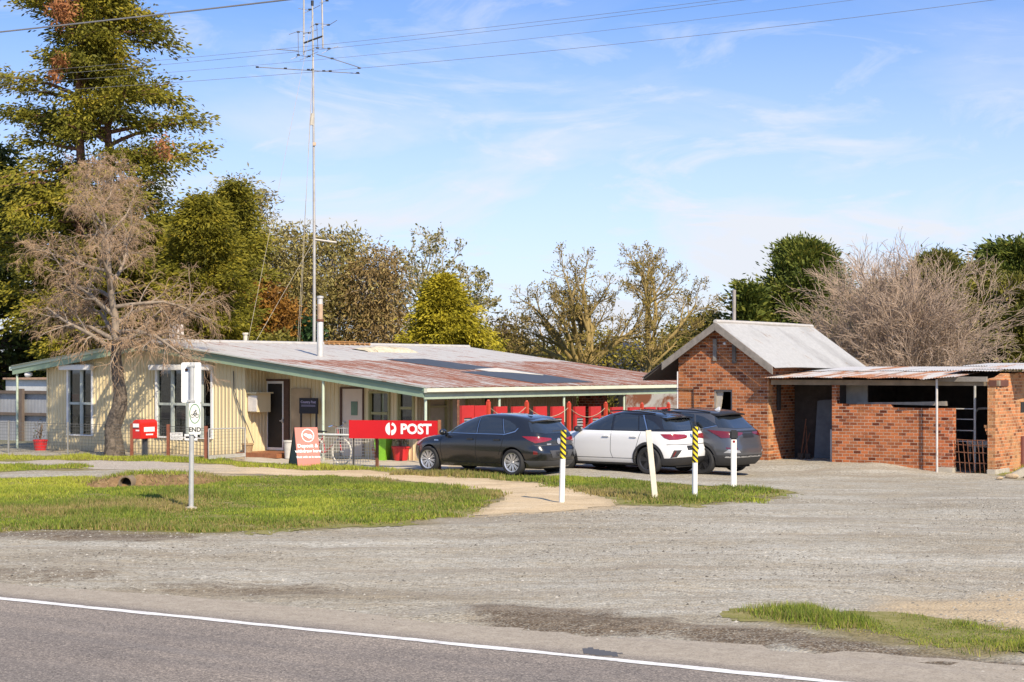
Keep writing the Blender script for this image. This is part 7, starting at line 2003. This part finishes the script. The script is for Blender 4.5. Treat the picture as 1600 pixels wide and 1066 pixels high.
# ---- broadleaf crowns from clumps
def broadleaf(name, label, base, blobs, m_leaf, n_cl, per, size, barkm=bark_white, seed=1, spread=.34, hang=.6, r0=.22, group=None, ratio=.3, limbs=True, fork=.4):
    random.seed(seed); rg = np.random.default_rng(seed)
    t_ = thing(name, label, 'tree', base, 0, group)
    Sg = Segs(); C, D, T = [], [], []
    bb = Vector(base)
    vol = sum(b[3] * b[4] * b[5] for b in blobs) ; zmin = min(b[2] for b in blobs)
    fk = Vector((0, 0, max(.5, zmin * fork)))
    Sg.add((0, 0, 0), fk, r0, r0 * .8)
    for (x, y, z, rx, ry, rz_) in blobs:
        c0 = Vector((x, y, z)) - Vector((bb.x, bb.y, 0))
        mid = fk.lerp(c0, .5) + rv() * .25
        Sg.add(fk, mid, r0 * .6, r0 * .42); Sg.add(mid, c0, r0 * .42, r0 * .25)
        n = max(4, int(n_cl * (rx * ry * rz_) / vol))
        for k in range(n):
            u = rv().normalized(); rr = random.uniform(.45, 1.0) ** .5
            q = c0 + Vector((u.x * rx * rr, u.y * ry * rr, u.z * rz_ * rr))
            if q.z < .3: continue
            if limbs and random.random() < .5: Sg.add(c0.lerp(q, .1), q, r0 * .14, .012)
            nn = int(per * random.uniform(.5, 1.4)); bt_ = random.gauss(.5, .2)
            o_ = rg.normal(0, spread, (nn, 3)) * np.array([1.1, 1.1, .75])
            C.append(np.array(q) + o_); D.append(o_ / spread * .5 + rg.normal(0, .6, (nn, 3)) + np.array([0, 0, -hang])); T.append(np.clip(bt_ + rg.normal(0, .15, nn), 0, 1))
    Sg.build('trunk', barkm, t_, 5)
    C, D, T = np.concatenate(C), np.concatenate(D), np.concatenate(T)
    Dn = D / (np.linalg.norm(D, axis=1, keepdims=True) + 1e-9); nL = len(C); s_ = size * rg.uniform(.55, 1.35, nL)[:, None]
    Q = rg.normal(0, 1, (nL, 3)); Bv = np.cross(Dn, Q); Bv /= (np.linalg.norm(Bv, axis=1, keepdims=True) + 1e-9)
    a, b = Dn * s_ * .5, Bv * s_ * ratio * .5
    mesh_np('crown', np.stack([C - a, C + b, C + a, C - b], 1).reshape(-1, 3), np.arange(4 * nL).reshape(-1, 4), m_leaf, t_, attrs={'tint': T})
    return t_
def blob(x, y, Y, rx, ry_px, ry=None):                    # ellipsoid from photo pixels
    c = W(x, y, Y); k = Y / FPX
    return (c.x, c.y, c.z, rx * k, (ry or rx) * k, ry_px * k)
gum_m = leaf_mat('brown_olive_gum_leaf', [(0, (0.125, 0.090, 0.036)), (.35, (0.221, 0.178, 0.056)), (.65, (0.298, 0.259, 0.077)), (1, (0.394, 0.317, 0.105))], .2)
gumr_m = leaf_mat('reddish_gum_leaf', [(0, (0.134, 0.091, 0.043)), (.4, (0.250, 0.171, 0.069)), (.75, (0.326, 0.231, 0.085)), (1, (0.384, 0.322, 0.116))], .2)
gumg = 'gum trees behind the cream building'
broadleaf('gum_tree', 'tall open gum tree with pale limbs beside the shaggy conifer', at(392, 88), [blob(375, 305, 88, 40, 26), blob(408, 318, 88, 22, 18), blob(395, 350, 88, 34, 22), blob(360, 350, 88, 40, 30), blob(400, 400, 88, 45, 40)], gum_m, 170, 40, .24, seed=61, group=gumg)
broadleaf('gum_tree', 'wide brown olive gum tree left of the antenna mast', at(450, 82), [blob(440, 390, 82, 48, 34), blob(470, 375, 82, 34, 22), blob(430, 450, 82, 60, 50), blob(470, 470, 82, 50, 60)], gum_m, 280, 44, .24, seed=62, group=gumg)
broadleaf('gum_tree', 'wide brown olive gum tree right of the antenna mast', at(525, 84), [blob(520, 372, 84, 36, 20), blob(515, 420, 84, 55, 45), blob(550, 400, 84, 30, 26), blob(530, 490, 84, 60, 60)], gum_m, 280, 44, .24, seed=63, group=gumg)
broadleaf('gum_tree', 'reddish gum tree beside the golden conifer', at(592, 83), [blob(598, 412, 83, 26, 28), blob(575, 450, 83, 45, 50), blob(605, 460, 83, 28, 50), blob(590, 520, 83, 50, 40)], gumr_m, 240, 44, .24, seed=64, group=gumg)
rustb_m = leaf_mat('rust_orange_leaf', [(0, (0.111, 0.050, 0.013)), (.35, (0.221, 0.106, 0.020)), (.7, (0.325, 0.156, 0.026)), (1, (0.390, 0.213, 0.039))], .2)
broadleaf('rusty_bush', 'rounded rust orange bush behind the roof below the gums', at(414, 74), [blob(412, 468, 74, 36, 24), blob(425, 505, 74, 42, 34), blob(395, 510, 74, 30, 34)], rustb_m, 230, 46, .19, seed=65, spread=.25, hang=.1, ratio=.45)
gsh_m = leaf_mat('deep_green_shrub_leaf', [(0, (0.015, 0.035, 0.012)), (.5, (0.03, 0.07, 0.022)), (1, (0.06, 0.11, 0.03))], .2)
broadleaf('green_shrub', 'small deep green shrub at the foot of the antenna mast', at(476, 74), [blob(477, 522, 74, 17, 22)], gsh_m, 60, 26, .24, seed=66, spread=.2, hang=.1, ratio=.45)
ysh_m = leaf_mat('yellow_green_shrub_leaf', [(0, (0.10, 0.09, 0.02)), (.5, (0.19, 0.17, 0.03)), (1, (0.28, 0.24, 0.05))], .25)
broadleaf('pale_shrub', 'low yellow green shrub below the rust orange bush', at(435, 72), [blob(435, 530, 72, 22, 10), blob(415, 540, 72, 40, 14)], ysh_m, 60, 26, .22, seed=67, spread=.2, hang=.1, ratio=.45)
br_m = leaf_mat('dull_brown_leaf', [(0, (0.083, 0.063, 0.023)), (.5, (0.158, 0.123, 0.036)), (1, (0.255, 0.188, 0.052))], .2)
broadleaf('brown_tree', 'dull brown rounded tree right of the golden conifer', at(790, 98), [blob(790, 520, 98, 28, 28), blob(800, 550, 98, 40, 30)], br_m, 120, 26, .34, bark_brown, seed=68)
broadleaf('olive_tree', 'olive green tree peeking over the hut roof left of its ridge', at(1100, 92), [blob(1105, 520, 92, 32, 30), blob(1080, 548, 92, 34, 26), blob(1125, 540, 92, 26, 30)], leaf_mat('mid_olive_leaf', [(0, (0.05, 0.05, 0.012)), (.5, (0.11, 0.105, 0.02)), (1, (0.18, 0.16, 0.03))], .2), 150, 26, .32, bark_brown, seed=69)
broadleaf('far_tree', 'tiny dark tree above the olive tree beyond the hut', at(1109, 150), [blob(1108, 492, 150, 9, 12), blob(1104, 508, 150, 12, 12)], br_m, 40, 26, .4, bark_brown, seed=70)
hedge_m = leaf_mat('mixed_hedge_leaf', [(0, (0.064, 0.058, 0.018)), (.4, (0.154, 0.134, 0.029)), (.75, (0.270, 0.226, 0.040)), (1, (0.396, 0.324, 0.057))], .2)
for k, (x, y, Y_, rx, ry_, lab) in enumerate(((850, 555, 104, 50, 26, 'brownish hedge bush left of the lichen tree trunk'), (925, 540, 108, 45, 34, 'brownish hedge bush behind the spreading lichen tree'), (1025, 545, 106, 50, 30, 'brownish hedge bush behind the leaning lichen tree'), (1075, 520, 110, 30, 30, 'upright hedge bush between the lichen tree and hut'), (760, 555, 104, 40, 30, 'brownish hedge bush beside the golden conifer'))):
    broadleaf('hedge_bush', lab, at(x, Y_), [blob(x, y, Y_, rx, ry_), blob(x - rx * .6, y + 25, Y_, rx * .8, 26), blob(x + rx * .6, y + 28, Y_, rx * .8, 26)], hedge_m, 110, 34, .24, bark_brown, seed=80 + k, group='bushes beyond the cream building', spread=.3, hang=.1, ratio=.42)
broadleaf('shade_bush', 'low yellow olive bush seen under the verandah roof', at(935, 72), [blob(935, 625, 72, 45, 26), blob(960, 660, 72, 50, 26)], ysh_m, 90, 26, .26, bark_brown, seed=90, spread=.26, hang=.2, ratio=.42)
# green edge of far paddocks and woods
wood_c, wood_d, wood_t = [], [], []
rg = np.random.default_rng(3)
for k in range(900):
    x = rg.uniform(-150, 1800); Y_ = rg.uniform(165, 210); hgt2 = (2.2 + 3.2 * abs(math.sin(x * .013) * math.cos(x * .031 + 1)) + rg.uniform(0, 1.2))
    q = np.array([(x - CX) / FPX * Y_, Y_, rg.uniform(.3, hgt2)]); nn = 16
    wood_c.append(q + rg.normal(0, .8, (nn, 3)) * np.array([1.2, 1.2, .7])); wood_d.append(rg.normal(0, 1, (nn, 3))); wood_t.append(np.clip(rg.normal(.4, .15) + rg.normal(0, .1, nn), 0, 1))
o_ = add_leaves('distant_woods', np.concatenate(wood_c), np.concatenate(wood_d), 1.1, hedge_m, None, np.concatenate(wood_t), .6)
tag(o_, 'dark far off woods along the horizon', 'woods', kind='stuff')

# ---- bare spreading trees with lichen
def bare(name, label, base, stems_, P, bm_, tm_, seed, leaf=None, nleaf=2, lsize=.16, tm_sides=3):
    random.seed(seed); t_ = thing(name, label, 'tree', base)
    A, B_ = Segs(), Segs(); tips = []
    for q, d_, L_, r_ in stems_: grow(A, B_, q, Vector(d_), L_, r_, 0, P, tips)
    if A.a: A.build('trunk', bm_, t_, 6)
    B_.build('twigs', tm_, t_, tm_sides)
    if leaf:
        rg_ = np.random.default_rng(seed)
        C = np.array([tuple(p.lerp(m__, f)) for p, _, m__ in tips for f in np.linspace(0, .9, nleaf)])
        C = C + rg_.normal(0, .07, C.shape)
        add_leaves('buds', C, rg_.normal(0, 1, C.shape), lsize, leaf, t_, rg_.uniform(0, 1, len(C)), .55)
    return t_
PS = {'levels': 5, 'twig_from': 3, 'rmin': .0115,
      0: dict(n=6, wob=.10, kids=6, t0=.30, ang=.62, ratio=.62, end=.35, rk=.62, lift=.12),
      1: dict(n=5, wob=.15, kids=6, t0=.22, ang=.65, ratio=.56, end=.35, rk=.6, lift=.10),
      2: dict(n=4, wob=.18, kids=5, t0=.2, ang=.65, ratio=.55, end=.4, rk=.6, lift=.08),
      3: dict(n=3, wob=.2, kids=3, t0=.15, ang=.6, ratio=.6, end=.6, rk=.7, lift=.15),
      4: dict(n=2, wob=.2, kids=0, t0=.2, ang=.5, ratio=.5, end=.7)}
lich_m = leaf_mat('lichen_buds', [(0, (0.135, 0.098, 0.024)), (.5, (0.240, 0.182, 0.030)), (1, (0.345, 0.266, 0.048))], .2)
b8 = at(912, 86); z0_ = 2.4
bare('lichen_tree', 'wide leafless tree with mustard lichen and many forked limbs', b8,
     [((0, 0, 0), (0.02, 0, 1), 3.0, .30)] + [((0, 0, z0_), d_, L_, r_) for d_, L_, r_ in (((-.55, .1, .85), 3.87, .20), ((-.12, -.3, 1), 4.50, .20), ((.22, .2, 1), 4.50, .20), ((.6, -.1, .8), 3.69, .19), ((-.85, .3, .55), 3.78, .16), ((.05, .6, .9), 3.78, .16), ((-.35, -.5, .8), 3.51, .16), ((.45, .5, .8), 3.51, .15))],
     PS, bark_lichen, bark_lichen, 101, lich_m, 1, .12)
b9 = at(1003, 87)
bare('lichen_tree', 'narrower leaning leafless lichen tree nearer the hut', b9, [((0, 0, 0), (.10, 0, 1), 4.6, .22), ((.45, 0, 3.6), (.02, .1, 1), 4.1, .17), ((.45, 0, 3.3), (.85, 0, .55), 3.6, .13), ((.5, 0, 4.6), (.35, .3, .9), 3.4, .12), ((.5, 0, 4.8), (-.35, -.2, .9), 2.6, .10)],
     PS, bark_lichen, bark_lichen, 103, lich_m, 1, .12)
pale_tw = mat('straw_twigs', (0.40, 0.34, 0.20), .9, var=.2)
PW = dict(PS); PW = {**PS, 'rmin': .017}
bare('pale_willow', 'pale wispy leafless willow behind the golden conifer', at(668, 100), [((0, 0, 0), (0, 0, 1), 4.0, .25)] + [((0, 0, 3.4), d_, L_, .15) for d_, L_ in (((-.45, 0, 1), 4.8), ((.1, .2, 1), 5.5), ((.55, -.1, .8), 4.4), ((-.15, -.3, 1), 4.9), ((.35, .3, .9), 4.8), ((-.7, .2, .7), 4.4))],
     PW, pale_tw, pale_tw, 105, ysh_m, 1, .2)
PB = {'levels': 4, 'twig_from': 2, 'rmin': .011,
      0: dict(n=6, wob=.09, kids=7, t0=.25, ang=.40, ratio=.62, end=.3, rk=.6, trop=.0),
      1: dict(n=5, wob=.12, kids=7, t0=.15, ang=.45, ratio=.62, end=.35, rk=.6),
      2: dict(n=4, wob=.14, kids=5, t0=.1, ang=.45, ratio=.66, end=.5, rk=.7),
      3: dict(n=3, wob=.15, kids=0, t0=.2, ang=.4, ratio=.6, end=.6)}
st = []
random.seed(77)
for k in range(64):
    a = k * 2.4; e_ = random.choice((.35, .55, .8, 1.05, 1.25)) + random.uniform(-.12, .12)
    L_ = 4.5 * random.uniform(.78, 1.1) * (1.0 if e_ < .7 else 1.18)
    st.append(((random.gauss(0, .35), random.gauss(0, .3), .4), (math.cos(a) * math.cos(e_), math.sin(a) * math.cos(e_), math.sin(e_)), L_, .075))
bare('bare_thicket', 'huge fan shaped leafless pinkish thicket behind the shed', at(1402, 74), st, PB, twig_pale, twig_pale, 107)

# far house with a slate blue roof
fh = thing('far_house', 'distant house with a dark blue roof behind the lichen trees', 'house', at(960, 130), R(-12))
m = MB(); m.box(-2.2, 2.2, 0, 4, 0, 2.9); m.build('wall', mat('far_house_wall', (0.3, 0.28, 0.26), .8), fh)
m = MB(); m.prism([(-2.6, 2.9), (2.6, 2.9), (1.3, 4.6), (-.6, 4.75)], 1, -.4, 4.4); m.build('roof', mat('dark_blue_roof', (0.045, 0.055, 0.10), .5), fh)
